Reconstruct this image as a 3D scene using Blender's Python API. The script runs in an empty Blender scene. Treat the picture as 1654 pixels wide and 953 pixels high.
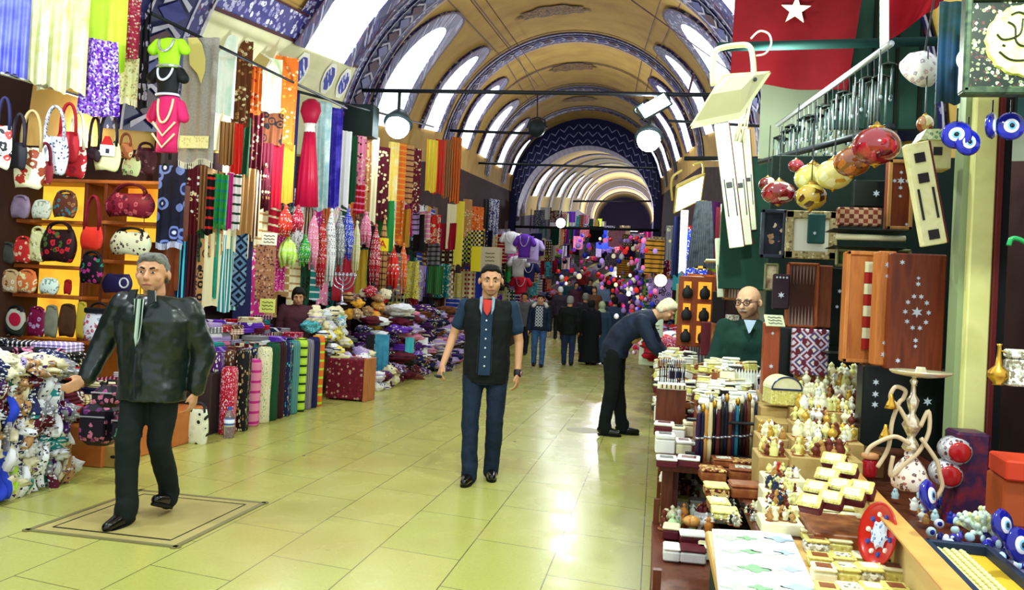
import bpy, math, random
import numpy as np
from mathutils import Vector, Matrix
random.seed(7)
SC = bpy.context.scene
COL = SC.collection
# ------------------------------------------------------------------ camera
F_PX, CX, CY, ROLL = 1286.0, 827.0, 476.5, 0.05
EYE = np.array([0, 0, 1.5])
def _n(v): return v / np.linalg.norm(v)
_f = _n(np.array([(1060 - CX) / F_PX, (498 - CY) / F_PX, 1.0]))
_u = _n(np.cross(_f, np.array([1, ROLL, 0.0])))
if _u[1] > 0: _u = -_u
RW = np.array([np.cross(_f, _u), _f, _u])
cd = bpy.data.cameras.new('camera'); cam = bpy.data.objects.new('camera', cd); COL.objects.link(cam)
cd.sensor_width = 36; cd.lens = F_PX / 1654 * 36; cd.clip_start = .05; cd.clip_end = 400
_m = Matrix.Identity(4)
for i in range(3):
    _m[i][0] = RW[i, 0]; _m[i][1] = -RW[i, 1]; _m[i][2] = -RW[i, 2]; _m[i][3] = EYE[i]
cam.matrix_world = _m
SC.camera = cam
def ray(px, py): return RW @ np.array([(px - CX) / F_PX, (py - CY) / F_PX, 1.0])
def at(px, py, Y=None, X=None, z=None):
    d = ray(px, py)
    t = Y / d[1] if Y is not None else (X / d[0] if X is not None else (z - 1.5) / d[2])
    return Vector(EYE + t * d)
# ------------------------------------------------------------------ look
SC.view_settings.view_transform = 'Standard'; SC.view_settings.look = 'None'
SC.view_settings.gamma = 1; SC.view_settings.exposure = EXPOSURE = 0.85
SC.view_settings.use_curve_mapping = False
try:
    SC.cycles.use_denoising = True; SC.cycles.max_bounces = 5; SC.cycles.diffuse_bounces = 3; SC.cycles.glossy_bounces = 3
    SC.cycles.transmission_bounces = 4; SC.cycles.sample_clamp_indirect = 6; SC.cycles.caustics_reflective = False; SC.cycles.caustics_refractive = False
except Exception: pass
w = bpy.data.worlds.new('daylight'); SC.world = w; w.use_nodes = True
w.node_tree.nodes['Background'].inputs[0].default_value = (.86, .95, 1, 1)
w.node_tree.nodes['Background'].inputs[1].default_value = .8
def lamp(name, loc, power, col=(1, 1, 1), radius=.08, kind='POINT', spot=None, aim=None):
    d = bpy.data.lights.new(name, kind); d.energy = power; d.color = col; d.shadow_soft_size = radius
    o = bpy.data.objects.new(name, d); COL.objects.link(o); o.location = loc
    if kind == 'SPOT':
        d.spot_size = spot or 2.4; d.spot_blend = .6
    if aim is not None: o.rotation_euler = (Vector(aim) - Vector(loc)).to_track_quat('-Z', 'Y').to_euler()
    return o
COOL = (.88, .97, 1); WARM = (1, .86, .6); GREEN = (.84, 1, .86)
LAMPS = [  # name, position, watts, colour, radius: floodlights, a shelf bulb, added unseen fill lamps
    ('flood_or_fill_bulb', at(644, 208, Y=13.4), 420, COOL, .14), ('flood_or_fill_bulb', at(1052, 172, Y=13.2), 420, COOL, .1), ('flood_or_fill_bulb', at(1049, 226, Y=17), 380, COOL, .12),
    ('flood_or_fill_bulb', at(905, 361, Y=34), 500, COOL, .2), ('flood_or_fill_bulb', at(1092, 315, Y=11.5), 200, COOL, .1), ('flood_or_fill_bulb', at(990, 350, Y=60), 900, COOL, .3),
    ('flood_or_fill_bulb', Vector((-2.4, 24, 5.6)), 420, COOL, .1), ('flood_or_fill_bulb', Vector((-3.0, 46, 6.6)), 900, (.9, .85, 1), .1), ('flood_or_fill_bulb', Vector((-3.5, 75, 10)), 2500, (.9, .85, 1), .1), ('flood_or_fill_bulb', Vector((-4.3, 98, 12.5)), 3000, (.8, .75, 1), .1),  # added lamps without fixtures, brightening the farther vault
    ('unseen_bulb', Vector((-4.2, 3.9, 3.1)), 160, COOL, .08), ('unseen_bulb', Vector((-4.5, 9.2, 3.3)), 130, COOL, .08), ('unseen_bulb', Vector((.9, 2.1, 2.7)), 150, GREEN, .08),  # unseen lamps added over the stalls to light the goods
    ('unseen_bulb', Vector((.6, 5.2, 3.0)), 150, GREEN, .08), ('unseen_bulb', Vector((.5, 8.6, 2.8)), 130, GREEN, .08), ('unseen_bulb', Vector((-.9, 4.2, 4.2)), 330, GREEN, .1),  # likewise added and unseen; the last hangs over the aisle as green fill
    ('unseen_bulb', Vector((-5.0, 6.3, 2.75)), 25, WARM, .05)]
for _a in LAMPS: lamp(_a[0], _a[1], _a[2] * .4, *_a[3:])
# ------------------------------------------------------------------ materials
def rgb(h):
    if not isinstance(h, str): return tuple(h)[:3] + (1,)
    h = h.lstrip('#'); c = [int(h[i:i + 2], 16) / 255 for i in (0, 2, 4)]
    return tuple(x / 12.92 if x <= .04045 else ((x + .055) / 1.055) ** 2.4 for x in c) + (1,)
_mc = {}
def M(col, kind='solid', scale=1.0, rough=.75, metal=0, emit=0, spec=.3, coat=0, space='UV', vec=(1, 1, 1), rot=0, bump=0, trans=0, ior=1.45, alpha=1):
    """kind: solid noise voronoi rings stripes_u stripes_v check sequin lattice"""
    key = (str(col), kind, scale, rough, metal, emit, spec, coat, space, vec, rot, bump, trans, alpha)
    if key in _mc: return _mc[key]
    m = bpy.data.materials.new('surface'); m.use_nodes = True; nt = m.node_tree; N = nt.nodes; L = nt.links
    b = N['Principled BSDF']; cols = col if isinstance(col, (list, tuple)) and isinstance(col[0], (str, list, tuple)) else [col]
    b.inputs['Roughness'].default_value = rough; b.inputs['Metallic'].default_value = metal
    b.inputs['Specular IOR Level'].default_value = spec; b.inputs['Coat Weight'].default_value = coat; b.inputs['Coat Roughness'].default_value = .15
    b.inputs['Base Color'].default_value = rgb(cols[0]); b.inputs['Transmission Weight'].default_value = trans; b.inputs['IOR'].default_value = ior
    b.inputs['Alpha'].default_value = alpha
    out = None
    if kind != 'solid' or bump:
        tc = N.new('ShaderNodeTexCoord'); mp = N.new('ShaderNodeMapping'); L.new(tc.outputs[space], mp.inputs[0])
        mp.inputs['Scale'].default_value = vec; mp.inputs['Rotation'].default_value = (0, 0, rot); V = mp.outputs[0]
        def ramp(fac, cols, interp='CONSTANT'):
            r = N.new('ShaderNodeValToRGB'); cr = r.color_ramp; cr.interpolation = interp
            n = len(cols)
            while len(cr.elements) < n: cr.elements.new(.5)
            for i in range(n):
                cr.elements[i].position = i / n if interp == 'CONSTANT' else i / max(1, n - 1); 
            for i in range(n): cr.elements[i].color = rgb(cols[i])
            L.new(fac, r.inputs[0]); return r.outputs[0]
        def math_(op, a, b_=None):
            q = N.new('ShaderNodeMath'); q.operation = op
            for i, x in enumerate((a, b_)):
                if x is None: continue
                if isinstance(x, (int, float)): q.inputs[i].default_value = x
                else: L.new(x, q.inputs[i])
            return q.outputs[0]
        if kind in ('solid', 'noise', 'marble'):
            t = N.new('ShaderNodeTexNoise'); t.inputs['Scale'].default_value = scale * 4; t.inputs['Detail'].default_value = 4; L.new(V, t.inputs['Vector'])
            h = t.outputs[0]
            if kind == 'noise':
                s = math_('MULTIPLY_ADD', h, 2.2); s.node.inputs[2].default_value = -.6; out = ramp(s, cols, 'LINEAR')
            if kind == 'marble': 
                s = math_('MULTIPLY_ADD', h, 2.6); s.node.inputs[2].default_value = -.8; out = ramp(s, cols)
        elif kind in ('voronoi', 'sequin', 'rings'):
            t = N.new('ShaderNodeTexVoronoi'); t.inputs['Scale'].default_value = scale * 10; L.new(V, t.inputs['Vector']); h = t.outputs[0]
            if kind == 'rings': out = ramp(math_('MULTIPLY', t.outputs['Distance'], 1.25), cols)
            elif kind == 'voronoi':   # blossoms: round blobs of the other colours on a ground of the first, with a pale heart
                sp = N.new('ShaderNodeSeparateColor'); L.new(t.outputs['Color'], sp.inputs[0]); nz = N.new('ShaderNodeTexNoise'); nz.inputs['Scale'].default_value = scale * 28; L.new(V, nz.inputs['Vector'])
                dd = math_('ADD', t.outputs['Distance'], math_('MULTIPLY', math_('SUBTRACT', nz.outputs[0], .5), .55))
                blob = math_('LESS_THAN', dd, .42); heart = math_('LESS_THAN', dd, .13)
                m1 = N.new('ShaderNodeMixRGB'); L.new(blob, m1.inputs[0]); m1.inputs[1].default_value = rgb(cols[0]); L.new(ramp(sp.outputs[0], cols[1:] or cols), m1.inputs[2])
                m2 = N.new('ShaderNodeMixRGB'); L.new(heart, m2.inputs[0]); L.new(m1.outputs[0], m2.inputs[1]); m2.inputs[2].default_value = rgb(cols[0]); out = m2.outputs[0]
            else:
                sp = N.new('ShaderNodeSeparateColor'); L.new(t.outputs['Color'], sp.inputs[0])
                out = ramp(sp.outputs[0], cols)
        elif kind in ('stripes_u', 'stripes_v', 'check', 'lattice', 'grid'):
            sx = N.new('ShaderNodeSeparateXYZ'); L.new(V, sx.inputs[0])
            fu = math_('FRACT', math_('MULTIPLY', sx.outputs[0], scale)); fv = math_('FRACT', math_('MULTIPLY', sx.outputs[1], scale)); h = fu
            if kind == 'stripes_u': out = ramp(fu, cols)
            elif kind == 'stripes_v': out = ramp(fv, cols)
            elif kind == 'check':
                a_ = math_('GREATER_THAN', fu, .5); b_ = math_('GREATER_THAN', fv, .5); out = ramp(math_('MULTIPLY', math_('ADD', a_, b_), .34), cols if len(cols) > 2 else [cols[0], cols[1], cols[0]])
            elif kind == 'grid':
                a_ = math_('GREATER_THAN', fu, .82); b_ = math_('GREATER_THAN', fv, .82); out = ramp(math_('MULTIPLY', math_('ADD', a_, b_), .34), cols)
            else:
                a_ = math_('ABSOLUTE', math_('SUBTRACT', fu, .5)); b_ = math_('ABSOLUTE', math_('SUBTRACT', fv, .5)); out = ramp(math_('ADD', a_, b_), cols)
        if out is not None: L.new(out, b.inputs['Base Color'])
        if bump:
            bp = N.new('ShaderNodeBump'); bp.inputs['Strength'].default_value = bump; bp.inputs['Distance'].default_value = .01; L.new(h, bp.inputs['Height']); L.new(bp.outputs[0], b.inputs['Normal'])
    if emit:
        b.inputs['Emission Strength'].default_value = emit
        if out is not None: L.new(out, b.inputs['Emission Color'])
        else: b.inputs['Emission Color'].default_value = rgb(cols[0])
    _mc[key] = m
    return m
def WOOD(a='#7a3a1c', b='#a55a2c', s=1.5, rough=.4, vec=(1, 1, .12)): return M([a, b, a], 'noise', s * 4, rough, space='Object', vec=vec)
# ------------------------------------------------------------------ mesh building
class MB:
    def __init__(s): s.v = []; s.f = []; s.uv = []; s.mi = []; s.k = 0
    def face(s, idx, uv=None, mi=None): s.f.append(tuple(idx)); s.uv.append(uv); s.mi.append(s.k if mi is None else mi)
    def grid(s, pts, uvs=None, close=False):
        """pts[i][j]"""
        n, m_ = len(pts), len(pts[0]); b = len(s.v)
        for r in pts: s.v += [tuple(p) for p in r]
        for i in range(n - 1):
            for j in range(m_ - (0 if close else 1)):
                j2 = (j + 1) % m_
                q = [(i, j), (i, j2), (i + 1, j2), (i + 1, j)]
                s.face([b + a * m_ + c for a, c in q], [uvs[a][c] for a, c in q] if uvs else None)
        return b
    def box(s, c, d, R=None, bev=0):
        cx, cy, cz = c; x, y, z = d[0] / 2, d[1] / 2, d[2] / 2; b = len(s.v)
        if not bev:
            P = [(-x, -y, -z), (x, -y, -z), (x, y, -z), (-x, y, -z), (-x, -y, z), (x, -y, z), (x, y, z), (-x, y, z)]
            Fc = [(0, 3, 2, 1), (4, 5, 6, 7), (0, 1, 5, 4), (1, 2, 6, 5), (2, 3, 7, 6), (3, 0, 4, 7)]
        else:
            e = min(bev, x * .9, y * .9, z * .9); P = []
            for sz, ins in ((-z, e), (-z + e, 0), (z - e, 0), (z, e)):
                a, b2 = x - ins, y - ins; k = e * .9 if not ins else e * .5
                P += [(-a + k, -b2, sz), (a - k, -b2, sz), (a, -b2 + k, sz), (a, b2 - k, sz), (a - k, b2, sz), (-a + k, b2, sz), (-a, b2 - k, sz), (-a, -b2 + k, sz)]
            Fc = [tuple(reversed(range(8))), tuple(range(24, 32))]
            for r in range(3):
                for j in range(8): Fc.append((r * 8 + j, r * 8 + (j + 1) % 8, r * 8 + 8 + (j + 1) % 8, r * 8 + 8 + j))
        for p in P:
            q = Vector(p)
            if R is not None: q = R @ q
            s.v.append((q.x + cx, q.y + cy, q.z + cz))
        for f in Fc: s.face([b + i for i in f])
        return s
    def tube(s, pts, r, n=8, cap=True):
        pts = [Vector(p) for p in pts]; rs = r if isinstance(r, (list, tuple)) else [r] * len(pts); rings = []
        prev = None
        for i, p in enumerate(pts):
            d = (pts[min(i + 1, len(pts) - 1)] - pts[max(i - 1, 0)]); d = d.normalized() if d.length > 1e-9 else Vector((0, 0, 1))
            a = prev if prev is not None else (Vector((0, 0, 1)) if abs(d.z) < .9 else Vector((1, 0, 0)))
            a = (a - d * a.dot(d)).normalized(); prev = a; c = d.cross(a)
            rings.append([p + (a * math.cos(t) + c * math.sin(t)) * rs[i] for t in [2 * math.pi * k / n for k in range(n)]])
        L = 0; uv = []
        for i in range(len(pts)):
            if i: L += (pts[i] - pts[i - 1]).length
            uv.append([(k / n * 6.28 * rs[i], L) for k in range(n)])
        b = s.grid(rings, uv, close=True)
        if cap: s.face(list(reversed(range(b, b + n)))); s.face(range(b + (len(pts) - 1) * n, b + len(pts) * n))
        return s
    def lathe(s, prof, c=(0, 0, 0), n=16, R=None, sx=1, sy=1, mod=None):
        rings = []; uv = []
        for i, (r, z) in enumerate(prof):
            row = []
            for k in range(n):
                t = 2 * math.pi * k / n; rr = max(r, 1e-4) * (mod(t, z) if mod else 1); p = Vector((rr * math.cos(t) * sx, rr * math.sin(t) * sy, z))
                if R is not None: p = R @ p
                row.append(p + Vector(c))
            rings.append(row); uv.append([(k / n, z) for k in range(n)])
        b = s.grid(rings, uv, close=True)
        if prof[0][0] > 1e-3: s.face(list(reversed(range(b, b + n))))
        if prof[-1][0] > 1e-3: s.face(range(b + (len(prof) - 1) * n, b + len(prof) * n))
        return s
    def ball(s, c, r, n=12, m_=8, sc=(1, 1, 1), R=None):
        return s.lathe([(r * math.sin(math.pi * i / m_), -r * math.cos(math.pi * i / m_) * sc[2]) for i in range(m_ + 1)], c, n, R, sc[0], sc[1])
    def cap_(s, a, b_, ra, rb, n=10):
        """tapered capsule from a to b_"""
        a = Vector(a); b_ = Vector(b_); d = (b_ - a); L = d.length; d = d.normalized() if L > 1e-9 else Vector((0, 0, 1)); R = d.to_track_quat('Z', 'Y').to_matrix()
        prof = [(ra * math.sin(t), -ra * math.cos(t)) for t in [math.pi / 2 * i / 4 for i in range(5)]] + [(rb * math.cos(t), L + rb * math.sin(t)) for t in [math.pi / 2 * i / 4 for i in range(5)]]
        return s.lathe(prof, a, n, R)
    def prism(s, poly, o, u, v, t):
        """polygon in plane (u,v) extruded by vector t"""
        o, u, v, t = Vector(o), Vector(u), Vector(v), Vector(t); n = len(poly); b = len(s.v)
        for k in (0, 1):
            for (x, y) in poly: s.v.append(tuple(o + u * x + v * y + t * k))
        s.face(list(reversed(range(b, b + n))), [poly[i] for i in reversed(range(n))]); s.face(range(b + n, b + 2 * n), list(poly))
        for i in range(n): j = (i + 1) % n; s.face((b + i, b + j, b + n + j, b + n + i))
        return s
    def build(s, name, mats, parent=None, smooth=False, label=None, remesh=None, sub=0, origin=None):
        me = bpy.data.meshes.new(name)
        if origin is not None:
            o_ = Vector(origin); s.v = [tuple(Vector(p) - o_) for p in s.v]
        me.from_pydata([tuple(map(float, p)) for p in s.v], [], s.f)
        for m_ in (mats if isinstance(mats, (list, tuple)) else [mats]): me.materials.append(m_)
        ul = me.uv_layers.new(name='UVMap'); flat = []
        for f, uv in zip(s.f, s.uv):
            if uv is None: uv = [(s.v[i][0] + s.v[i][1] * .7, s.v[i][2] + s.v[i][1] * .5) for i in f]
            for q in uv: flat += [float(q[0]), float(q[1])]
        ul.data.foreach_set('uv', flat)
        if any(s.mi): me.polygons.foreach_set('material_index', s.mi)
        if smooth: me.polygons.foreach_set('use_smooth', [True] * len(me.polygons))
        me.validate(); me.update()
        o = bpy.data.objects.new(name, me); COL.objects.link(o)
        if origin is not None: o.location = origin
        if parent is not None: o.parent = parent
        if remesh:
            md = o.modifiers.new('remesh', 'REMESH'); md.mode = 'VOXEL'; md.voxel_size = remesh; md.use_smooth_shade = True
            md = o.modifiers.new('smooth', 'SMOOTH'); md.factor = .6; md.iterations = 4
        if sub: md = o.modifiers.new('sub', 'SUBSURF'); md.levels = sub; md.render_levels = sub
        if label: o['label'] = label
        return o
_labels = {}
def tag(o, label, cat, group=None):
    o['label'] = label; o['category'] = cat
    if group: o['group'] = group
    _labels.setdefault(label, []).append(o.name)
    return o
def root(name, loc, label, cat, group=None, rz=0):
    o = bpy.data.objects.new(name, None); COL.objects.link(o); o.empty_display_size = .1; o.location = loc; o.rotation_euler = (0, 0, rz)
    return tag(o, label, cat, group)
def struct(name, mb, m, smooth=False, sub=0):
    o = mb.build(name, m, smooth=smooth, sub=sub); o['kind'] = 'structure'; return o
def dup(o, parent=None):
    c = o.copy(); COL.objects.link(c)
    if parent is not None: c.parent = parent
    for ch in o.children: dup(ch, c)
    return c
def RZ(a): return Matrix.Rotation(a, 3, 'Z')
def RX(a): return Matrix.Rotation(a, 3, 'X')
def RY(a): return Matrix.Rotation(a, 3, 'Y')
# ================================================================== the hall
# axis of the long barrel vault: (Y, centre X, springing height, radius)
ST = [(-6, -.627, .571, 3.6), (14.078, -2.028, 4.012, 3.6), (22.483, -2.615, 5.452, 3.6), (38.2, -3.626, 6.854, 3.6)]
def VS(Y):
    for a, b in zip(ST, ST[1:]):
        if Y <= b[0] or b is ST[-1]:
            t = (Y - a[0]) / (b[0] - a[0]); return [a[i] + t * (b[i] - a[i]) for i in (1, 2, 3)]
def VP(Y, th, off=0):
    cx, cz, r = VS(Y); t = math.radians(th); return Vector((cx + (r - off) * math.cos(t), Y, cz + (r - off) * math.sin(t)))
def vpatch(mb, y0, y1, t0, t1, off, ny=None, nt=None, thick=0):
    ny = ny or max(1, int(abs(y1 - y0) / .8)); nt = nt or max(2, int(abs(t1 - t0) / 4))
    P = [[VP(y0 + (y1 - y0) * i / ny, t0 + (t1 - t0) * j / nt, off) for j in range(nt + 1)] for i in range(ny + 1)]
    U = [[(math.radians(t0 + (t1 - t0) * j / nt) * 3.6, y0 + (y1 - y0) * i / ny) for j in range(nt + 1)] for i in range(ny + 1)]
    mb.grid(P, U)
    return mb
plaster = M(['#b08a4a', '#bf9a55', '#c8a45c'], 'noise', .35, .85)
cream = M(['#c9c49a', '#d8d4ae'], 'noise', .6, .8)
greyp = M(['#8f8578', '#a09584'], 'noise', .6, .85)
tilep = M(['#2c2860', '#9a97b8', '#5a5494', '#b4b0cc', '#6a3a5a'], 'voronoi', 1.25, .5)
tilef = M(['#3a3880', '#b9b6d0', '#8a88c0', '#dcdbe8', '#a8a4cc'], 'voronoi', 1.1, .5)
maroon = M('#3c0c1a', rough=.6)
white_p = M('#a8a2b8', rough=.6)
navy = M('#12124a', rough=.55)
mb = MB(); vpatch(mb, 5.6, 38.3, 0, 180, -.02, 30, 48); struct('ceiling', mb, plaster, smooth=True)
# band pattern: painted lozenges between white edges, patterned borders
def band(yc, n, w=1.3):
    mb = MB(); vpatch(mb, yc - w / 2, yc + w / 2, 3, 177, .01, 2, 60)
    mb.k = 1; vpatch(mb, yc - w * .27, yc + w * .27, 3, 177, .03, 1, 60)
    mb.k = 2
    for s in (-1, 1):
        vpatch(mb, yc + s * w * .27 - .02, yc + s * w * .27 + .02, 3, 177, .035, 1, 60); vpatch(mb, yc + s * w * .5 - .02, yc + s * w * .5 + .02, 3, 177, .035, 1, 60)
    N = 34
    for k in range(N):
        t = 5 + 170 * k / N; dt = 170 / N; h = w * .2
        mb.k = 3 if k % 2 else 4
        c = [(yc - h, t + dt * .5), (yc, t + dt * .08), (yc + h, t + dt * .5), (yc, t + dt * .92)]
        b = len(mb.v); mb.v += [tuple(VP(y, q, .045)) for y, q in c]; mb.face((b, b + 1, b + 2, b + 3))
        mb.k = 2
        for s in (-1, 1):   # pale chevron strokes between the lozenges
            c = [(yc, t + dt * .98), (yc + s * h * .9, t + dt * 1.32), (yc + s * h * .95, t + dt * 1.12), (yc, t + dt * .84)]
            b = len(mb.v); mb.v += [tuple(VP(y, q, .055)) for y, q in c]; mb.face((b, b + 1, b + 2, b + 3))
    struct('trim_%d' % n, mb, [tilep, navy, white_p, maroon, M('#1a1c70', rough=.5)])
tn = 1
for yc in (7.1, 13.4, 22.2, 30.2, 35.0): band(yc, tn, 1.3 if yc < 25 else 1.1); tn += 1
# pointed windows cut into the vault, each with its tiled surround
glow = M('#f4fbff', emit=1.5)
def wout(yc, w, h, base, k=1.0, n=10, sgn=1):
    """outline in (Y, degrees): straight foot, then a pointed arch"""
    P = [(yc - w / 2 * k, base)]
    for i in range(n + 1):
        t = i / n; P.append((yc - w / 2 * k * math.cos(t * math.pi / 2) ** .8 if i < n else yc, base + (h * .35 + h * .65 * math.sin(t * math.pi / 2) ** 1.1 + (k - 1) * w * 8) ))
    for (y, t) in P[-2::-1]: P.append((2 * yc - y, t))
    return P
wn = 1
def window(yc, w, h, base, side):
    global wn, tn
    f = (lambda t: 180 - t) if side < 0 else (lambda t: t)
    inn = wout(yc, w, h, base); out = wout(yc, w, h, base, 1.42)
    mb = MB(); b = len(mb.v)
    for (y, t) in inn: mb.v.append(tuple(VP(y, f(t), .03)))
    n = len(inn)
    for i in range(n // 2): 
        j = n - 1 - i
        if j - 1 > i + 1: mb.face((i, i + 1, j - 1, j))
        elif j - 1 == i + 1: mb.face((i, i + 1, j))
    struct('window_%d' % wn, mb, glow); wn += 1
    mb = MB()
    A = [VP(y, f(t), .05) for y, t in inn]; B = [VP(y, f(t), .05) for y, t in out]; A2 = [VP(y, f(t), -.02) for y, t in inn]; B2 = [VP(y, f(t), -.02) for y, t in out]
    mb.grid([A, B]); mb.grid([B, B2]); mb.grid([A2, A])
    mb.k = 1
    out2 = wout(yc, w, h, base, 1.48); C_ = [VP(y, f(t), .055) for y, t in out]; D = [VP(y, f(t), .055) for y, t in out2]; mb.grid([C_, D])
    struct('trim_%d' % tn, mb, [tilep, maroon]); tn += 1
for s in (-1, 1):
    window(11.2, 1.7, 34, 25, s)
    window(15.5, 1.9, 38, 11, s); window(19.6, 1.6, 36, 13, s)
    window(24.4, 1.5, 36, 11, s); window(28.2, 1.5, 34, 12, s); window(32.6, 1.4, 34, 12, s); window(36.8, 1.0, 30, 12, s)
# first bay: tiled frieze, panel borders and the cream strip with medallions below
for side in (-1, 1):
    f = (lambda t: 180 - t) if side < 0 else (lambda t: t)
    mb = MB(); vpatch(mb, 7.75, 12.75, f(26), f(31.5), .02); mb.k = 1
    vpatch(mb, 7.75, 12.75, f(25.3), f(26), .03); vpatch(mb, 7.75, 12.75, f(31.5), f(32), .03)
    struct('trim_%d' % tn, mb, [tilef, maroon]); tn += 1
    mb = MB(); vpatch(mb, 7.75, 12.75, f(0.5), f(25.3), .01)
    struct('trim_%d' % tn, mb, cream); tn += 1
    for ya, yb in ((7.75, 8.1), (9.7, 10.0), (12.35, 12.75)):
        mb = MB(); vpatch(mb, ya, yb, f(32), f(88), .02); mb.k = 1; vpatch(mb, ya - .03, ya, f(32), f(88), .03); vpatch(mb, yb, yb + .03, f(32), f(88), .03)
        struct('trim_%d' % tn, mb, [tilep, maroon]); tn += 1
    for yc in (10.55, 11.7, 12.4):
        c = VP(yc, f(20.2), .03)
        mb = MB(); uu = VP(yc + .1, f(20.2), .03) - c; vv = VP(yc, f(21.2), .03) - c; uu.normalize(); vv.normalize()
        nn = 16; b = len(mb.v)
        for rr, mk in ((.27, 0), (.2, 1)):
            mb.k = mk; b = len(mb.v); off = uu.cross(vv) * (.004 if mk else .0)
            off = off if (VP(yc, f(20), .2) - c).dot(off) > 0 else -off
            mb.v += [tuple(c + off + (uu * math.cos(2 * math.pi * k / nn) + vv * math.sin(2 * math.pi * k / nn)) * rr * (1 if k % 2 else .93)) for k in range(nn)]; mb.face(range(b, b + nn))
        struct('trim_%d' % tn, mb, [M('#e8e6d8'), M(['#3a46a0', '#e6e6ee', '#5a3a8a', '#dcdcec'], 'voronoi', 1.6)]); tn += 1
# rosettes and painted lines along the crown
for yc, th, hw in ((18.3, 96, 13), (26.2, 94, 12), (32.5, 94, 11)):
    mb = MB(); n = 40; c = VP(yc, th, .02); b = len(mb.v)
    for k in range(n):
        a = 2 * math.pi * k / n; q = 1 + .12 * math.cos(a * 10); mb.v.append(tuple(VP(yc + .55 * math.sin(a) * q, th + hw * math.cos(a) * q, .02)))
    mb.v.append(tuple(c))
    for k in range(n): mb.face((b + k, b + (k + 1) % n, b + n), [((k % 2), 0), ((k % 2), .2), (.5, .9)])
    struct('trim_%d' % tn, mb, M(['#8a6a44', '#4b2636', '#a8874e', '#5e4046'], 'voronoi', 1.6, space='Object')); tn += 1
for t0 in (52, 58, 118, 124):
    mb = MB(); vpatch(mb, 14.1, 21.5, t0, t0 + .35, .02); vpatch(mb, 22.9, 29.6, t0, t0 + .35, .02); struct('trim_%d' % tn, mb, M('#6a4a58')); tn += 1
for yc in (21.2, 25.6, 29.2):
    mb = MB(); vpatch(mb, yc, yc + .12, 35, 145, .02); struct('trim_%d' % tn, mb, maroon); tn += 1
# side walls under the vault
def sidewall(name, side, ys):
    mb = MB(); P = []; U = []
    for y in ys:
        a = VP(y, 180 if side < 0 else 0, -.02); P.append([Vector((a.x, y, -.3)), Vector((a.x, y, 1.4)), a]); U.append([(y, 0), (y, 1.4), (y, a.z)])
    mb.grid(P, U); struct(name, mb, [M(['#2e1a1a', '#43282a'], 'noise', .6, .9)])
sidewall('wall_left', -1, (7.3, 10, 14, 18, 22.5, 28, 33, 38.3)); sidewall('wall_right', 1, (2.0, 5, 8, 11, 14, 18, 22.5, 28, 33, 38.3))
# navy painted arch closing the first stretch of vault
cx, cz, r = VS(38.2)
mb = MB(); n = 40; A = []; B = []
for k in range(n + 1):
    t = math.pi * k / n; A.append(Vector((cx + 3.62 * math.cos(t), 38.2, cz + 3.62 * math.sin(t)))); B.append(Vector((cx + 3.3 * math.cos(t), 38.2, cz - 1.15 + 3.45 * math.sin(t))))
mb.grid([A, B], [[(k * .28, 0) for k in range(n + 1)], [(k * .28, 1) for k in range(n + 1)]])
mb.grid([B, [p + Vector((0, 1.2, 0)) for p in B]])
mb.grid([[A[0], B[0]], [Vector((A[0].x, 38.2, 1)), Vector((B[0].x, 38.2, 1))]]); mb.grid([[A[-1], B[-1]], [Vector((A[-1].x, 38.2, 1)), Vector((B[-1].x, 38.2, 1))]])
mb.k = 1
for row in range(3):
    for k in range(22):
        t = 10 + 160 * k / 21; q = .35 + row * .28
        def pp(tt, dd):
            ta = math.radians(tt); a = Vector((cx + 3.62 * math.cos(ta), 38.16, cz + 3.62 * math.sin(ta))); b2 = Vector((cx + 3.3 * math.cos(ta), 38.16, cz - 1.15 + 3.45 * math.sin(ta)))
            return a + (b2 - a) * dd
        for s in (-1, 1):
            b = len(mb.v); mb.v += [tuple(pp(t, q)), tuple(pp(t, q + .05)), tuple(pp(t + s * 3.4, q - .11)), tuple(pp(t + s * 3.4, q - .15))]; mb.face((b, b + 1, b + 2, b + 3))
struct('trim_%d' % tn, mb, [navy, M('#8f8fc0')]); tn += 1
# the vault beyond it, smaller and climbing with the street
ST2 = [(38.3, -3.63, 5.75, 3.45), (70, -3.6, 9.9, 3.5), (112, -5, 13.2, 3.6)]
_st = ST; ST = ST2
mb = MB(); vpatch(mb, 38.4, 112, -2, 182, -.02, 30, 40); struct('ceiling', mb, M(['#a8935a', '#b5a468'], 'noise', .3, .85), smooth=True)
for yc in (41, 46, 51, 57, 63, 71, 80, 90, 100):
    mb = MB(); vpatch(mb, yc - .45, yc + .45, 0, 180, .03, 1, 40); mb.k = 1; vpatch(mb, yc - .2, yc + .2, 0, 180, .06, 1, 40)
    struct('trim_%d' % tn, mb, [tilep, maroon if yc % 2 else navy]); tn += 1
for yc in (43.5, 48.5, 54, 60, 67, 75): window(yc, 1.5, 30, 16, -1)
mb = MB()
for s in (-1, 1):
    P = []
    for y in (38.3, 50, 70, 90, 112):
        a = VP(y, 181 if s < 0 else -1, -.02); P.append([Vector((a.x, y, 0)), a])
    mb.grid(P)
mb.box((-5, 112.2, 9), (14, .3, 18)); struct('wall_back', mb, M('#2c2640'))
ST = _st
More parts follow.
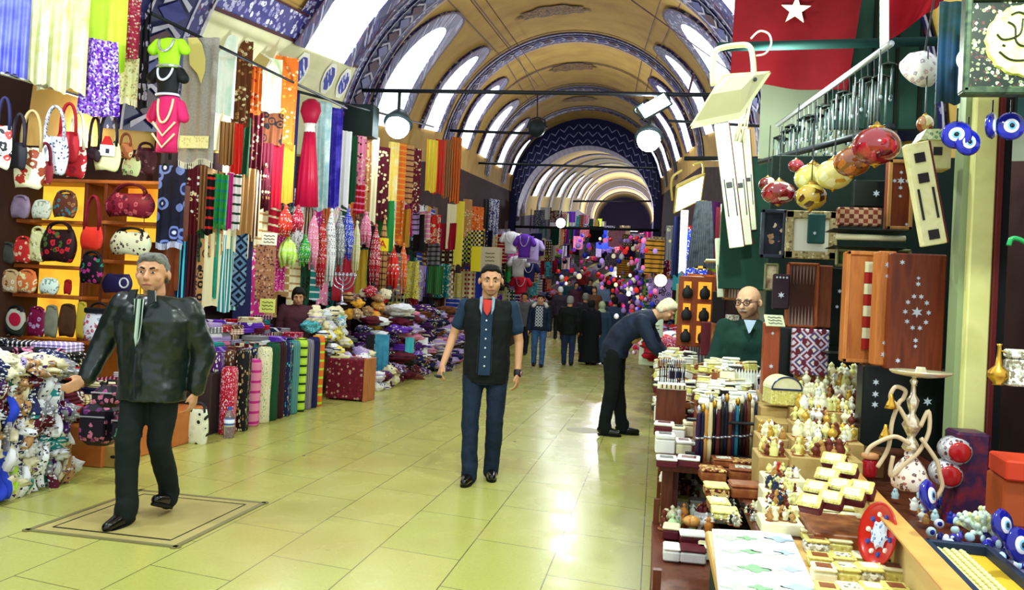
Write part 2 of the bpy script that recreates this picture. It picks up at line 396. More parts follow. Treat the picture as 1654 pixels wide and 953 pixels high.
# floor: flat to 21 m, then climbing with the street
mortar = None
def floor_mat():
    m = bpy.data.materials.new('floor_tiles'); m.use_nodes = True; N = m.node_tree.nodes; L = m.node_tree.links; b = N['Principled BSDF']
    tc = N.new('ShaderNodeTexCoord'); sx = N.new('ShaderNodeSeparateXYZ'); L.new(tc.outputs['Object'], sx.inputs[0])
    def mt(op, a, c=0.0, d=0.0):
        q = N.new('ShaderNodeMath'); q.operation = op
        for i, x in enumerate((a, c, d)):
            if isinstance(x, (int, float)): q.inputs[i].default_value = x
            else: L.new(x, q.inputs[i])
        return q.outputs[0]
    u = mt('ADD', sx.outputs[1], mt('MULTIPLY', sx.outputs[0], .16)); v = mt('ADD', sx.outputs[0], .01 + 20 * .515)
    cb = N.new('ShaderNodeCombineXYZ'); L.new(u, cb.inputs[0]); L.new(v, cb.inputs[1])
    br = N.new('ShaderNodeTexBrick'); L.new(cb.outputs[0], br.inputs['Vector']); br.inputs['Scale'].default_value = 1
    br.inputs['Brick Width'].default_value = .86; br.inputs['Row Height'].default_value = .515; br.inputs['Mortar Size'].default_value = .0035; br.inputs['Mortar Smooth'].default_value = .2
    br.inputs['Color1'].default_value = rgb('#c0c064'); br.inputs['Color2'].default_value = rgb('#c9c36c'); br.inputs['Mortar'].default_value = rgb('#5e5a34'); br.inputs['Bias'].default_value = -.2
    ns = N.new('ShaderNodeTexNoise'); ns.inputs['Scale'].default_value = .55; ns.inputs['Detail'].default_value = 3; L.new(tc.outputs['Object'], ns.inputs['Vector'])
    rp = N.new('ShaderNodeValToRGB'); rp.color_ramp.elements[0].position = .52; rp.color_ramp.elements[0].color = (0, 0, 0, 1); rp.color_ramp.elements[1].position = .72; L.new(ns.outputs[0], rp.inputs[0])
    mx = N.new('ShaderNodeMixRGB'); L.new(mt('MULTIPLY', rp.outputs[0], .5), mx.inputs[0]); L.new(br.outputs['Color'], mx.inputs[1]); mx.inputs[2].default_value = rgb('#b78f48')
    n2 = N.new('ShaderNodeTexNoise'); n2.inputs['Scale'].default_value = 60; n2.inputs['Detail'].default_value = 2; L.new(tc.outputs['Object'], n2.inputs['Vector'])
    m2 = N.new('ShaderNodeMixRGB'); m2.blend_type = 'MULTIPLY'; m2.inputs[0].default_value = .25; L.new(mx.outputs[0], m2.inputs[1]); L.new(n2.outputs[0], m2.inputs[2])
    vo = N.new('ShaderNodeTexVoronoi'); vo.inputs['Scale'].default_value = 1.1; L.new(tc.outputs['Object'], vo.inputs['Vector'])
    sp = mt('LESS_THAN', vo.outputs['Distance'], .02); m3 = N.new('ShaderNodeMixRGB'); L.new(sp, m3.inputs[0]); L.new(m2.outputs[0], m3.inputs[1]); m3.inputs[2].default_value = rgb('#3c3420')
    L.new(m3.outputs[0], b.inputs['Base Color']); b.inputs['Roughness'].default_value = .26; b.inputs['Specular IOR Level'].default_value = .45
    n3 = N.new('ShaderNodeTexNoise'); n3.inputs['Scale'].default_value = 3; L.new(tc.outputs['Object'], n3.inputs['Vector']); L.new(mt('MULTIPLY_ADD', n3.outputs[0], .25, .13), b.inputs['Roughness'])
    return m
mb = MB(); mb.grid([[(x, y, 0) for x in (-9, -4, 0, 4)] for y in (-3, 4, 10, 16, 21.5)]); mb.grid([[(x, y, z) for x in (-9, -4, 0, 4)] for y, z in ((21.5, 0), (38, 1.2), (70, 4.2), (112, 7.5))])
struct('floor', mb, floor_mat())
# inspection cover let into the floor (lower left) and a round one further on
def floor_z(y): 
    return 0 if y < 21.5 else (y - 21.5) * .0727 if y < 38 else 1.2 + (y - 38) * .0938
# ================================================================== makers of goods
from mathutils import noise as NZ
PAL = {'crimson': '#b4102c', 'scarlet': '#e0302a', 'orange': '#e8742a', 'amber': '#e8a838', 'yellow': '#ead84a', 'lime': '#b6e63a', 'green': '#2f9a4a', 'dark green': '#12482e',
       'teal': '#1f8a8a', 'turquoise': '#4ac0cc', 'blue': '#2a44c8', 'navy': '#171c4c', 'violet': '#6a34b8', 'purple': '#4a1a6a', 'magenta': '#c8288a', 'pink': '#e88ab0',
       'white': '#eeeef4', 'cream': '#e8dfb8', 'grey': '#8a8890', 'black': '#141418', 'brown': '#6a3a20', 'tan': '#b88a58', 'maroon': '#5a1024', 'lilac': '#b8a0dc'}
PN = list(PAL)
ORD = ['', 'second', 'third', 'fourth', 'fifth', 'sixth', 'seventh', 'eighth', 'ninth', 'tenth', 'eleventh', 'twelfth', 'thirteenth', 'fourteenth', 'fifteenth', 'sixteenth', 'seventeenth', 'eighteenth', 'nineteenth', 'twentieth']
ORD += ['twenty-' + o for o in ['first'] + ORD[1:9]] + ['thirtieth'] + ['thirty-' + o for o in ['first'] + ORD[1:9]]
def uniq(base, how='from the camera'):
    """a label no other thing has: repeats of one look are told apart by their order along the stall"""
    n = len(_cnt.setdefault(base, [])); _cnt[base].append(1)
    if n == 0: return base
    o = ORD[n] if n < len(ORD) else 'number %d' % (n + 1)
    return '%s, %s such %s' % (base, o, how)
_cnt = {}
PATS = {'plain': lambda c, d: M([c, c], 'noise', 1, .8) if 0 else M(c, rough=.8), 'flowered': lambda c, d: M([c, d, c, PAL['cream'], c], 'voronoi', 2.2, .8), 'striped': lambda c, d: M([c, d, c, c], 'stripes_v', 9, .8),
        'speckled': lambda c, d: M([c, d, PAL['white'], c], 'voronoi', 5, .7), 'checked': lambda c, d: M([c, d, PAL['cream']], 'check', 8, .8), 'ringed': lambda c, d: M([d, c, d, c, c], 'rings', .9, .8),
        'pinstriped': lambda c, d: M([c, d, c, c, d, c], 'stripes_u', 12, .8)}
PK = list(PATS)
def fabric(col, pat='plain', col2='cream'): return PATS[pat](PAL[col], PAL[col2])
def cloth(name, p0, p1, zt, zb, mat, pleats=4, amp=.02, top=1.0, bot=1.0, thick=.008, nz=8, fringe=None, sag=0, vee=0, parent=None, seed=None):
    """a hanging cloth between two rail points; top/bot scale its width, vee makes the lower hem pointed"""
    rnd = random.Random(seed if seed is not None else random.random())
    p0, p1 = Vector(p0), Vector(p1); mid = (p0 + p1) / 2; d = p1 - p0; d.z = 0; W = max(d.length, .02); u = d.normalized(); nrm = Vector((-u.y, u.x, 0))
    if nrm.dot(Vector((0, 0, 0)) - mid) < 0: nrm = -nrm
    nx = max(6, pleats * 6); ph = rnd.random() * 6
    F = []; B = []; U = []
    for j in range(nz + 1):
        t = j / nz; wd = W * (top + (bot - top) * t ** .8); rF = []; rB = []; rU = []
        for i in range(nx + 1):
            s = i / nx - .5; a = amp * (.35 + .65 * t)
            off = a * math.sin(ph + pleats * 2 * math.pi * (s + .5) + .5 * math.sin(3 * t + ph)) + .3 * a * math.sin(ph * 2 + 9 * s + 5 * t)
            z = zt + (zb - zt) * t * (1 + .02 * math.sin(7 * s + ph) + vee * (abs(s) * 2) * -1) + sag * (4 * s * s - 1) * (1 - t)
            q = Vector((mid.x, mid.y, 0)) + u * (s * wd) + nrm * (off + amp + thick); q.z = z
            rF.append(q); q2 = q - nrm * thick; rB.append(q2); rU.append((s * W + .5, z))
        F.append(rF); B.append(rB); U.append(rU)
    mb = MB(); mb.grid(F, U); mb.grid([list(reversed(r)) for r in B], [list(reversed(r)) for r in U])
    for k in (0, -1): mb.grid([[r[k] for r in F], [r[k] for r in B]] if k else [[r[k] for r in B], [r[k] for r in F]], [[r[k] for r in U]] * 2)
    mb.grid([B[0], F[0]], [U[0], U[0]]); mb.grid([F[-1], B[-1]], [U[-1], U[-1]])
    o = mb.build(name, mat, parent, smooth=True, origin=(mid.x, mid.y, zt) if parent is None else None)
    if fringe:
        fb = MB(); n = int(nx * 1.5)
        for i in range(n):
            s = (i + .5) / n; k = s * nx; a = F[-1][int(k)].lerp(F[-1][min(nx, int(k) + 1)], k % 1) - Vector((mid.x, mid.y, zt))
            fb.tube([a + Vector((0, 0, .01)), a + Vector((.004 * rnd.uniform(-1, 1), 0, -.05))], .004, 4)
        fb.build('fringe', fringe, o)
    return o
def crumple(name, c, r, mat, sc=(1, 1, .7), amp=.3, n=22, seed=0, parent=None, rz=0, label=None):
    """a bunched cloth: deep folds running over a soft lump"""
    mb = MB(); R = RZ(rz); P = []; U = []; rr = random.Random(seed); k1 = rr.choice((2, 3, 4)); k2 = rr.uniform(2, 5); tw = rr.uniform(-2.5, 2.5)
    m_ = 12
    for i in range(m_ + 1):
        a = math.pi * i / m_; row = []; ur = []
        for k in range(n):
            t = 2 * math.pi * k / n; d = Vector((math.sin(a) * math.cos(t), math.sin(a) * math.sin(t), -math.cos(a)))
            w_ = math.sin(k1 * t + tw * a + 2.2 * NZ.noise(d * 1.3 + Vector((seed, 0, 0)))) * math.sin(a)
            q = 1 + amp * .9 * NZ.noise(d * 1.5 + Vector((seed * 3.1, seed, 0))) + amp * .55 * (1 - 2 * abs(w_)) + amp * .5 * (.5 - abs(NZ.noise(d * 3.1 + Vector((0, seed * 2.3, 0))) * 2))
            v = Vector((d.x * sc[0], d.y * sc[1], d.z * sc[2])) * (r * q); row.append(R @ v); ur.append((k / n * 6.28 * r, v.z * 1.5))
        P.append(row); U.append(ur)
    mb.grid(P, U, close=True)
    o = mb.build(name, mat, parent, smooth=True, label=label); o.location = c; return o
def folded(name, c, d, mat, rz=0, tilt=0):
    """a folded cloth: three rounded layers lying on each other"""
    mb = MB(); h = d[2] / 3
    for k in range(3): mb.box((random.uniform(-.004, .004), random.uniform(-.004, .004), h * (k + .5)), (d[0], d[1], h * 1.02), bev=h * .45)
    o = mb.build(name, mat, smooth=True); o.location = c; o.rotation_euler = (tilt, 0, rz); return o
def roll(name, c, r, h, mat, mat2=None):
    """an upright rolled cloth, its spiral end on top"""
    mb = MB(); R = random.uniform(0, 6)
    prof = [(r * .9, 0), (r, .02), (r * .97, h * .3), (r * 1.02, h * .6), (r * .98, h * .93), (r * .85, h)]
    mb.lathe(prof, (0, 0, 0), 14, mod=lambda t, z: 1 + .05 * math.sin(3 * t + R) + .03 * math.sin(7 * t + z * 6))
    o = mb.build(name, mat, smooth=True); o.location = c
    mb = MB(); sp = [Vector((r * .75 * (1 - k / 26) * math.cos(k * .7), r * .75 * (1 - k / 26) * math.sin(k * .7), h + .004)) for k in range(24)]; mb.tube(sp, .005, 5)
    mb.build('rolled_end', mat2 or mat, o, smooth=True)
    return o
def pbox(name, c, d, mat, R=None, bev=.008, parent=None, label=None, smooth=False):
    mb = MB(); mb.box((0, 0, 0), d, R, bev); o = mb.build(name, mat, parent, label=label, smooth=smooth); o.location = c; return o
def handbag(c, wd, h, mat, label, strap=.3, straps=2, smat=None, depth=.09, group=None, rz=0.0, flap=None, name='handbag'):
    r = root(name, c, label, 'bag', group, rz)
    mb = MB(); prof = []; n = 9
    P = []; U = []
    for j in range(n):
        t = j / (n - 1); w_ = wd * (.78 + .28 * math.sin(t * 2.6 + .2)) * .5; dp = depth * (.25 + .8 * math.sin(max(.03, t) * 2.9) ** .6) * .5; z = -h * t; row = []; ur = []
        for k in range(20):
            a = 2 * math.pi * k / 20; ca, sa = math.cos(a), math.sin(a); x = w_ * math.copysign(abs(ca) ** .6, ca); y = dp * math.copysign(abs(sa) ** .8, sa)
            row.append(Vector((x, y, z + .012 * math.cos(a * 3)))); ur.append((x + .5, z))
        P.append(row); U.append(ur)
    b = mb.grid(P, U, close=True); mb.face(list(reversed(range(b, b + 20)))); mb.face(range(b + (n - 1) * 20, b + n * 20))
    mb.build('bag_body', mat, r, smooth=True)
    for s in range(straps):
        y = (-.5 + s) * depth * .35 if straps > 1 else 0
        pts = [Vector((wd * .33 * math.cos(t), y, -.02 + strap * math.sin(t) ** .7)) for t in [math.pi * k / 12 for k in range(13)]]
        mb = MB(); mb.tube(pts, .011, 6); mb.build('strap', smat or mat, r, smooth=True)
    if flap:
        mb = MB(); mb.prism([(-wd * .3, -h * .05), (wd * .3, -h * .05), (wd * .26, -h * .4), (0, -h * .5), (-wd * .26, -h * .4)], (0, -depth * .5, 0), (1, 0, 0), (0, 0, 1), (0, -.01, 0)); mb.build('flap', flap, r)
    return r
def bar(name, a, b, r, mat, label, cat='rail', group=None, n=8):
    mb = MB(); mb.tube([a, (Vector(a) + Vector(b)) / 2, b], r, n); o = mb.build(name, mat, smooth=True, origin=a); return tag(o, label, cat, group)
steel = M('#3a3c42', rough=.4, metal=.8); dark = M('#16161a', rough=.5); chrome = M('#c8ccd4', rough=.2, metal=1); gold = M('#c89a3a', rough=.3, metal=.9); creamm = M('#e6e0b8', rough=.5)

def text_mesh(name, txt, size, mat, parent=None, ext=.003):
    cu = bpy.data.curves.new(name, 'FONT'); cu.body = txt; cu.size = size; cu.extrude = ext; cu.align_x = 'CENTER'; cu.align_y = 'CENTER'
    t = bpy.data.objects.new('tmp', cu); COL.objects.link(t); bpy.context.view_layer.update()
    me = bpy.data.meshes.new_from_object(t.evaluated_get(bpy.context.evaluated_depsgraph_get())); bpy.data.objects.remove(t); me.materials.clear(); me.materials.append(mat)
    o = bpy.data.objects.new(name, me); COL.objects.link(o)
    if parent is not None: o.parent = parent
    return o
# ================================================================== left-hand stalls
G_SC = 'scarves and cloths hanging along the textile stalls'
def hang(x0, x1, y0, y1, col, pat='plain', col2='cream', X=None, Y=None, label=None, name='scarf', cat='scarf', pl=3, amp=.018, group=G_SC, mat=None, **k):
    pl_ = dict(X=X) if X is not None else dict(Y=Y if Y is not None else 7)
    a, b = at(x0, y0, **pl_), at(x1, y0, **pl_); c = at((x0 + x1) / 2, y1, **pl_); d = at((x0 + x1) / 2, y0, **pl_)
    if X is not None:      # turned a little towards the customer walking up the aisle
        m = (a + b) / 2; dy = abs(b.y - a.y); wpx = abs(x1 - x0) * m.y / F_PX
        u = Vector((.75, .66, 0)); ln = wpx * .98; a = m - u * ln * .62; b = m + u * ln * .62
    o = cloth(name, a, b, d.z, c.z, mat or fabric(col, pat, col2), pleats=pl, amp=amp, seed=x0 * 7 + y0, **k)
    tag(o, uniq(label or '%s %s %s hanging on the textile stall' % (pat, col, name.replace('_', ' '))), cat, group); return o
# rails
iron = M('#22262c', rough=.5, metal=.4)
bar('hanging_rail', at(0, 118, X=-4.62), at(140, 158, X=-4.62), .014, chrome, 'chrome rail above the row of handbags', 'rail')
bar('hanging_rail', at(478, 147, X=-5.0), at(700, 205, X=-5.0), .02, iron, 'black iron rail over the red and blue dresses', 'rail')
bar('hanging_rail', at(245, 22, X=-4.7), at(560, 175, X=-5.0), .018, iron, 'slanting iron rail under the tiled frieze', 'rail')
# ---- near end, above the bags
XA = -4.62
hang(-8, 45, -12, 124, 'blue', X=XA, pl=5, amp=.03, mat=M(['#3c3cc0', '#6a70e0', '#2a2a90'], 'noise', .8, .5), label='periwinkle blue pleated scarf at the top left corner')
hang(105, 196, -14, 130, 'lime', X=XA - .08, pl=4, amp=.03, vee=.12, mat=M(['#a8d820', '#d8ee50'], 'noise', 1, .6), label='lime green shawl with slanting hem behind the pale yellow scarves')
for i, (a, b, y) in enumerate(((44, 78, 138), (72, 110, 150), (102, 142, 152))):
    hang(a, b, -12, y, 'yellow', X=XA, pl=3, amp=.035, mat=M(['#e6ee90', '#fbfbd8', '#dce870'], 'noise', 1, .5), label=['pale yellow silky scarf beside the periwinkle one', 'whitish yellow silky scarf in the middle of three', 'pale yellow silky scarf beside the purple sequin top'][i])
hang(135, 192, 66, 190, 'purple', X=XA + .1, pl=4, amp=.03, top=.75, mat=M(['#6a2ab0', '#a080d8', '#3a1480', '#d8d0f0', '#8a4ac8'], 'sequin', 7, .3), label='purple sequined top with beaded straps', name='sequin_top', cat='top', group=None)
hang(184, 224, -10, 95, 'pink', X=XA - .1, mat=M(['#a8284a', '#e8d8d8', '#c85a7a', '#d8c8a8', '#7a3a2a'], 'voronoi', 5, .8), label='crimson and white lace scarf above the cream one')
hang(192, 222, 92, 162, 'cream', X=XA - .12, mat=M(['#e8e6b0', '#c8a060', '#f0f0d0', '#a0a870'], 'voronoi', 5, .8), label='cream scarf with square flower print', fringe=M('#f0eecb'))
hang(222, 250, -10, 176, 'black', Y=6.75, amp=.02, mat=M(['#0e0e18', '#15152a', '#b8b8dc', '#101020'], 'voronoi', 3.5, .6, vec=(1, .4, 1)), label='long black scarf with silver grey splashes')
# display torsos with tops and necklaces
def torso(px, y0, y1, mat, label, neck, Y=6.35, vmark=False, wpx=58):
    a = at(px, y0, Y=Y); b = at(px, y1, Y=Y); h = a.z - b.z; s = h / .42
    r = root('display_bust', (a.x, a.y, b.z), label, 'display bust', 'display busts dressed in short tops'); mb = MB()
    wd = wpx * Y / F_PX / 2
    prof = [(.78, 0), (.74, .2), (.8, .45), (.95, .65), (1, .8), (.8, .93), (.35, 1.0), (.22, 1.0)]
    mb.lathe([(p * wd * .92, q * h) for p, q in prof], n=20, sy=.5); mb.build('blouse', mat, r, smooth=True)
    for s_ in (-1, 1):
        mb = MB(); mb.cap_((s_ * wd * .78, 0, h * .82), (s_ * wd * 1.08, -.01, h * .6), .31 * wd, .34 * wd); mb.build('sleeve', mat, r, smooth=True)
    mb = MB(); mb.tube([(wd * .5 * math.cos(t), -wd * (.28 + .22 * math.sin(t)) - .01, h * (.9 - .42 * math.sin(t))) for t in [math.pi * k / 12 for k in range(13)]], .011, 6); mb.build('necklace', neck, r, smooth=True)
    if vmark:
        for q in (.5, .3):
            mb = MB(); mb.tube([(-wd * .75, -wd * .42, h * q), (0, -wd * .52, h * (q - .24)), (wd * .75, -wd * .42, h * q)], .01, 5); mb.build('beaded_trim', neck, r)
    else:
        mb = MB(); mb.tube([(wd * .74 * math.cos(t), wd * .4 * math.sin(t), .012) for t in [2 * math.pi * k / 16 for k in range(17)]], .012, 5); mb.build('beaded_trim', neck, r)
    return r
silver = M(['#d8d8e8', '#a8a8b8'], 'noise', 8, .3, metal=.5)
torso(275, 62, 110, M('#a8e82a', rough=.7), 'lime green bust top with silver necklace, topmost of three', silver)
torso(273, 108, 156, M('#101418', rough=.6), 'black bust top with white bead necklace between lime and pink', M('#d8dcf0', rough=.3))
torso(274, 153, 246, M('#d8286a', rough=.7), 'pink bust top with two beaded chevrons, lowest of three', M('#e8d8b0', rough=.4), vmark=True)
bar('bust_stand', at(275, 60, Y=6.5), at(275, 258, Y=6.5), .015, steel, 'steel pole behind the three display busts', 'pole')
o = hang(300, 356, 62, 262, 'grey', Y=6.9, amp=.015, pl=3, mat=M(['#8c8a86', '#a09e98'], 'noise', 14, .9), label='long grey shawl with yellow leaf and cream border', name='shawl', cat='shawl', group=None, fringe=M('#e8e6d0'))
_c = o.location; s_ = 6.9 / F_PX
mb = MB(); mb.prism([(x * s_, y * s_) for x, y in ((-26, -2), (-8, -2), (2, -14), (10, -40), (10, -62), (4, -84), (-4, -66), (-20, -50), (-22, -30))], (.02, -.055, 0), (1, 0, 0), (0, 0, 1), (0, -.004, 0)); mb.build('leaf_panel', M('#d2c878', rough=.9), o)
mb = MB(); mb.prism([(x * s_, y * s_) for x, y in ((-28, -176), (28, -176), (28, -198), (-28, -198))], (0, -.058, 0), (1, 0, 0), (0, 0, 1), (0, -.004, 0)); mb.build('border_band', M(['#e8e6a8', '#c8cc88', '#f0eec8'], 'voronoi', 4, .9, space='Object'), o)
XB = -5.0
T = [  # x0 x1 y0 y1 col pat col2 label
 (349, 381, 56, 190, 'white', None, M(['#e8fbff', '#fafffa', '#bfeee0'], 'noise', 1, .5), 'bright white scarf with teal top beside the grey shawl'),
 (380, 406, 66, 202, 'brown', 'flowered', 'tan', 'dark brown patterned cloth beside the bright white scarf'),
 (356, 376, 198, 268, 'tan', 'pinstriped', 'brown', 'beige striped cloth under the bright white scarf'), (375, 391, 200, 282, 'scarlet', 'plain', '', 'scarlet red scarf between beige and dark green ones'),
 (390, 404, 190, 285, 'dark green', 'plain', '', 'dark green narrow scarf beside the scarlet one'), (402, 422, 108, 180, 'orange', 'flowered', 'crimson', 'orange and red scarf under the box lamp'),
 (403, 424, 182, 276, 'maroon', 'flowered', 'brown', 'maroon embroidered cloth under the orange and red scarf'), (424, 453, 95, 184, 'white', None, M(['#f4fff0', '#e0f8c8', '#ffffff'], 'noise', 1, .5), 'white and pale green scarf beside the box lamp'),
 (424, 455, 182, 236, 'brown', 'ringed', 'black', 'dark brown cloth under the white and pale green scarf'), (425, 440, 232, 340, 'maroon', 'plain', '', 'maroon scarf in the row under the orange shawl'), (440, 457, 232, 338, 'crimson', 'plain', '', 'crimson scarf in the lower row'),
 (440, 479, 92, 235, 'orange', 'flowered', 'amber', 'wide orange knitted shawl with zigzag hem'), (457, 474, 234, 330, 'amber', 'plain', '', 'amber yellow scarf under the orange shawl'),
 (304, 321, 270, 382, 'maroon', 'flowered', 'white', 'maroon strip with white flowers beside the ringed cloth'), (321, 334, 268, 372, 'brown', 'pinstriped', 'tan', 'brown narrow striped scarf'),
 (333, 346, 282, 380, 'black', 'striped', 'scarlet', 'black and scarlet checked scarf'), (345, 367, 282, 364, 'green', 'striped', 'teal', 'green scarf with squares in shades of green'), (367, 376, 280, 372, 'magenta', 'plain', '', 'narrow magenta scarf beside the green squares'),
 (375, 389, 282, 372, 'white', 'striped', 'dark green', 'white and dark green banded scarf'), (388, 411, 272, 380, 'tan', 'plain', '', 'tan scarf with dark and white stripes'), (411, 421, 275, 385, 'cream', 'pinstriped', 'maroon', 'cream scarf with thin maroon lines'),
 (470, 483, 150, 335, 'navy', 'plain', '', 'navy long scarf at the head of the dress rail'),
 (512, 534, 165, 342, 'turquoise', None, M(['#dff2f4', '#a8d0dc', '#f4ffff'], 'noise', 1, .5), 'pale turquoise silk scarf beside the crimson dress'),
 (531, 552, 175, 338, 'blue', None, M(['#3a28c0', '#2818a0', '#6a58e0'], 'noise', 1, .5), 'royal blue silk scarf between two pale ones'), (549, 567, 212, 336, 'white', 'plain', '', 'white silk scarf beside the royal blue one'),
 (566, 577, 220, 330, 'dark green', 'plain', '', 'dark green scarf beside the loudspeaker'),
 (574, 590, 220, 300, 'pink', 'flowered', 'maroon', 'pink flowered shawl below the loudspeaker'), (588, 601, 222, 345, 'tan', 'flowered', 'crimson', 'tan and crimson shawl below the floodlight'), (600, 612, 222, 362, 'cream', 'plain', '', 'cream long scarf below the floodlight'),
 (572, 588, 296, 346, 'crimson', 'striped', 'pink', 'crimson scarf under the pink flowered shawl'),
 (611, 629, 238, 360, 'maroon', None, M(['#e8d8a8', '#e8d8a8', '#4a0c1c', '#5a1024', '#5a1024'], 'rings', 1.2, .8), 'maroon strip with cream discs'),
 (628, 644, 230, 405, 'yellow', None, M(['#fbf6a0', '#ffe070', '#fdfde0'], 'noise', 1, .6), 'bright yellow scarf right under the floodlight'), (643, 656, 232, 395, 'orange', 'striped', 'amber', 'orange striped scarf beside the bright yellow one'),
 (655, 668, 235, 330, 'tan', 'striped', 'maroon', 'tan scarf with maroon bands'), (666, 680, 240, 345, 'maroon', 'flowered', 'tan', 'maroon and tan fringed scarf'),
 (689, 706, 226, 312, 'amber', 'pinstriped', 'lime', 'amber flag shaped cloth on its own hanger'), (703, 719, 226, 316, 'scarlet', 'pinstriped', 'brown', 'scarlet flag shaped cloth'), (717, 731, 226, 322, 'brown', 'pinstriped', 'tan', 'brown flag shaped cloth'), (729, 745, 222, 330, 'orange', 'pinstriped', 'black', 'orange and black flag shaped cloth'),
 (723, 737, 330, 402, 'cream', 'plain', '', 'cream coat on the far rail'), (736, 750, 325, 430, 'yellow', 'plain', '', 'yellow coat on the far rail'), (748, 762, 322, 385, 'tan', 'flowered', 'orange', 'tan shirt on the far rail'), (760, 780, 334, 390, 'orange', 'flowered', 'crimson', 'orange flowered dress on the far rail'),
 (780, 790, 322, 388, 'black', 'plain', '', 'black trousers on the far rail'), (790, 806, 322, 385, 'navy', 'speckled', 'white', 'navy jacket with white marks on the far rail'),
]
for (a, b, c, d, col, pat, c2, lb) in T:
    m_ = c2 if not isinstance(c2, str) else None
    hang(a, b, c, d, col, pat or 'plain', c2 if (isinstance(c2, str) and c2) else 'cream', X=XB if a < 480 else XB - .12, mat=m_, label=lb, amp=.03 if b - a > 14 else .02, pl=3 if b - a > 14 else 2, nz=6, fringe=M(PAL[col], rough=.9) if pat in ('flowered', 'striped') and b - a > 16 else None)
hang(260, 303, 268, 394, 'navy', Y=6.95, amp=.015, mat=M(['#c8d4f0', '#182050', '#6a80c8', '#10142c', '#101430', '#0c1024'], 'rings', .62, .8), label='navy cloth with blue and white rings', fringe=M('#c8d4f0'))
# crimson party dress: bodice, waist, skirt
r = root('party_dress', at(503, 160, X=-5.0), 'crimson dress with white waist on the black rail', 'dress'); s_ = 11.3 / F_PX
for nm, pts, m_ in (('bodice', [(8, 0), (20, -6), (24, -20), (14, -40)], M('#a81038', rough=.5)), ('waist', [(14, -38), (11, -46), (12, -56)], M('#e8e0e0')), ('skirt', [(12, -54), (15, -80), (20, -120), (25, -176)], M('#c01440', rough=.4))):
    mb = MB(); mb.lathe([(x * s_ * .75, y * s_) for x, y in pts], n=36, sy=.5, mod=lambda t, z: 1 + (.12 * math.sin(9 * t) if z < -.45 else 0)); mb.build(nm, m_, r, smooth=True)
# second row: bunches of bead strings, hats and tassels
def bunch(px, y0, y1, w_, col, label, X=-4.95, n=7, cat='bead bunch', name='bead_strings'):
    a = at(px, y0, X=X); b = at(px, y1, X=X); s = a.y / F_PX; r = root(name, a, uniq(label), cat, 'bunches hung over the folded goods'); h = a.z - b.z; mt = fabric(*col)
    mb = MB(); mb.ball((0, 0, 0), .03, 8, 6, (1, 1, 1.3)); mb.build('knot', mt, r, smooth=True); mb = MB()
    for k in range(n):
        t = 2 * math.pi * k / n + px; x, y = math.cos(t) * w_ * s * .45, math.sin(t) * w_ * s * .45; ln = h * random.uniform(.85, 1.05)
        mb.tube([(0, 0, 0), (x * .7, y * .7, -ln * .25), (x, y, -ln * .6), (x * .85, y * .85, -ln)], [.01, .03 * w_ / 16, .034 * w_ / 16, .014], 6)
    mb.build('strings', mt, r, smooth=True); return r
for (px, y0, y1, w_, c, lb) in [(462, 335, 385, 18, ('scarlet', 'speckled', 'orange'), 'scarlet woollen bunch above the pale green one'), (482, 335, 378, 16, ('crimson', 'speckled', 'pink'), 'crimson woollen bunch beside the scarlet one'), (466, 384, 432, 24, ('lime', 'speckled', 'white'), 'pale green fluffy bunch under the scarlet one'),
  (493, 382, 430, 16, ('green', 'speckled', 'lime'), 'bright green fluffy bunch beside the pale one'), (508, 345, 440, 16, ('pink', 'speckled', 'tan'), 'pink and tan bead bunch'), (522, 350, 470, 14, ('crimson', 'speckled', 'tan'), 'long crimson and tan bead bunch'), (536, 340, 460, 16, ('white', 'speckled', 'black'), 'white and black bead bunch'),
  (550, 345, 440, 16, ('grey', 'speckled', 'white'), 'grey and white bead bunch'), (563, 340, 420, 18, ('blue', 'speckled', 'white'), 'blue and white bead bunch'), (577, 360, 440, 12, ('cream', 'speckled', 'lime'), 'cream bead bunch beside the blue one'), (430, 268, 340, 14, ('maroon', 'flowered', 'tan'), 'maroon tasselled bunch above the scarlet woollen one'),
  (592, 345, 400, 16, ('pink', 'speckled', 'crimson'), 'pink bead bunch below the pink shawl'), (608, 365, 470, 16, ('crimson', 'speckled', 'white'), 'long crimson and white bead bunch'), (622, 350, 480, 12, ('tan', 'striped', 'brown'), 'tan leather strap bunch'), (636, 400, 470, 18, ('scarlet', 'flowered', 'white'), 'scarlet and white tassels under the bright yellow scarf'), (652, 395, 480, 14, ('orange', 'speckled', 'crimson'), 'orange tassels beside the scarlet and white ones')]:
    bunch(px, y0, y1, w_, c, lb)
# carpets and stacked shelves hanging behind the folded goods
hang(354, 397, 372, 492, 'teal', X=-5.15, amp=.008, mat=M(['#0c1428', '#7a98b8', '#101c3a', '#5a7aa0', '#0c1428'], 'lattice', 5, .9), label='dark rug with blue square meander pattern', name='rug', cat='rug', group=None)
hang(344, 357, 300, 480, 'teal', X=-5.1, amp=.012, mat=M(['#1f8a7a', '#2fae9a'], 'noise', 2, .7), label='narrow teal green curtain beside the meander rug')
hang(396, 442, 395, 482, 'tan', X=-5.15, amp=.008, mat=M(['#a07050', '#5a2030', '#c8a080', '#3a1c28', '#8a4a3a'], 'voronoi', 3, .9), label='tan and maroon flowered rug beside the meander rug', name='rug', cat='rug', group=None)
hang(447, 462, 380, 470, 'magenta', X=-5.1, label='magenta lace strip beside the flowered rug', pat='speckled', col2='pink'); hang(598, 606, 365, 500, 'black', X=-5.1, label='thin black lace strip'); hang(540, 572, 405, 485, 'crimson', X=-5.2, mat=M('#b01030', rough=.5), label='plain crimson backcloth behind the candelabrum', pl=2)
hang(235, 292, 392, 470, 'brown', Y=7.15, amp=.006, mat=M(['#7a3c1c', '#8a4a24'], 'noise', 2, .8), label='plain brown cloth behind the walking man', name='cloth')
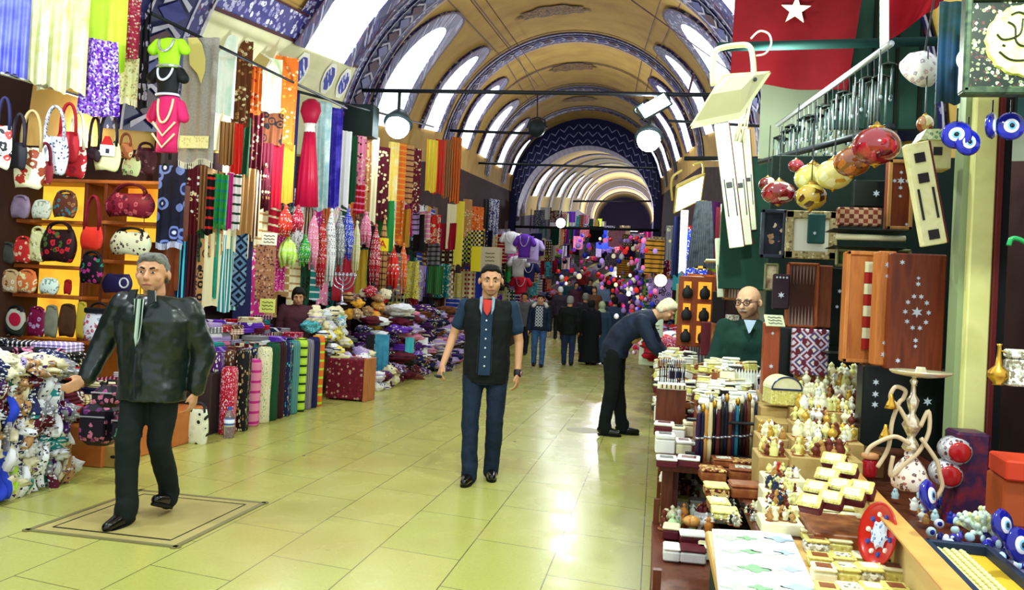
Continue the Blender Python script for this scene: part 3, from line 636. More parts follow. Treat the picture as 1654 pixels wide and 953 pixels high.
hang(290, 306, 390, 490, 'navy', Y=7.2, pat='pinstriped', col2='turquoise', label='navy and turquoise scarf behind the walking man'); hang(305, 322, 380, 490, 'black', Y=7.4, pat='pinstriped', col2='maroon', label='black and maroon scarf behind the walking man')
mb = MB(); _a = at(320, 500, X=-5.45)
# price cards
def card(px, py, wpx, hpx, X=None, Y=None, z=None, mat=None, label='', tilt=.1, rz=0, marks=True):
    p = at(px, py, X=X, Y=Y, z=z); s = p.y / F_PX; o = root('price_card', p, label, 'price card'); mb = MB(); mb.box((0, 0, 0), (wpx * s, .006, hpx * s), bev=.002); q = mb.build('card', mat or M('#f0eed8'), o)
    if marks:
        mb = MB()
        for k in range(3):
            zz = hpx * s * (.25 - .25 * k); xs = [-.35 + .7 * j / 8 for j in range(9)]
            mb.tube([(x * wpx * s, -.005, zz + .05 * hpx * s * math.sin(j * 2.1 + k)) for j, x in enumerate(xs)], hpx * s * .025, 4)
        mb.build('handwriting', M('#3a2a2a'), o)
    o.rotation_euler = (-tilt, 0, rz + .35); return o
card(435, 386, 26, 22, X=-4.9, label='white price card hanging over the flowered rug'); card(432, 494, 26, 24, X=-4.7, mat=M('#d8dc70'), label='yellow price card standing on the folded textiles')
card(618, 395, 20, 22, X=-4.9, mat=M('#e8d020'), label='yellow card with a red letter A below the floodlight', marks=False)
card(328, 422, 18, 20, X=-5.2, mat=M('#c8b870'), label='tan price card on the stacked shelf')
lo = text_mesh('letter', 'A', .2, M('#c01828'))
_pc = [o for o in bpy.data.objects if o.name.startswith('price_card')][2]; lo.parent = _pc; lo.location = (0, -.008, 0); lo.rotation_euler = (math.pi / 2, 0, 0)
# ---- counters of the textile stalls
def counter(x0, x1, y0, y1, h, m_, label):
    mb = MB(); mb.box(((x0 + x1) / 2, (y0 + y1) / 2, h / 2), (x1 - x0, y1 - y0, h), bev=.01); o = mb.build('display_counter', m_); tag(o, label, 'counter', 'display counters of the left stalls'); return o
counter(-5.25, -4.36, 7.35, 9.95, .62, M('#3a2a2a'), 'dark counter behind the upright cloth rolls')
counter(-5.3, -4.75, 10.9, 13.6, .55, M('#5a3020'), 'brown counter with heaped scarves beyond the rolls')
counter(-5.6, -4.6, 13.8, 20.8, .5, M('#4a2a2a'), 'long brown counter with purple goods')

G_RO = 'upright rolls of cloth in front of the textile counter'
RL = [(372, 'crimson', 'speckled', 'pink', .46), (392, 'black', 'flowered', 'tan', .62), (408, 'pink', 'striped', 'magenta', .5), (424, 'cream', 'speckled', 'green', .62), (437, 'dark green', 'plain', 'cream', .66), (448, 'black', 'pinstriped', 'maroon', .66), (459, 'navy', 'flowered', 'turquoise', .66), (471, 'teal', 'pinstriped', 'grey', .66),
      (483, 'lime', 'checked', 'green', .68), (494, 'grey', 'pinstriped', 'purple', .66), (503, 'navy', 'plain', 'cream', .68), (512, 'orange', 'striped', 'lime', .7)]
for i, (px, c1, pt, c2, h) in enumerate(RL):
    yb = 690 - (px - 400) * .31 + (0 if px > 395 else 3); p = at(px, yb, z=0.0); p.x = min(p.x, -4.22)
    mt = fabric(c1, pt, c2) if c1 != 'lime' else M(['#203818', '#b8e040', '#c8e850', '#b8e040'], 'stripes_v', 9, .8)
    o = roll('cloth_roll', (p.x - .02, p.y, .0), .085, h + .22, mt); tag(o, '%s %s roll of cloth, %s' % (pt, c1, 'nearest of the row' if i == 0 else 'farthest of the row' if i == len(RL) - 1 else 'beside the %s %s one' % (RL[i - 1][2], RL[i - 1][1])), 'cloth roll', G_RO)
for i in range(9):      # a second, hidden-footed row behind fills the gaps
    y = 7.55 + i * .27; c = ['purple', 'brown', 'grey', 'navy', 'maroon', 'teal', 'violet', 'dark green', 'tan'][i]
    o = roll('cloth_roll', (-4.42, y, .0 if 0 else .62), .07, .2, fabric(c, 'flowered', 'white')); tag(o, 'short %s flowered roll behind the front row of rolls' % c, 'cloth roll', G_RO)
def fill(x0, x1, y0, y1, z0, dx, dy, place, group, cols, layers=(1, 3), h=.045, name='folded_cloth', jit=.05, slope=0, pats=None):
    y = y0; j = 0
    while y < y1:
        x = x0; i = 0
        while x < x1:
            z = z0 + slope * (x1 - x)
            for l in range(random.randint(*layers)):
                c = random.choice(cols); p = random.choice(pats or PK); hh = h * random.uniform(.8, 1.3); c2 = random.choice(['cream', 'white', 'maroon', 'black', 'pink', 'lilac'])
                if c2 == c: c2 = 'tan'
                o = folded(name, (x + random.uniform(-jit, jit) * .5, y + random.uniform(-jit, jit) * .5, z), (dx * random.uniform(.85, 1.02), dy * random.uniform(.85, 1.02), hh), fabric(c, p, c2), random.uniform(-.25, .25))
                tag(o, uniq('%s %s folded cloth %s' % (p, c, place)), 'folded cloth', group); z += hh
            x += dx; i += 1
        y += dy; j += 1
CT = ['maroon', 'crimson', 'navy', 'grey', 'white', 'purple', 'brown', 'black', 'lilac', 'pink', 'cream', 'violet', 'teal']
counter(-5.25, -4.72, 7.4, 9.95, .84, M('#3a2a2a'), 'higher dark counter at the back of the rolls')
fill(-4.66, -4.5, 7.55, 9.9, .62, .27, .24, 'on the counter above the rolls', 'folded cloths on the roll counter', CT, (4, 6), .05)
fill(-5.1, -4.7, 7.55, 9.9, .84, .25, .24, 'on the higher back counter', 'folded cloths on the roll counter', CT, (3, 5), .055)
# heaped scarves (white, cream, teal) on the next counter and the floor in front of it
def heap(place, group, pts, cols, r=(.1, .16), name='heaped_scarf', cat='scarf', pats=('flowered', 'speckled', 'plain', 'striped'), noun='crumpled scarf', sc=(1, .9, .6)):
    for i, p in enumerate(sorted(pts, key=lambda q: q[1])):
        c = random.choice(cols); pt = random.choice(pats); c2 = random.choice(['white', 'cream', 'maroon', 'lilac', 'black']); c2 = c2 if c2 != c else 'navy'
        o = crumple(name, p, random.uniform(*r), fabric(c, pt, c2), sc, .45, seed=random.random() * 50, rz=random.random() * 6); tag(o, uniq('%s %s %s %s' % (pt, c, noun, place)), cat, group)
def pxs(n, x0, x1, y0, y1, X=None, jx=0, lift=0):
    out = []
    for _ in range(n):
        px, py = random.uniform(x0, x1), random.uniform(y0, y1); out.append(at(px, py, X=X + random.uniform(-.12, .12)))
    return out
heap('on the pile beside the menorah', 'pale scarves heaped beyond the rolls', pxs(26, 495, 550, 500, 528, -4.75), ['white', 'cream', 'white', 'turquoise', 'cream'], (.09, .14))
heap('in the sloping basket of pale scarves', 'pale scarves heaped beyond the rolls', pxs(16, 520, 560, 535, 572, -4.6), ['cream', 'yellow', 'white', 'green'], (.08, .12))
heap('on the red flowered box', 'pale scarves heaped beyond the rolls', pxs(20, 545, 600, 568, 600, -4.4), ['white', 'cream', 'lilac', 'crimson'], (.09, .13))
heap('in the striped bundle on the floor', 'striped bundles on the floor', pxs(16, 580, 622, 608, 630, -4.32), ['white', 'white', 'cream', 'lilac'], (.08, .12), pats=('striped', 'pinstriped'))
heap('beside the striped bundle', 'striped bundles on the floor', pxs(14, 615, 650, 595, 622, -4.3), ['tan', 'maroon', 'purple', 'cream'], (.09, .13))
heap('below the candelabrum', 'dark scarves on the brown counter', pxs(22, 560, 640, 470, 530, -4.9), ['cream', 'amber', 'tan', 'crimson', 'brown', 'white'], (.09, .13))
heap('around the black folded shawl', 'dark scarves on the brown counter', pxs(30, 585, 660, 515, 575, -4.75), ['black', 'navy', 'maroon', 'purple', 'white', 'pink'], (.12, .17), name='bundled_cloth', sc=(1.3, 1, .4))
heap('on the long purple counter', 'purple goods on the long counter', pxs(120, 640, 745, 498, 600, -4.6), ['purple', 'maroon', 'lilac', 'navy', 'white', 'brown', 'pink', 'violet', 'black'], (.16, .24), name='bundled_cloth', sc=(1.3, 1, .36))
heap('at the foot of the long counter', 'purple goods on the long counter', pxs(40, 625, 730, 575, 612, -4.4), ['purple', 'brown', 'navy', 'lilac', 'maroon', 'black'], (.14, .22), name='bundled_cloth', sc=(1.2, 1, .45))
fill(-5.4, -4.5, 14, 20.5, .5, .38, .42, 'on the long counter', 'folded goods on the long counter', ['purple', 'maroon', 'lilac', 'white', 'navy', 'pink', 'violet'], (1, 3), .1)
hang(592, 604, 540, 590, 'black', X=-4.45, label='black shawl draped over the scarf pile', pl=2); hang(606, 627, 540, 612, 'turquoise', X=-4.4, mat=M(['#2a7aa0', '#4a9cc0'], 'noise', 2, .7), label='turquoise blue scarf draped over the scarf pile', pl=3)
hang(668, 690, 545, 600, 'white', X=-4.4, label='white cloth hanging off the long counter', pl=2); hang(655, 668, 545, 580, 'turquoise', X=-4.4, label='small turquoise cloth on the long counter', pl=2)
# red flowered box with wooden end and cardboard sheet
a, b = at(525, 645, z=0), at(583, 650, z=0)
r = root('goods_box', a, 'dark red flowered box with brown wooden end beyond the rolls', 'box'); wdt = b.x - a.x; dp = .35
mb = MB(); mb.box((wdt / 2, .2, .3), (abs(wdt), .4, .56), bev=.012); mb.build('box_front', M(['#6a1024', '#7a1428', '#c8a090', '#8a2038', '#5a0c1c'], 'voronoi', 2.4, .7), r)
mb = MB(); mb.box((wdt + .02, .2, .3), (.03, .42, .6), bev=.006); mb.build('end_panel', WOOD('#a85a30', '#c07a48'), r)
card(548, 582, 30, 14, X=-4.35, mat=M('#d8d890'), label='cream card leaning on the red flowered box', marks=False)
# candelabrum
p = at(552, 492, X=-4.75); r = root('candelabrum', p, 'silver seven armed candelabrum standing on the scarves', 'candelabrum'); s_ = p.y / F_PX
sil = M('#b8b8d0', rough=.25, metal=.9)
mb = MB(); mb.lathe([(10 * s_, 0), (8 * s_, 2 * s_), (2 * s_, 5 * s_), (1.6 * s_, 20 * s_), (3 * s_, 23 * s_), (1.4 * s_, 26 * s_), (1.4 * s_, 48 * s_)], n=14); mb.build('stem', sil, r, smooth=True)
for k, rr in enumerate((7, 14, 21)):
    for s in (-1, 1):
        pts = [(s * rr * s_ * math.cos(t), 0, (48 - rr * 1.05 * math.sin(t)) * s_) for t in [math.pi / 2 * j / 8 for j in range(9)]]
        mb = MB(); mb.tube(pts, 1.3 * s_, 8); arm = mb.build('arm', sil, r, smooth=True)
        mb = MB(); mb.lathe([(1.2 * s_, 47 * s_), (3.4 * s_, 50 * s_), (3.0 * s_, 51 * s_), (2 * s_, 55 * s_)], (s * rr * s_, 0, 0), 10); mb.build('candle_cup', sil, arm, smooth=True)
mb = MB(); mb.lathe([(1.2 * s_, 47 * s_), (3.4 * s_, 50 * s_), (3.0 * s_, 51 * s_), (2 * s_, 55 * s_)], n=10); mb.build('candle_cup', sil, r, smooth=True)
# second layer of cloths close to the wall, filling the stalls between the front rows
G_BK = 'cloths hanging against the back wall of the textile stalls'
for i in range(64):
    y = 7.6 + (i // 2) * .42; row = i % 2; xw = VS(y)[0] - 3.6; zt = [2.75 + .08 * (y - 7), 1.95 + .05 * (y - 7)][row] + random.uniform(-.1, .1); c = random.choice(['maroon', 'crimson', 'navy', 'purple', 'teal', 'brown', 'tan', 'cream', 'magenta', 'orange', 'dark green', 'white', 'blue', 'amber', 'pink']); p = random.choice(PK); c2 = random.choice(['cream', 'white', 'black'])
    if c2 == c: c2 = 'tan'
    o = cloth('backcloth', (xw + .12, y - .22, zt), (xw + .12, y + .2, zt), zt, zt - random.uniform(.8, 1.05), fabric(c, p, c2), pleats=3, amp=.02, nz=5, seed=i); tag(o, uniq('%s %s cloth against the stall wall' % (p, c)), 'cloth', G_BK)
# ---- the bag and scarf shop at the near end
YS = 6.95; s7 = YS / F_PX
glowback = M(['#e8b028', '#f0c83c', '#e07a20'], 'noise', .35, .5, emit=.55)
orangew = M(['#b8622c', '#c87a3c'], 'noise', 2, .45, space='Object')
r = root('bag_shelf', at(60, 640, Y=YS + .22), 'wooden wall shelves with glowing yellow back full of handbags', 'shelf'); o0 = r.location
def loc(px, py, Y=YS): return at(px, py, Y=Y)
bx0, bx1 = loc(-60, 400).x, loc(262, 400).x; zt, zb = loc(130, 288).z, .3
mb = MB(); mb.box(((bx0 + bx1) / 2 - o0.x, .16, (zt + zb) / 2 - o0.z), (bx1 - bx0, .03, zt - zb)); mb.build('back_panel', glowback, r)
for px in (-60, 128, 160, 262):
    x = loc(px, 400).x; mb = MB(); mb.box((x - o0.x, 0, (zt + zb) / 2 - o0.z), (.035, .34, zt - zb), bev=.004); mb.build('upright', WOOD('#5a2a18', '#7a3c22'), r)
for (xa, xb, py) in [(-60, 128, 357), (-60, 128, 430), (-60, 128, 478), (160, 262, 355), (160, 262, 417), (160, 262, 480), (-60, 262, 550), (-60, 262, 290)]:
    xa, xb = loc(xa, py).x, loc(xb, py).x; z = loc((60 if xa < -5.2 else 210), py).z
    mb = MB(); mb.box(((xa + xb) / 2 - o0.x, -.02, z - o0.z), (xb - xa, .34, .035), bev=.006); mb.build('shelf_board', orangew, r)
# wall behind and beside the shop
mb = MB(); mb.box((-7.2, YS + .5, 1.8), (4.2, .06, 4.4)); struct('wall_back', mb, M('#3a2420'))
mb = MB(); mb.box((-6.4, 3.5, 1.8), (.06, 8, 4.4)); struct('wall_left', mb, M('#3a2420'))
FL = lambda a, b, c, sc=2.6: M([a, b, a, c, b], 'voronoi', sc, .55)
def bag(px, y0, y1, wpx, mat, label, X=None, Y=None, strap=None, sm=None, **k):
    pl_ = dict(X=X) if X is not None else dict(Y=Y or YS - .08); p = at(px, y0, **pl_); s = p.y / F_PX; ss = (strap if strap is not None else 30) * s
    return handbag(p, wpx * s * 1.12, (y1 - y0) * s, mat, label, strap=ss, smat=sm, depth=wpx * s * .3, **k)
G_B = 'handbags hanging from the chrome rail'
for (px, y0, y1, wpx, m_, lb, st, sm) in [
  (6, 205, 282, 26, FL('#e8ecd8', '#101018', '#c03030', 1.6), 'cream and black bag with navy strap, at the left edge', 60, M('#20204a')), (30, 232, 278, 26, M('#1c1a24', rough=.6), 'small black bag behind the flowered one', 60, M('#2a2430')),
  (50, 240, 312, 44, FL('#e8e2c0', '#b02820', '#8a3a20', 1.1), 'cream bag with big red flowers', 75, M('#b8a070')), (88, 222, 288, 42, FL('#d8dcf0', '#2a2a4a', '#f0f4ff', 5), 'blue and white speckled bag', 62, M(['#d8dcf0', '#2a2a4a'], 'voronoi', 8, .6)),
  (110, 214, 266, 34, M('#b01828', rough=.5), 'red shoulder bag with wide red strap', 58, M('#a01424')), (124, 238, 292, 30, FL('#c02030', '#f0e8d8', '#901828', 1.4), 'red and cream flowered bag', 70, M('#e8e8d8')),
  (152, 238, 262, 22, FL('#2a1420', '#c86a60', '#4a2030', 3), 'dark pouch behind the white bag with red top', 60, dark), (203, 232, 258, 22, FL('#b0683a', '#e0c8a0', '#602818', 2), 'small tan flowered pouch', 22, M('#8a4a2a')),
  (213, 256, 286, 26, FL('#d8e0a8', '#5a7048', '#c8b090', 3), 'pale green flowered pouch', 12, M('#5a3020')), (236, 240, 286, 32, FL('#4a1a24', '#8a5a6a', '#2a1020', 3), 'maroon patterned pouch beside the blue ringed cloth', 14, M('#3a1420')), (186, 252, 280, 16, M('#12121a'), 'small black bag below the purple top', 30, dark),
  (72, 262, 300, 26, FL('#a83040', '#e8d8c0', '#601020', 3), 'dark red patterned bag under the speckled one', 40, M('#701828'))]:
    bag(px, y0, y1, wpx, m_, lb, X=XA + .03, strap=st, sm=sm, group=G_B, rz=.5)
q = bag(175, 232, 280, 38, M('#e8e8b0', rough=.6), 'white bag with a red top and small crest', X=XA + .1, strap=62, sm=dark, group=G_B, rz=.4)
s_ = q.location.y / F_PX
mb = MB(); mb.box((0, -.045, -14 * s_), (28 * s_, .006, 20 * s_), bev=.002); mb.build('white_patch', M('#f4f4ec'), q); mb = MB(); mb.box((2 * s_, -.05, -15 * s_), (6 * s_, .004, 8 * s_)); mb.build('crest', M('#30304a'), q)
mb = MB(); mb.prism([(-10 * s_, -4 * s_), (10 * s_, -4 * s_), (3 * s_, 12 * s_), (-4 * s_, 12 * s_)], (0, -.04, 0), (1, 0, 0), (0, 0, 1), (0, .03, 0)); mb.build('red_top', M('#c02020'), q)
G_S = 'handbags standing on the wall shelves'
for (px, y0, y1, wpx, m_, lb, st, sm) in [
  (34, 320, 356, 34, M(['#a890b0', '#7a6a80'], 'noise', 2, .5), 'lilac grey bag on the top shelf', 8, None), (68, 326, 356, 34, FL('#e8f0e0', '#a8b890', '#f8fff0', 4), 'round white flowered bag on the top shelf', 6, None), (106, 314, 355, 42, FL('#6a3a2a', '#3a8a98', '#a87850', 2.4), 'brown and teal bag on the top shelf', 10, None),
  (0, 316, 354, 26, FL('#c8a040', '#802818', '#e0d080', 3), 'golden flowered bag at the left edge of the top shelf', 8, None),
  (211, 314, 354, 82, FL('#7a1830', '#b85a6a', '#4a1020', 1.8), 'large maroon bag with rolled handles', 22, M('#5a1422')), (212, 376, 415, 68, FL('#e8f0d0', '#402028', '#f0f8e0', 3), 'white flowered bag with black rims', 12, M('#1c1418')),
  (190, 444, 476, 50, M('#2a2458', rough=.5), 'navy clutch bag with a white ring', 2, None), (12, 396, 428, 36, M(['#3a4038', '#4a5048'], 'noise', 3, .5), 'dark green grey bag on the middle shelf', 8, None), (38, 388, 428, 34, FL('#d03030', '#f0d8b0', '#e05040', 2.2), 'red flowered bag on the middle shelf', 10, None),
  (62, 374, 428, 30, FL('#e8e8a8', '#a0a060', '#fbfbd8', 3), 'pale yellow bag on the middle shelf', 12, None), (96, 372, 429, 62, FL('#2a1418', '#d02838', '#4a6a30', 1.7), 'black bag with large red flowers', 18, M('#2a1418')),
  (18, 440, 476, 34, FL('#c8a878', '#e8e0c8', '#804030', 2), 'tan bag on the lower shelf', 8, None), (44, 440, 476, 36, FL('#e07840', '#f0e0b0', '#e8f0a8', 1.8), 'orange and cream bag on the lower shelf', 8, None), (80, 452, 477, 34, FL('#e8fff0', '#80a090', '#ffffff', 4), 'mint and white bag on the lower shelf', 6, None), (110, 454, 477, 14, M('#b02020'), 'little red purse on the lower shelf', 5, None),
  (26, 500, 548, 36, M(['#b01838', '#b01838', '#b8b8a8', '#2a3028', '#1c1c20'], 'rings', .45, .6), 'dark bag with a crimson disc', 10, dark), (60, 500, 548, 32, FL('#7a1040', '#b8a0c8', '#5a0c30', 2), 'maroon and lilac bag on the bottom shelf', 8, None), (84, 496, 550, 24, M(['#7a7c68', '#8e907a'], 'noise', 4, .7), 'grey green upright bag', 6, None), (110, 494, 549, 30, M(['#4a2e1c', '#5a3a22'], 'noise', 3, .7), 'dark brown upright bag', 6, None), (133, 490, 552, 18, M('#d8c040', rough=.5), 'golden yellow upright bag', 5, None)]:
    bag(px, y0, y1, wpx, m_, lb, strap=st, sm=sm, group=G_S)
mb = MB(); c = at(200, 457, Y=YS - .19); mb.tube([c + Vector((.045 * math.cos(t), 0, .045 * math.sin(t))) for t in [2 * math.pi * k / 16 for k in range(17)]], .008, 6); o = [x for x in bpy.data.objects if x.get('label') == 'navy clutch bag with a white ring'][0]; mb.v = [tuple(Vector(v) - o.location) for v in mb.v]; mb.build('ring_ornament', M('#d8d8e8'), o)
q = bag(149, 368, 406, 38, M(['#e02a20', '#f04838'], 'noise', 1, .4), 'bright red gathered pouch on long maroon strap', Y=6.6, strap=62, sm=M('#7a1428'), straps=2)
q = bag(149, 414, 462, 40, FL('#141018', '#c03a8a', '#2a8a6a', 2.2), 'black bag with pink and green embroidery', Y=6.6, strap=12, sm=dark)
q = bag(160, 502, 556, 50, FL('#e8e8f0', '#c04060', '#9090b8', 2.6), 'white flowered handbag with black top handle', Y=6.4, strap=18, sm=dark, straps=1)
mb = MB(); mb.box((0, 0, 0), (50 * .005, .09, .05), bev=.01); mb.build('black_top', dark, q)
# platform, suitcases, cardboard box, yellow cloths
mb = MB(); mb.box((-5.1, 6.45, .16), (1.6, 1.5, .32), bev=.01); tag(mb.build('display_platform', orangew), 'orange wooden platform behind the walking man', 'platform')
mb = MB(); mb.box((-5.5, 5.55, .2), (1.5, .4, .4), bev=.01); tag(mb.build('display_platform', WOOD('#4a2a1a', '#5a3420')), 'dark low platform under the scarf heap', 'platform')
p = at(160, 755, z=0)
r = root('cardboard_box', (p.x - .05, p.y, 0), 'brown cardboard box on the floor below the flowered suitcases', 'box', rz=.1); cbm = M(['#9a7a3c', '#a88848'], 'noise', 3, .8)
mb = MB(); mb.box((0, .15, .09), (.42, .3, .17), bev=.004); mb.build('carton', cbm, r); mb = MB(); mb.box((0, .15, .178), (.43, .06, .004)); mb.build('packing_tape', M('#c0a060', rough=.3), r); mb = MB(); mb.ball((.16, -.002, .09), .018, 10, 6, (1.4, .2, .7)); mb.build('hand_hole', dark, r)
def suitcase(px, py, wpx, hpx, z, lb, mt):
    p = at(px, py, z=z); s = p.y / F_PX; r = root('suitcase', (p.x, p.y + .12, z), lb, 'suitcase', 'flowered suitcases on the platform', .15); w_, h_ = wpx * s, hpx * s
    mb = MB(); mb.box((0, 0, h_ / 2), (w_, .22, h_), bev=.045); mb.build('case_body', mt, r, smooth=False)
    mb = MB(); mb.box((0, -.115, h_ * .45), (w_ * .78, .03, h_ * .5), bev=.012); mb.build('front_pocket', mt, r)
    mb = MB(); mb.tube([(x, -.13, h_ * .72) for x in (-w_ * .38, 0, w_ * .38)], .006, 6); mb.build('zip', M('#a8a8b0', rough=.3, metal=.7), r)
    mb = MB(); mb.tube([(-w_ * .2, 0, h_), (-w_ * .16, 0, h_ + .03), (w_ * .16, 0, h_ + .03), (w_ * .2, 0, h_)], .01, 6); mb.build('handle', dark, r)
fl1 = M(['#140c1a', '#a03a7a', '#140c1a', '#6a2a6a', '#c87090'], 'voronoi', 2.2, .5, space='Object'); fl2 = M(['#1c1424', '#b85a8a', '#2a3a5a', '#1c1424', '#4a8a7a'], 'voronoi', 2.0, .5, space='Object')
suitcase(143, 722, 62, 76, .3, 'black suitcase with purple flowers, nearest the cardboard box', fl1); suitcase(188, 722, 38, 66, .32, 'black suitcase with green and pink flowers', fl2); suitcase(160, 660, 50, 40, .62, 'small black flowered case lying on the suitcases', fl1)
fill(-5.3, -4.45, 5.95, 7.0, .32, .3, .26, 'on the orange platform', 'folded cloths on the platform', ['black', 'white', 'navy', 'maroon', 'lilac', 'crimson', 'cream'], (3, 5), .06)
def drapes(px, py, r, col, lb, z=None, X=None, sc=(1.2, .9, .5)):
    p = at(px, py, z=z, X=X); tag(crumple('draped_cloth', p, r, col, sc, .5, seed=px), lb, 'cloth')
drapes(96, 580, .16, M('#d8d878', rough=.7), 'pale yellow shiny cloth lying beside the walking man', X=-4.9, sc=(1.2, .8, .55)); drapes(45, 577, .09, M('#c8d088', rough=.7), 'small pale yellow cloth at the left', X=-4.9)
# big heap of scarves at the lower left
MIX = [('white', 'speckled', 'navy'), ('cream', 'flowered', 'purple'), ('white', 'flowered', 'navy'), ('lilac', 'speckled', 'navy'), ('grey', 'speckled', 'white'), ('cream', 'speckled', 'grey'), ('navy', 'speckled', 'white'), ('maroon', 'speckled', 'white'), ('white', 'speckled', 'black'), ('tan', 'speckled', 'navy'), ('purple', 'speckled', 'white'), ('teal', 'speckled', 'white')]
def tail(name, p, ln, wd, mat, rz=0):
    """a scarf end hanging down the heap in loose folds"""
    P = []; U = []; n = 12; ph = random.random() * 6
    for j in range(n + 1):
        t = j / n; w_ = wd * (.55 + .5 * math.sin(t * 2.8) ** .7); y = -.05 * t - .03 * math.sin(t * 5 + ph); row = []; ur = []
        for k in range(14):
            a = 2 * math.pi * k / 14; rr = 1 + .22 * math.sin(3 * a + ph + 2 * t); row.append(Vector((w_ * .5 * rr * math.cos(a) + .02 * math.sin(6 * t + ph), y + w_ * .22 * rr * math.sin(a), -ln * t))); ur.append((k / 14 * wd * 2, -ln * t))
        P.append(row); U.append(ur)
    mb = MB(); b = mb.grid(P, U, close=True); mb.face(list(reversed(range(b, b + 14)))); mb.face(range(b + n * 14, b + n * 14 + 14)); o = mb.build(name, mat, smooth=True); o.location = p; o.rotation_euler = (0, 0, rz); return o
G_H = 'scarves in the big heap at the lower left'
k_ = 0; lst = []
for lv in range(8):
    for i in range(24):
        t = i / 23; y = 4.1 + 1.15 * t + random.uniform(-.04, .04); x = -4.24 - .012 * lv + random.uniform(-.04, .04); z = .1 + lv * .107 + random.uniform(-.03, .03)
        if t > .93 and lv > 5: continue
        lst.append((x, y, z, lv * 6 // 8))
for (x, y, z, lv) in sorted(lst, key=lambda q: (q[1])):
    c, pt, c2 = random.choice(MIX) if random.random() < .88 else random.choice([('blue', 'plain', 'cream'), ('crimson', 'plain', 'cream'), ('lime', 'plain', 'cream'), ('dark green', 'plain', 'cream'), ('violet', 'speckled', 'white')])
    if k_ % 3: o = tail('trailing_scarf', (x, y, z + .1), random.uniform(.18, .3), random.uniform(.05, .085), fabric(c, pt, c2), random.uniform(-.2, 1.2))
    else: o = crumple('heaped_scarf', (x - .01, y, z), random.uniform(.055, .08), fabric(c, pt, c2), (1, 1.2, .8), .7, seed=k_ * 1.7, rz=random.random() * 6)
    tag(o, uniq('%s %s scarf %s' % (pt, c, ['on the bottom layer of the heap', 'low in the big heap', 'halfway down the big heap', 'halfway up the big heap', 'high in the big heap', 'on top of the big heap'][lv])), 'scarf', G_H); k_ += 1
for i in range(60):
    y = 4.15 + random.random() * 1.15; x = -4.3 - random.random() * 1.0; c, pt, c2 = random.choice(MIX); o = crumple('heaped_scarf', (x, y, .87 + random.uniform(-.05, .07)), random.uniform(.08, .12), fabric(c, pt, c2), (1.3, 1, .5), .7, seed=i * 2.3); tag(o, uniq('%s %s scarf on the flat top of the heap' % (pt, c)), 'scarf', G_H)
mb = MB(); mb.box((-5.1, 4.7, .4), (1.45, 1.15, .78), bev=.03); tag(mb.build('display_counter', WOOD('#3a2218', '#4a2c1e')), 'dark counter buried under the scarf heap', 'counter')
fill(-5.6, -4.6, 5.4, 5.7, .4, .3, .26, 'between the heap and the shelves', 'folded cloths beside the heap', ['navy', 'maroon', 'crimson', 'black', 'lilac'], (5, 6), .09)
# spotted bag and water bottle in front of the platform
q = bag(321, 662, 726, 34, M(['#1c1c18', '#d8dcc0', '#e4e8cc', '#e0e4c8'], 'rings', 1.1, .6), 'cream shopping bag with black spots against the platform', X=-4.22, strap=16, sm=M('#2a2a30'), name='shopping_bag')
p = at(369, 707, z=0); r = root('water_bottle', (p.x, p.y, 0), 'clear plastic water bottle with white label on the floor', 'bottle'); s_ = p.y / F_PX
mb = MB(); mb.lathe([(8 * s_, 0), (9 * s_, 2 * s_), (8.4 * s_, 12 * s_), (9 * s_, 16 * s_), (8.6 * s_, 36 * s_), (4 * s_, 46 * s_), (3 * s_, 50 * s_)], n=16); mb.build('bottle', M('#d8e8e8', rough=.1, trans=.85), r, smooth=True); mb = MB(); mb.lathe([(9.2 * s_, 20 * s_), (9.2 * s_, 34 * s_)], n=16); mb.build('paper_label', M(['#e8f0ff', '#4a70c0', '#e8f0ff'], 'stripes_v', 18, .5), r, smooth=True); mb = MB(); mb.lathe([(3.6 * s_, 49 * s_), (3.6 * s_, 54 * s_)], n=12); mb.build('cap', M('#3060c0'), r)
# inspection cover
A, B_, C_, D = at(45, 866, z=0), at(268, 897, z=0), at(441, 815, z=0), at(262, 795, z=0)
X0, X1, Y0, Y1 = -3.62, -2.6, 4.12, 5.22
r = root('floor_hatch', ((X0 + X1) / 2, (Y0 + Y1) / 2, .001), 'large rectangular metal framed hatch in the floor under the walking man', 'hatch')
w_, d_ = (X1 - X0) / 2, (Y1 - Y0) / 2
mb = MB(); mb.box((0, 0, .002), (2 * w_ - .1, 2 * d_ - .1, .006)); mb.build('hatch_panel', M(['#a89858', '#b8a868'], 'noise', 1.5, .5, space='Object'), r)
mb = MB()
for s in (-1, 1): mb.box((s * (w_ - .03), 0, .003), (.03, 2 * d_, .008)); mb.box((0, s * (d_ - .03), .003), (2 * w_, .03, .008))
mb.build('hatch_frame', M('#8a8458', rough=.4, metal=.3), r)
mb = MB()
for s in (-1, 1): mb.box((s * (w_ - .12), 0, .006), (.006, 2 * d_ - .24, .004)); mb.box((0, s * (d_ - .12), .006), (2 * w_ - .24, .006 if s > 0 else .014, .004))
mb.build('seam', M('#2e2a1a'), r)
p = at(945, 695, z=0); mb = MB(); mb.lathe([(.0, .003), (.2, .003), (.22, .0)], (p.x, p.y, 0), 24); tag(mb.build('drain_cover', M('#9a9a68', rough=.4)), 'round worn drain cover beside the bending man', 'drain cover')
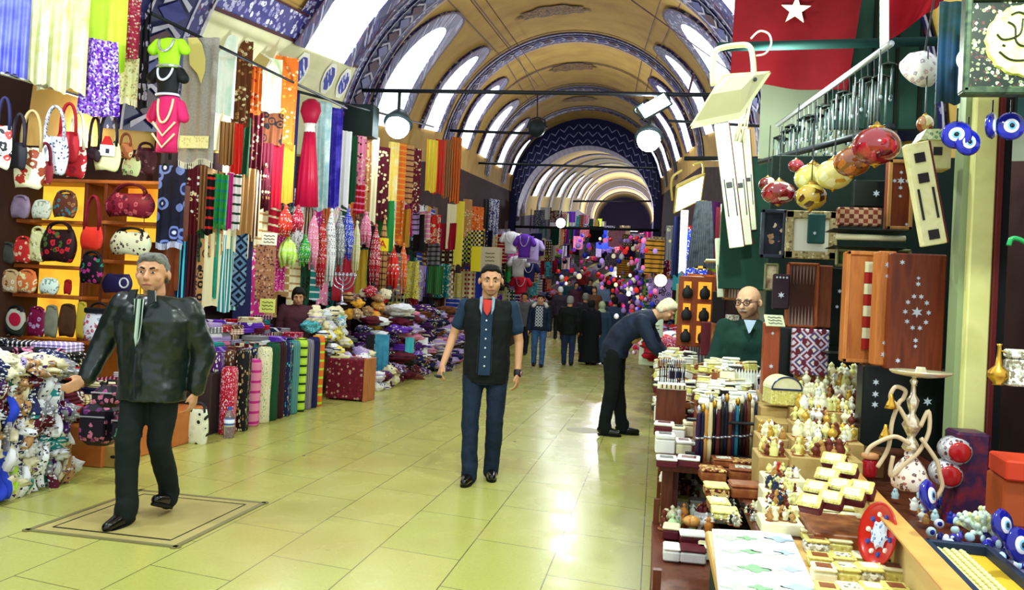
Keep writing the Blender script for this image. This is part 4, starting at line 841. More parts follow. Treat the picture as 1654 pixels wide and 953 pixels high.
# ================================================================== people
SK = M(['#c08a66', '#cc9874'], 'noise', 1, .55, space='Object'); SK2 = M('#d8a684', rough=.55)
def ell(mb, c, r, R=None, n=16, m_=10):
    b = len(mb.v); mb.ball((0, 0, 0), 1, n, m_)
    for i in range(b, len(mb.v)):
        v = Vector((mb.v[i][0] * r[0], mb.v[i][1] * r[1], mb.v[i][2] * r[2]))
        if R is not None: v = R @ v
        mb.v[i] = tuple(v + Vector(c))
def head_parts(mb, c, R, s=1.0, ears=True):
    """head centred at c (half height .115), face towards -Y of R"""
    c = Vector(c); T = lambda x, y, z: c + R @ Vector((x, y, z)) * s
    ell(mb, T(0, .008, .028), (.08 * s, .094 * s, .088 * s), R); ell(mb, T(0, -.026, -.028), (.07 * s, .066 * s, .068 * s), R); ell(mb, T(0, -.052, -.08), (.032 * s, .028 * s, .022 * s), R)
    mb.cap_(T(0, -.088, .012), T(0, -.108, -.022), .009 * s, .015 * s); ell(mb, T(0, -.1, -.028), (.018 * s, .012 * s, .01 * s), R)
    for k in (-1, 1):
        ell(mb, T(k * .032, -.078, .03), (.026 * s, .016 * s, .01 * s), R); ell(mb, T(k * .045, -.062, -.02), (.022 * s, .022 * s, .022 * s), R)
        if ears: ell(mb, T(k * .087, .012, -.006), (.009 * s, .018 * s, .027 * s), R)
    ell(mb, T(0, -.083, -.056), (.024 * s, .012 * s, .008 * s), R); ell(mb, T(0, -.081, -.068), (.02 * s, .011 * s, .007 * s), R)
def face_bits(par, c, R, s=1.0, brow='#20140c', glasses=False, moust=None):
    c = Vector(c); T = lambda x, y, z: c + R @ Vector((x, y, z)) * s
    mb = MB()
    for k in (-1, 1): ell(mb, T(k * .031, -.083, .008), (.0125 * s, .007 * s, .0048 * s), R, 10, 6)
    mb.build('eyes', M('#b8aca0', rough=.3), par, smooth=True)
    mb = MB()
    for k in (-1, 1): ell(mb, T(k * .031, -.0905, .008), (.0055 * s, .003 * s, .0046 * s), R, 8, 6)
    mb.build('pupils', M('#18100a', rough=.2), par, smooth=True)
    mb = MB()
    for k in (-1, 1): mb.tube([T(k * .014, -.092, .028), T(k * .032, -.09, .034), T(k * .052, -.078, .028)], [.005 * s, .006 * s, .003 * s], 6)
    mb.build('eyebrows', M(brow), par, smooth=True)
    mb = MB(); mb.tube([T(-.024, -.084, -.06), T(0, -.096, -.058), T(.024, -.084, -.06)], [.003 * s, .006 * s, .003 * s], 6); mb.build('lips', M('#9a5648'), par, smooth=True)
    if moust: mb = MB(); mb.tube([T(-.03, -.086, -.05), T(0, -.1, -.042), T(.03, -.086, -.05)], [.004 * s, .009 * s, .004 * s], 6); mb.build('moustache', M(moust), par, smooth=True)
    if glasses:
        mb = MB()
        for k in (-1, 1): mb.tube([T(k * .033 + .024 * math.cos(t), -.102, .008 + .019 * math.sin(t)) for t in [2 * math.pi * j / 16 for j in range(17)]], .0025 * s, 6); mb.tube([T(k * .056, -.1, .012), T(k * .082, -.03, .014), T(k * .084, .01, .01)], .0022 * s, 6)
        mb.tube([T(-.009, -.103, .012), T(.009, -.103, .012)], .0025 * s, 6); mb.build('glasses', M('#20242c', rough=.3), par, smooth=True)
def hair_cap(par, c, R, s, mat, low=-.03, back=.0, fringe=.07, vol=1.0, bald=False):
    """hair that leaves face and ears free"""
    c = Vector(c); mb = MB(); n = 28; P = []
    top = 10
    for i in range(top + 1):
        a = math.pi * .5 * (1 - i / top); row = []
        for k in range(n):
            t = 2 * math.pi * k / n; fr = min(1, max(0, -math.sin(t) + .12)) ** .8  # front
            lo = low * (1 - fr) + fringe * fr
            z = lo + (.12 * vol - lo) * math.sin(math.pi / 2 * i / top) ** 1.0; rr = math.cos(math.pi / 2 * i / top) ** .5 if i < top else 0; rr *= .86 + .14 * min(1, i / 3)
            j = 1 + .035 * math.sin(7 * t + 3 * i) + .03 * math.sin(13 * t + 2 * i) + .02 * math.sin(19 * t)
            row.append(c + R @ Vector((.089 * vol * rr * math.cos(t) * j, .013 + .101 * vol * rr * math.sin(t) * j, z * (1 + .02 * math.sin(9 * t)))) * s)
        P.append(row)
    mb.grid(P, close=True)
    mb.face(list(reversed(range(n))))
    return mb.build('hair', mat, par, smooth=True)
def hand(mb, w, d, side, back, grip=.5, s=1.0):
    """w wrist, d direction of the hand, back = outward normal of the back of the hand, side = towards the thumb"""
    w = Vector(w); d = Vector(d).normalized(); side = Vector(side); side = (side - d * side.dot(d)).normalized(); nb = d.cross(side).normalized()
    if nb.dot(Vector(back)) < 0: nb = -nb
    mb.cap_(w, w + d * .03 * s, .024 * s, .026 * s)
    for k in (-1, -.3, .4, 1): mb.cap_(w + d * .02 * s + side * k * .012 * s, w + d * .082 * s + side * k * .03 * s, .016 * s, .0125 * s, 8)
    for k, ln in ((1, .072), (.34, .082), (-.33, .076), (-1, .058)):
        b = w + d * .088 * s + side * k * .03 * s; p = b; dr = d; segs = (.42, .33, .25); rr = (.0088, .0078, .0068)
        for i, q in enumerate(segs):
            ang = grip * (.7 + .5 * i); dr = (dr * math.cos(ang) - nb * math.sin(ang)).normalized(); e = p + dr * ln * q * s; mb.cap_(p, e, rr[i] * s, rr[i] * s * .93, 8); p = e
    b = w + d * .03 * s + side * .028 * s; m_ = b + (side * .6 + d * .7 - nb * .25).normalized() * .036 * s; e = m_ + (d * .95 + side * .1 - nb * .35).normalized() * .03 * s
    mb.cap_(b, m_, .0125 * s, .0105 * s, 8); mb.cap_(m_, e, .0105 * s, .0085 * s, 8)
def limb(mb, pts, rs):
    for i in range(len(pts) - 1): mb.cap_(pts[i], pts[i + 1], rs[i], rs[i + 1], 14)
def torso_(mb, pelvis, chest, R, w=.175, d=.11, extra=0, hipw=.155):
    pelvis, chest = Vector(pelvis), Vector(chest); up = (chest - pelvis)
    ell(mb, pelvis, (hipw + extra, .105 + extra, .13), R); ell(mb, pelvis + up * .35, (.145 + extra, d * .92 + extra, .17), R); ell(mb, pelvis + up * .78, (w + extra, d * 1.06 + extra, .17), R); ell(mb, chest + up.normalized() * .05, (w * .92 + extra, d * .82 + extra, .09), R)
def shoe(par, ankle, heel_dir, mat, s=1.0, pitch=0):
    """heel_dir: the way the toes point (xy)"""
    a = Vector(ankle); f = Vector(heel_dir).normalized(); R = Vector((0, 0, 1)).rotation_difference(Vector((0, 0, 1))).to_matrix(); ang = math.atan2(f.y, f.x) + math.pi / 2; R = RZ(ang) @ RX(pitch)
    mb = MB(); T = lambda x, y, z: a + R @ Vector((x, y, z)) * s
    mb.cap_(T(0, .03, -.035), T(0, -.06, -.045), .042 * s, .04 * s, 12); mb.cap_(T(0, -.06, -.05), T(0, -.155, -.058), .044 * s, .032 * s, 12); mb.cap_(T(0, .01, .0), T(0, 0, -.03), .045 * s, .045 * s, 12)
    sh = mb.build('shoe', mat, par, remesh=.008)
    mb = MB(); P = []
    n = 20
    for z in (-.092, -.078): P.append([T((.04 + .008 * math.sin(t)) * math.cos(t), -.06 - .125 * math.sin(t), z) for t in [2 * math.pi * k / n for k in range(n)]])
    b = mb.grid(P, close=True); mb.face(list(reversed(range(b, b + n)))); mb.face(range(b + n, b + 2 * n)); mb.build('sole', M('#0c0c0c'), sh)
def person(name, loc, rz, label, J, skin, scale=1.0, group=None):
    """J: joints in the person's own frame (faces -Y): pelvis chest neck head headR, l/r shoulder elbow wrist, hip knee ankle"""
    r = root(name, loc, label, 'person', group, rz); r.scale = (scale,) * 3; R0 = RZ(0); TR = J.get('torsoR', R0)
    mb = MB(); torso_(mb, J['pelvis'], J['chest'], TR, w=J.get('w', .165))
    mb.cap_(Vector(J['chest']) + Vector((0, 0, .03)), J['neck'], .075, .058); mb.cap_(J['neck'], Vector(J['head']) - Vector((0, -.015, .02)), .068, .064); head_parts(mb, J['head'], J.get('headR', R0), J.get('hs', 1.0), J.get('ears', True))
    for q in 'lr':
        limb(mb, [J[q + 'sh'], J[q + 'el'], J[q + 'wr']], [.052, .04, .027]); limb(mb, [J[q + 'hip'], J[q + 'kn'], J[q + 'an']], [.082, .055, .038])
        d = (Vector(J[q + 'wr']) - Vector(J[q + 'el'])); d = J.get(q + 'hd', d.normalized()); hand(mb, J[q + 'wr'], d, J.get(q + 'th', (0, -1, 0)), J.get(q + 'bk', (1 if q == 'l' else -1, 0, 0)), J.get(q + 'grip', .35))
    mb.build('body', skin, r, remesh=J.get('vox', .0075)); return r
_ft = bpy.data.textures.new('folds', 'CLOUDS'); _ft.noise_scale = .16; _ft.noise_depth = 2
_ft2 = bpy.data.textures.new('folds_fine', 'CLOUDS'); _ft2.noise_scale = .07; _ft2.noise_depth = 1
def folds(o, s=.022):
    for t, k in ((_ft, s), (_ft2, s * .4)):
        m = o.modifiers.new('folds', 'DISPLACE'); m.texture = t; m.strength = k; m.mid_level = .5; m.texture_coords = 'LOCAL'
    return o
def loft(mb, secs, n=28):
    rings = []
    for (c, rx, ry, tl) in secs:
        R = RX(tl); rings.append([Vector(c) + R @ Vector((rx * math.copysign(abs(math.cos(t)) ** .85, math.cos(t)), ry * math.copysign(abs(math.sin(t)) ** .85, math.sin(t)), 0)) for t in [2 * math.pi * k / n for k in range(n)]])
    # smooth in-between rings
    fin = []
    for i in range(len(rings) - 1):
        for q in range(4):
            t = q / 4; t = t * t * (3 - 2 * t) * .5 + t * .5; fin.append([a.lerp(b, t) for a, b in zip(rings[i], rings[i + 1])])
    fin.append(rings[-1]); b = mb.grid(fin, close=True); mb.face(list(reversed(range(b, b + n)))); mb.face(range(b + (len(fin) - 1) * n, b + len(fin) * n))
def trousers(r, J, mat, extra=.022, flare=.012, vox=.011):
    mb = MB(); TR = J.get('torsoR', RZ(0)); ell(mb, J['pelvis'], (.165 + extra * .4, .115 + extra * .4, .12), TR)
    for q in 'lr':
        an = Vector(J[q + 'an']); limb(mb, [J[q + 'hip'], J[q + 'kn'], an], [.09 + extra, .062 + extra, .052 + flare]); kn = Vector(J[q + 'kn'])
        mb.cap_(an + Vector((0, -.02, .02)), an + Vector((0, -.02, -.04)), .05 + flare, .054 + flare, 12)
    return folds(mb.build('trousers', mat, r, remesh=vox), .02)
def jacket(r, J, mat, extra=.035, sleeve=True, short=False, hem=.0, w=None, vox=.011, name='jacket', open_=0, hemw=.03):
    mb = MB(); P, Cc = Vector(J['pelvis']), Vector(J['chest']); W_ = w or J.get('w', .165); e = extra; top = Vector(J['neck'])
    mid = P.lerp(Cc, .45)
    loft(mb, [(P + Vector((0, 0, -hem - .08)), .165 + hemw, .12 + hemw, 0), (P + Vector((0, 0, .0)), .165 + max(e, hemw * .8), .118 + max(e, hemw * .8), 0), (mid, W_ - .02 + e, .105 + e, 0), (Cc, W_ + .005 + e, .118 + e, 0), (Cc.lerp(top, .42), W_ - .02 + e * .8, .1 + e * .7, 0), (Cc.lerp(top, .72), W_ * .62, .08 + e * .4, 0), (top + Vector((0, 0, -.015)), .068 + e * .2, .062 + e * .2, 0)])
    for q in 'lr':
        sh, el, wr = (Vector(J[q + k]) for k in ('sh', 'el', 'wr')); mb.cap_(Cc.lerp(top, .45), (sh if sleeve or short else Cc.lerp(top, .45).lerp(sh, .8)) + Vector((0, 0, -.01)), .066 + extra * .5, .054 + extra * .6, 12)
        if sleeve:
            limb(mb, [sh, el, el.lerp(wr, .93)], [.062 + extra * .45, .052 + extra * .5, .042 + extra * .3])
        elif short: limb(mb, [sh, sh.lerp(el, .62)], [.06, .062])
    return folds(mb.build(name, mat, r, remesh=vox), .012 + extra * .3)
def stand(walk=0, arm=0, **k):
    """a standing or walking set of joints, height about 1.75"""
    J = dict(pelvis=(0, 0, .95), chest=(0, 0, 1.3), neck=(0, .005, 1.49), head=(0, -.015, 1.62), lsh=(.19, 0, 1.4), rsh=(-.19, 0, 1.4), lel=(.235, .02, 1.12), rel=(-.235, .02, 1.12), lwr=(.25, -.04, .87), rwr=(-.25, -.04, .87),
             lhip=(.09, 0, .92), rhip=(-.09, 0, .92), lkn=(.1, -.02 - walk * .1, .5), rkn=(-.1, -.02 + walk * .04, .5), lan=(.1, -walk * .25, .095), ran=(-.1, walk * .28, .095 + abs(walk) * .03))
    J.update(k); return J
leather = M(['#0e1a18', '#16241f'], 'noise', 3, .32, spec=.6, bump=.12, space='Object'); jeans = M(['#0c1626', '#14243a', '#0e1a2c'], 'noise', 3, .8, space='Object'); blackcloth = M(['#0c1614', '#101c1a'], 'noise', 3, .85, space='Object')
shoes = M('#0c0a0a', rough=.2, coat=.4)
# --- man in the leather jacket, striding towards the lower left
J = stand(pelvis=(0, 0, .93), chest=(.0, -.02, 1.29), neck=(0, -.03, 1.46), head=(.0, -.06, 1.58), headR=RZ(.25), w=.2,
          lsh=(.215, .02, 1.37), lel=(.29, .1, 1.08), lwr=(.27, .06, .84), rsh=(-.215, -.04, 1.38), rel=(-.33, -.04, 1.12), rwr=(-.36, -.16, .89), rth=(0, .2, 1), rbk=(0, 0, 1), rhd=(-.15, -.9, -.35), rgrip=.3,
          lhip=(.09, .01, .9), rhip=(-.09, 0, .9), rkn=(-.06, -.14, .52), ran=(-.02, -.17, .11), lkn=(.07, 0, .5), lan=(.06, .17, .13), hs=1.15)
pp = at(262, 840, z=0)
P1 = person('person', (pp.x - .12, pp.y, 0), .03, 'grey haired man in a dark leather jacket walking over the floor hatch', J, SK, .985)
body = P1.children[0]; face_bits(body, J['head'], J['headR'], 1.15, '#2a221c'); hair_cap(P1, J['head'], J['headR'], 1.15, M(['#4a4a46', '#7a7a74', '#2e2e2c'], 'noise', 6, .7, space='Object'), low=-.045, fringe=.07, vol=1.0)
trousers(P1, J, blackcloth, .012, .014); jk = jacket(P1, J, leather, .045, hem=.08, hemw=.05)
mb = MB(); mb.prism([(-.036, 0), (.036, 0), (.02, -.24), (.004, -.3), (-.012, -.24)], (.0, -.188, 1.42), (1, 0, 0), (0, .06, 1), (0, .012, 0)); sh_ = mb.build('shirt', M(['#9ab0a0', '#10201c', '#b8ccb8'], 'stripes_u', 26, .8), P1)
mb = MB()
for k in (-1, 1): mb.prism([(k * .035, .05), (k * .085, .045), (k * .1, -.02), (k * .05, -.05)], (0, -.155, 1.43), (1, 0, 0), (0, .18, 1), (0, -.015, 0))
mb.build('collar', leather, jk)
mb = MB(); mb.tube([(0, -.19, 1.08), (.005, -.205, .95), (.01, -.2, .8)], .006, 6); mb.build('zip', steel, jk)
shoe(P1, J['ran'], (-.1, -1, 0), shoes, 1.08, pitch=.12); shoe(P1, J['lan'], (.1, -1, 0), shoes, 1.08, pitch=-.35)
# --- young man in the black waistcoat
J = stand(pelvis=(0, 0, .97), chest=(0, -.01, 1.34), neck=(0, -.01, 1.53), head=(.01, -.045, 1.66), hs=1.13, headR=RX(.12) @ RZ(.12), w=.175, lsh=(.2, 0, 1.45), rsh=(-.2, 0, 1.45), lel=(.265, .05, 1.16), lwr=(.27, -.03, .9), rel=(-.29, .03, 1.19), rwr=(-.35, -.1, .95), lth=(-.2, -1, 0), rth=(.5, -1, 0), lgrip=.45, rgrip=.75,
          lhip=(.095, 0, .93), rhip=(-.095, 0, .93), lkn=(.1, -.03, .52), rkn=(-.1, -.1, .52), lan=(.085, .04, .1), ran=(-.075, -.2, .1))
pp = at(776, 772, z=0)
P2 = person('person', (pp.x, pp.y, 0), .12, 'young man in a black waistcoat and jeans walking towards the camera', J, SK, 1.0)
body = P2.children[0]; face_bits(body, J['head'], J['headR'], 1.13, '#140c08'); hair_cap(P2, J['head'], J['headR'], 1.13, M(['#0c0a0a', '#1c1614'], 'noise', 8, .7, space='Object'), low=-.04, fringe=.078, vol=.98)
trousers(P2, J, jeans, .012, .014)
denim = M(['#162a40', '#1e3650'], 'noise', 3, .8, space='Object'); sh_ = jacket(P2, J, denim, .014, sleeve=False, short=True, hem=.1, name='shirt', hemw=.0)
vest = jacket(P2, J, M(['#060a0c', '#0c1214'], 'noise', 3, .8, space='Object'), .034, sleeve=False, hem=.09, name='waistcoat', hemw=.02)
mb = MB(); mb.prism([(-.055, .0), (.055, 0), (.045, -.25), (.05, -.62), (-.05, -.62), (-.045, -.25)], (0, -.152, 1.5), (1, 0, 0), (0, .0, 1), (0, -.014, 0)); pl_ = mb.build('shirt_front', denim, P2)
mb = MB(); mb.prism([(-.04, .005), (.04, 0), (.028, -.09), (.004, -.13), (-.028, -.09)], (0, -.168, 1.5), (1, 0, 0), (0, .0, 1), (0, -.006, 0)); mb.build('red_undershirt', M('#c83a34', rough=.8), P2)
for k in (-1, 1):
    mb = MB(); mb.prism([(k * .038, .035), (k * .062, .02), (k * .06, -.07), (k * .04, -.12)], (0, -.16, 1.5), (1, 0, 0), (0, .25, 1), (0, -.02, 0)); mb.build('collar', M(['#6a7a90', '#98a4b4'], 'noise', 12, .8), P2)
    mb = MB(); mb.tube([(k * .055, -.17, 1.2), (k * .06, -.172, .9)], .004, 5); mb.build('zip', steel, vest)
for i in range(6):
    mb = MB(); mb.ball((0, -.17, 1.33 - i * .075), .008, 8, 6, (1, .5, 1)); mb.build('button', M('#c8ccd8'), pl_)
w_ = Vector(J['lwr']); d_ = (w_ - Vector(J['lel'])).normalized(); mb = MB(); mb.cap_(w_ - d_ * .012, w_ + d_ * .012, .033, .033, 14); q = mb.build('wristwatch', M('#20141c', rough=.4), P2, smooth=True); mb = MB(); ell(mb, w_ + Vector((.03, -.012, 0)), (.012, .022, .022)); mb.build('dial', M('#a87a88', rough=.2, metal=.6), q, smooth=True)
shoe(P2, J['ran'], (-.12, -1, 0), shoes, 1.08, pitch=.0); shoe(P2, J['lan'], (.12, -1, 0), shoes, 1.08)
_m = P2.matrix_basis.copy(); bpy.context.view_layer.update(); w_ = P2.matrix_world @ (Vector(J['rwr']) + Vector((-.03, -.05, -.1)))
r = root('mobile_phone', w_, 'small black mobile phone in the young man\'s hand', 'mobile phone'); mb = MB(); mb.box((0, 0, 0), (.05, .1, .022), RZ(.5), bev=.008); mb.build('phone_case', dark, r); mb = MB(); mb.box((0, -.01, .012), (.036, .05, .003), RZ(.5)); mb.build('screen', M('#5a6478', rough=.1), r)
# --- man bending over the goods on the right
TR = RX(.62)   # torso leans forward
J = dict(pelvis=(0, .06, .93), chest=(0, -.2, 1.2), neck=(0, -.36, 1.33), head=(0, -.48, 1.39), headR=RX(.75), torsoR=TR, w=.17, lsh=(.18, -.24, 1.26), rsh=(-.18, -.24, 1.26), lel=(.2, -.36, 1.0), rel=(-.2, -.38, 1.0), lwr=(.12, -.56, .86), rwr=(-.14, -.56, .85), lth=(-1, 0, .3), rth=(1, 0, .3), lbk=(0, 0, 1), rbk=(0, 0, 1), lgrip=.6, rgrip=.6,
         lhip=(.09, .06, .9), rhip=(-.09, .06, .9), lkn=(.1, .03, .5), rkn=(-.1, .06, .5), lan=(.11, -.04, .1), ran=(-.11, .12, .1))
pp = at(998, 703, z=0)
P3 = person('person', (pp.x - .02, pp.y, 0), 1.45, 'white haired man in a dark jacket bending over the goods', J, SK2, 1.07)
body = P3.children[0]; face_bits(body, J['head'], J['headR'], 1, '#a8a090'); hair_cap(P3, J['head'], J['headR'], 1.0, M(['#e8e4cc', '#d8d0a8'], 'noise', 6, .7, space='Object'), low=-.07, fringe=.07, vol=1.04)
trousers(P3, J, M('#0a1014', rough=.85), .02, .012)
mb = MB(); loft(mb, [((0, .07, .84), .185, .15, .0), ((0, .05, .97), .19, .15, .25), ((0, -.03, 1.1), .19, .15, .65), ((0, -.15, 1.2), .21, .15, .85), ((0, -.26, 1.275), .18, .12, .95), ((0, -.36, 1.335), .075, .07, 1.0)])
for q in 'lr': limb(mb, [J[q + 'sh'], J[q + 'el'], Vector(J[q + 'el']).lerp(Vector(J[q + 'wr']), .85)], [.082, .066, .05])
folds(mb.build('jacket', M(['#141c30', '#1c2840', '#182238'], 'noise', 2, .7, space='Object'), P3, remesh=.011), .02)
shoe(P3, J['ran'], (0, -1, 0), shoes, 1.05); shoe(P3, J['lan'], (.1, -1, 0), shoes, 1.05)
# --- shopkeeper behind the right-hand stall
J = stand(head=(-.02, -.05, 1.6), hs=1.1, headR=RZ(-.45) @ RX(.12), w=.185, lel=(.24, -.02, 1.12), rel=(-.25, -.05, 1.12), lwr=(.2, -.2, .98), rwr=(-.2, -.22, .98), ears=True)
pp = at(1212, 520, Y=6.25)
P4 = person('person', (pp.x, 6.25, 0), -.1, 'balding shopkeeper with glasses in a dark green jumper', J, SK2, .985)
body = P4.children[0]; face_bits(body, J['head'], J['headR'], 1.1, '#8a8478', glasses=True, moust='#b8b0a0')
trousers(P4, J, blackcloth); jacket(P4, J, M(['#12302a', '#183a30'], 'noise', 4, .9, space='Object'), .03, name='jumper')
mb = MB(); mb.prism([(-.04, .02), (.05, .02), (.012, -.07), (0, -.08)], (-.01, -.152, 1.45), (1, 0, 0), (0, .3, 1), (0, -.01, 0)); mb.build('shirt_collar', M('#a8b8d0'), P4)
# --- boy in navy jacket
J = stand(.35, head=(0, -.02, 1.6)); pp = at(868, 592, z=0); BS = 118 * pp.y / F_PX / 1.73
P5 = person('person', (pp.x, pp.y, 0), .05, 'person in a navy jacket with a pale hood and checked shirt', J, SK, BS); P5.children[0]
face_bits(P5.children[0], J['head'], RZ(0), 1); hair_cap(P5, J['head'], RZ(0), 1.0, M('#1c1410'), low=-.03, fringe=.06, vol=1.06)
trousers(P5, J, M(['#2a4a7a', '#3a5e90'], 'noise', 2, .8, space='Object'), .012, .01); jk = jacket(P5, J, M('#101c34', rough=.7), .05, hemw=.04)
mb = MB(); mb.prism([(-.085, 0), (.085, 0), (.09, -.48), (-.09, -.48)], (0, -.185, 1.44), (1, 0, 0), (0, 0, 1), (0, -.014, 0)); mb.build('shirt', M(['#10141c', '#b8bcc8', '#5a6070'], 'check', 14, .8), P5)
mb = MB(); mb.tube([(-.16, -.1, 1.44), (-.12, .07, 1.5), (0, .12, 1.52), (.12, .07, 1.5), (.16, -.1, 1.44)], .045, 10); mb.build('fur_hood', M('#c8c8c0', rough=.9), P5, smooth=True)
for q in 'lr': shoe(P5, J[q + 'an'], (0, -1, 0), shoes)
# --- people seen from behind, further up the street
def walker(px, py, hpx, rz, label, coat, hair, legs, long_=False, scarf=None, Y=None, vox=.016):
    pp = at(px, py, z=0) if Y is None else None
    if Y is not None: q = at(px, 480, Y=Y); pp = Vector((q.x, Y, floor_z(Y)))
    sc = hpx * pp.y / F_PX / 1.74; J = stand(.3, vox=.013); P = person('person', pp, rz, label, J, SK, sc)
    if scarf: 
        mb = MB(); ell(mb, Vector(J['head']) + Vector((0, .012, .02)), (.1, .115, .125)); ell(mb, (0, 0, 1.46), (.13, .1, .1)); 
        for i in range(len(mb.v)):
            v = mb.v[i]
            if v[1] < -.075 and v[2] > 1.5: mb.v[i] = (v[0], -.075, v[2])
        mb.build('headscarf', scarf, P, remesh=.016)
    else: hair_cap(P, J['head'], RZ(0), 1.0, hair, low=-.07, fringe=.06, vol=1.08)
    if long_:
        mb = MB(); loft(mb, [((0, 0, .06), .3, .24, 0), ((0, 0, .5), .25, .2, 0), ((0, 0, .95), .21, .16, 0), ((0, 0, 1.3), .215, .15, 0), ((0, 0, 1.42), .15, .11, 0), ((0, 0, 1.5), .07, .07, 0)])
        for q in 'lr': limb(mb, [J[q + 'sh'], J[q + 'el'], J[q + 'wr']], [.085, .08, .065])
        mb.build('long_coat', coat, P, remesh=vox)
    else:
        trousers(P, J, legs, vox=vox); jacket(P, J, coat, .045, hem=.1, vox=vox, hemw=.05)
    for q in 'lr': shoe(P, J[q + 'an'], (0, -1, 0), shoes)
    return P
grh = M('#8a8a88'); blk = M('#16100e'); brn = M('#4a3018')
walker(916, 590, 112, math.pi, 'grey haired man in a long black coat seen from behind', M('#0c1012', rough=.8), grh, M(['#1c2a48', '#24365a'], 'noise', 2, .8, space='Object'))
walker(951, 589, 104, math.pi - .3, 'woman in a long black coat and black headscarf', M('#101218', rough=.85), blk, blackcloth, True, M('#14141a'))
walker(968, 588, 100, math.pi + .4, 'woman in a long slate blue coat with a pale green headscarf', M('#33506a', rough=.8), blk, blackcloth, True, M('#b8c8a0'))
walker(988, 588, 108, math.pi, 'dark haired person in a blue coat beside the bending man', M('#2a3e5a', rough=.8), blk, blackcloth, True)
CR = [(848, 'person in a grey jacket behind the one with the hood', '#5a5a62', blk), (905, 'person with a white cap in the crowd', '#2a2430', M('#e0e0e0')), (930, 'person in a plum jacket in the crowd', '#4a2438', blk), (946, 'person in a charcoal jacket in the crowd', '#24242c', grh), (960, 'person in a brown jacket in the crowd', '#5a3a24', brn), (975, 'person in a pale blue jacket in the crowd', '#6a84a8', blk), (990, 'person in a black jacket in the crowd', '#101014', blk), (1003, 'person in a violet jacket in the crowd', '#4a3470', brn), (918, 'person in a teal jacket in the crowd', '#1c4a50', blk), (938, 'person in a red jacket far up the street', '#8a2430', blk), (953, 'person in a navy jacket far up the street', '#141c3c', blk), (969, 'person in a white shirt far up the street', '#d0d0d8', brn), (984, 'person in a green jacket far up the street', '#1c3a24', blk), (997, 'person in an orange jacket far up the street', '#a85028', brn)]
for i, (px, lb, cc, hr) in enumerate(CR):
    Y = 22 + (i * 37 % 11) if i < 9 else 33 + (i % 5) * 3; walker(px, 0, 1.72 * F_PX / Y, math.pi * (i % 2) + .3 * math.sin(i), lb, M(cc, rough=.8), hr, M('#1a1c28', rough=.8), Y=Y, vox=.022)
# woman sitting among the goods on the left
J = stand(head=(0, -.06, 1.58), headR=RX(.3)); pp = at(482, 470, X=-4.95); P = person('person', (pp.x, pp.y, pp.z - 1.66), .5, 'dark haired person sitting low among the hanging bead bunches', J, SK)
face_bits(P.children[0], J['head'], J['headR']); hair_cap(P, J['head'], J['headR'], 1.0, M('#100c0c'), low=-.08, fringe=.06, vol=1.1); jacket(P, J, M('#4a2430', rough=.8), .03); trousers(P, J, blackcloth)
# ================================================================== right-hand stall: tables and wares
TZ = .72
wd1 = WOOD('#4a2418', '#6a3420'); dkgreen = M('#0c2a22', rough=.7)
def ctr(px, py, z): return at(px, py, z=z)
r = root('market_table', (.8, 5.6, 0), 'long dark table crowded with souvenirs along the right side', 'table')
mb = MB(); mb.box((0, .75, TZ - .02), (1.5, 4.5, .04), bev=.006); mb.build('tabletop', wd1, r)
mb = MB(); mb.box((.17, -2.1, TZ - .02), (1.16, 1.18, .04), bev=.006); mb.build('tabletop', wd1, r)
for x in (-.7, .7):
    for y in ((-1.4, .6, 2.8) if x < 0 else (-2.3, 0, 2.8)): mb = MB(); mb.box((x, y, (TZ - .04) / 2), (.06, .06, TZ - .04), bev=.005); mb.build('leg', wd1, r)
mb = MB(); mb.box((-.66, 0.75, .36), (.03, 4.3, .6)); mb.build('skirt_board', WOOD('#3a1a18', '#5a2a24'), r)
for y in np.arange(-1.3, 2.9, .45): mb = MB(); mb.box((-.69, y, .36), (.03, .03, .66), bev=.004); mb.build('slat', WOOD('#5a2a20', '#7a3a2a'), r)
r = root('market_table', (.98, 2.15, 0), 'near table under the white printed sheet', 'table')
mb = MB(); mb.box((.18, -.1, TZ - .02), (1.9, 1.75, .04), bev=.006); mb.build('tabletop', WOOD('#c89850', '#d8a860'), r)
mb = MB(); mb.box((.18, -.1, .34), (1.86, 1.7, .64)); mb.build('cloth_skirt', dkgreen, r)
r = root('step_shelf', (.2, 3.55, 0), 'low step shelf at the aisle side filled with small souvenirs', 'shelf')
mb = MB(); mb.box((0, 0, .40), (.34, 1.2, .03), bev=.004); mb.build('shelf_board', wd1, r); mb = MB(); mb.box((0, -.2, .2), (.3, .9, .38)); mb.build('base', dkgreen, r)
for x, y in ((-.15, -.55), (.15, -.55), (-.15, .55)): mb = MB(); mb.box((x, y, .27), (.03, .03, .54)); mb.build('post', wd1, r)
inl = {  # inlay looks
 'walnut': M(['#7a3c20', '#8a4a28', '#a86a3c'], 'noise', 6, .35, space='Object'), 'mosaic': M(['#8a4a28', '#e0c078', '#5a2418', '#c89858'], 'sequin', 9, .35, space='Object'), 'cream': M(['#f0ecc8', '#e4dcae', '#f8f4d8'], 'noise', 3, .5, space='Object'),
 'golden': M(['#d8d070', '#f0ecb0', '#b8a85a', '#e8e088'], 'voronoi', 9, .4, space='Object'), 'white': M(['#f4f4ec', '#e8e8e0'], 'noise', 3, .5, space='Object'), 'dark': M('#1c1218', rough=.4), 'red': M('#a82420', rough=.4), 'maroon': M('#5a1824', rough=.45), 'pearl': M(['#e8e8d8', '#b8b8a0', '#f4f4ea', '#8a8068'], 'sequin', 12, .3, space='Object')}
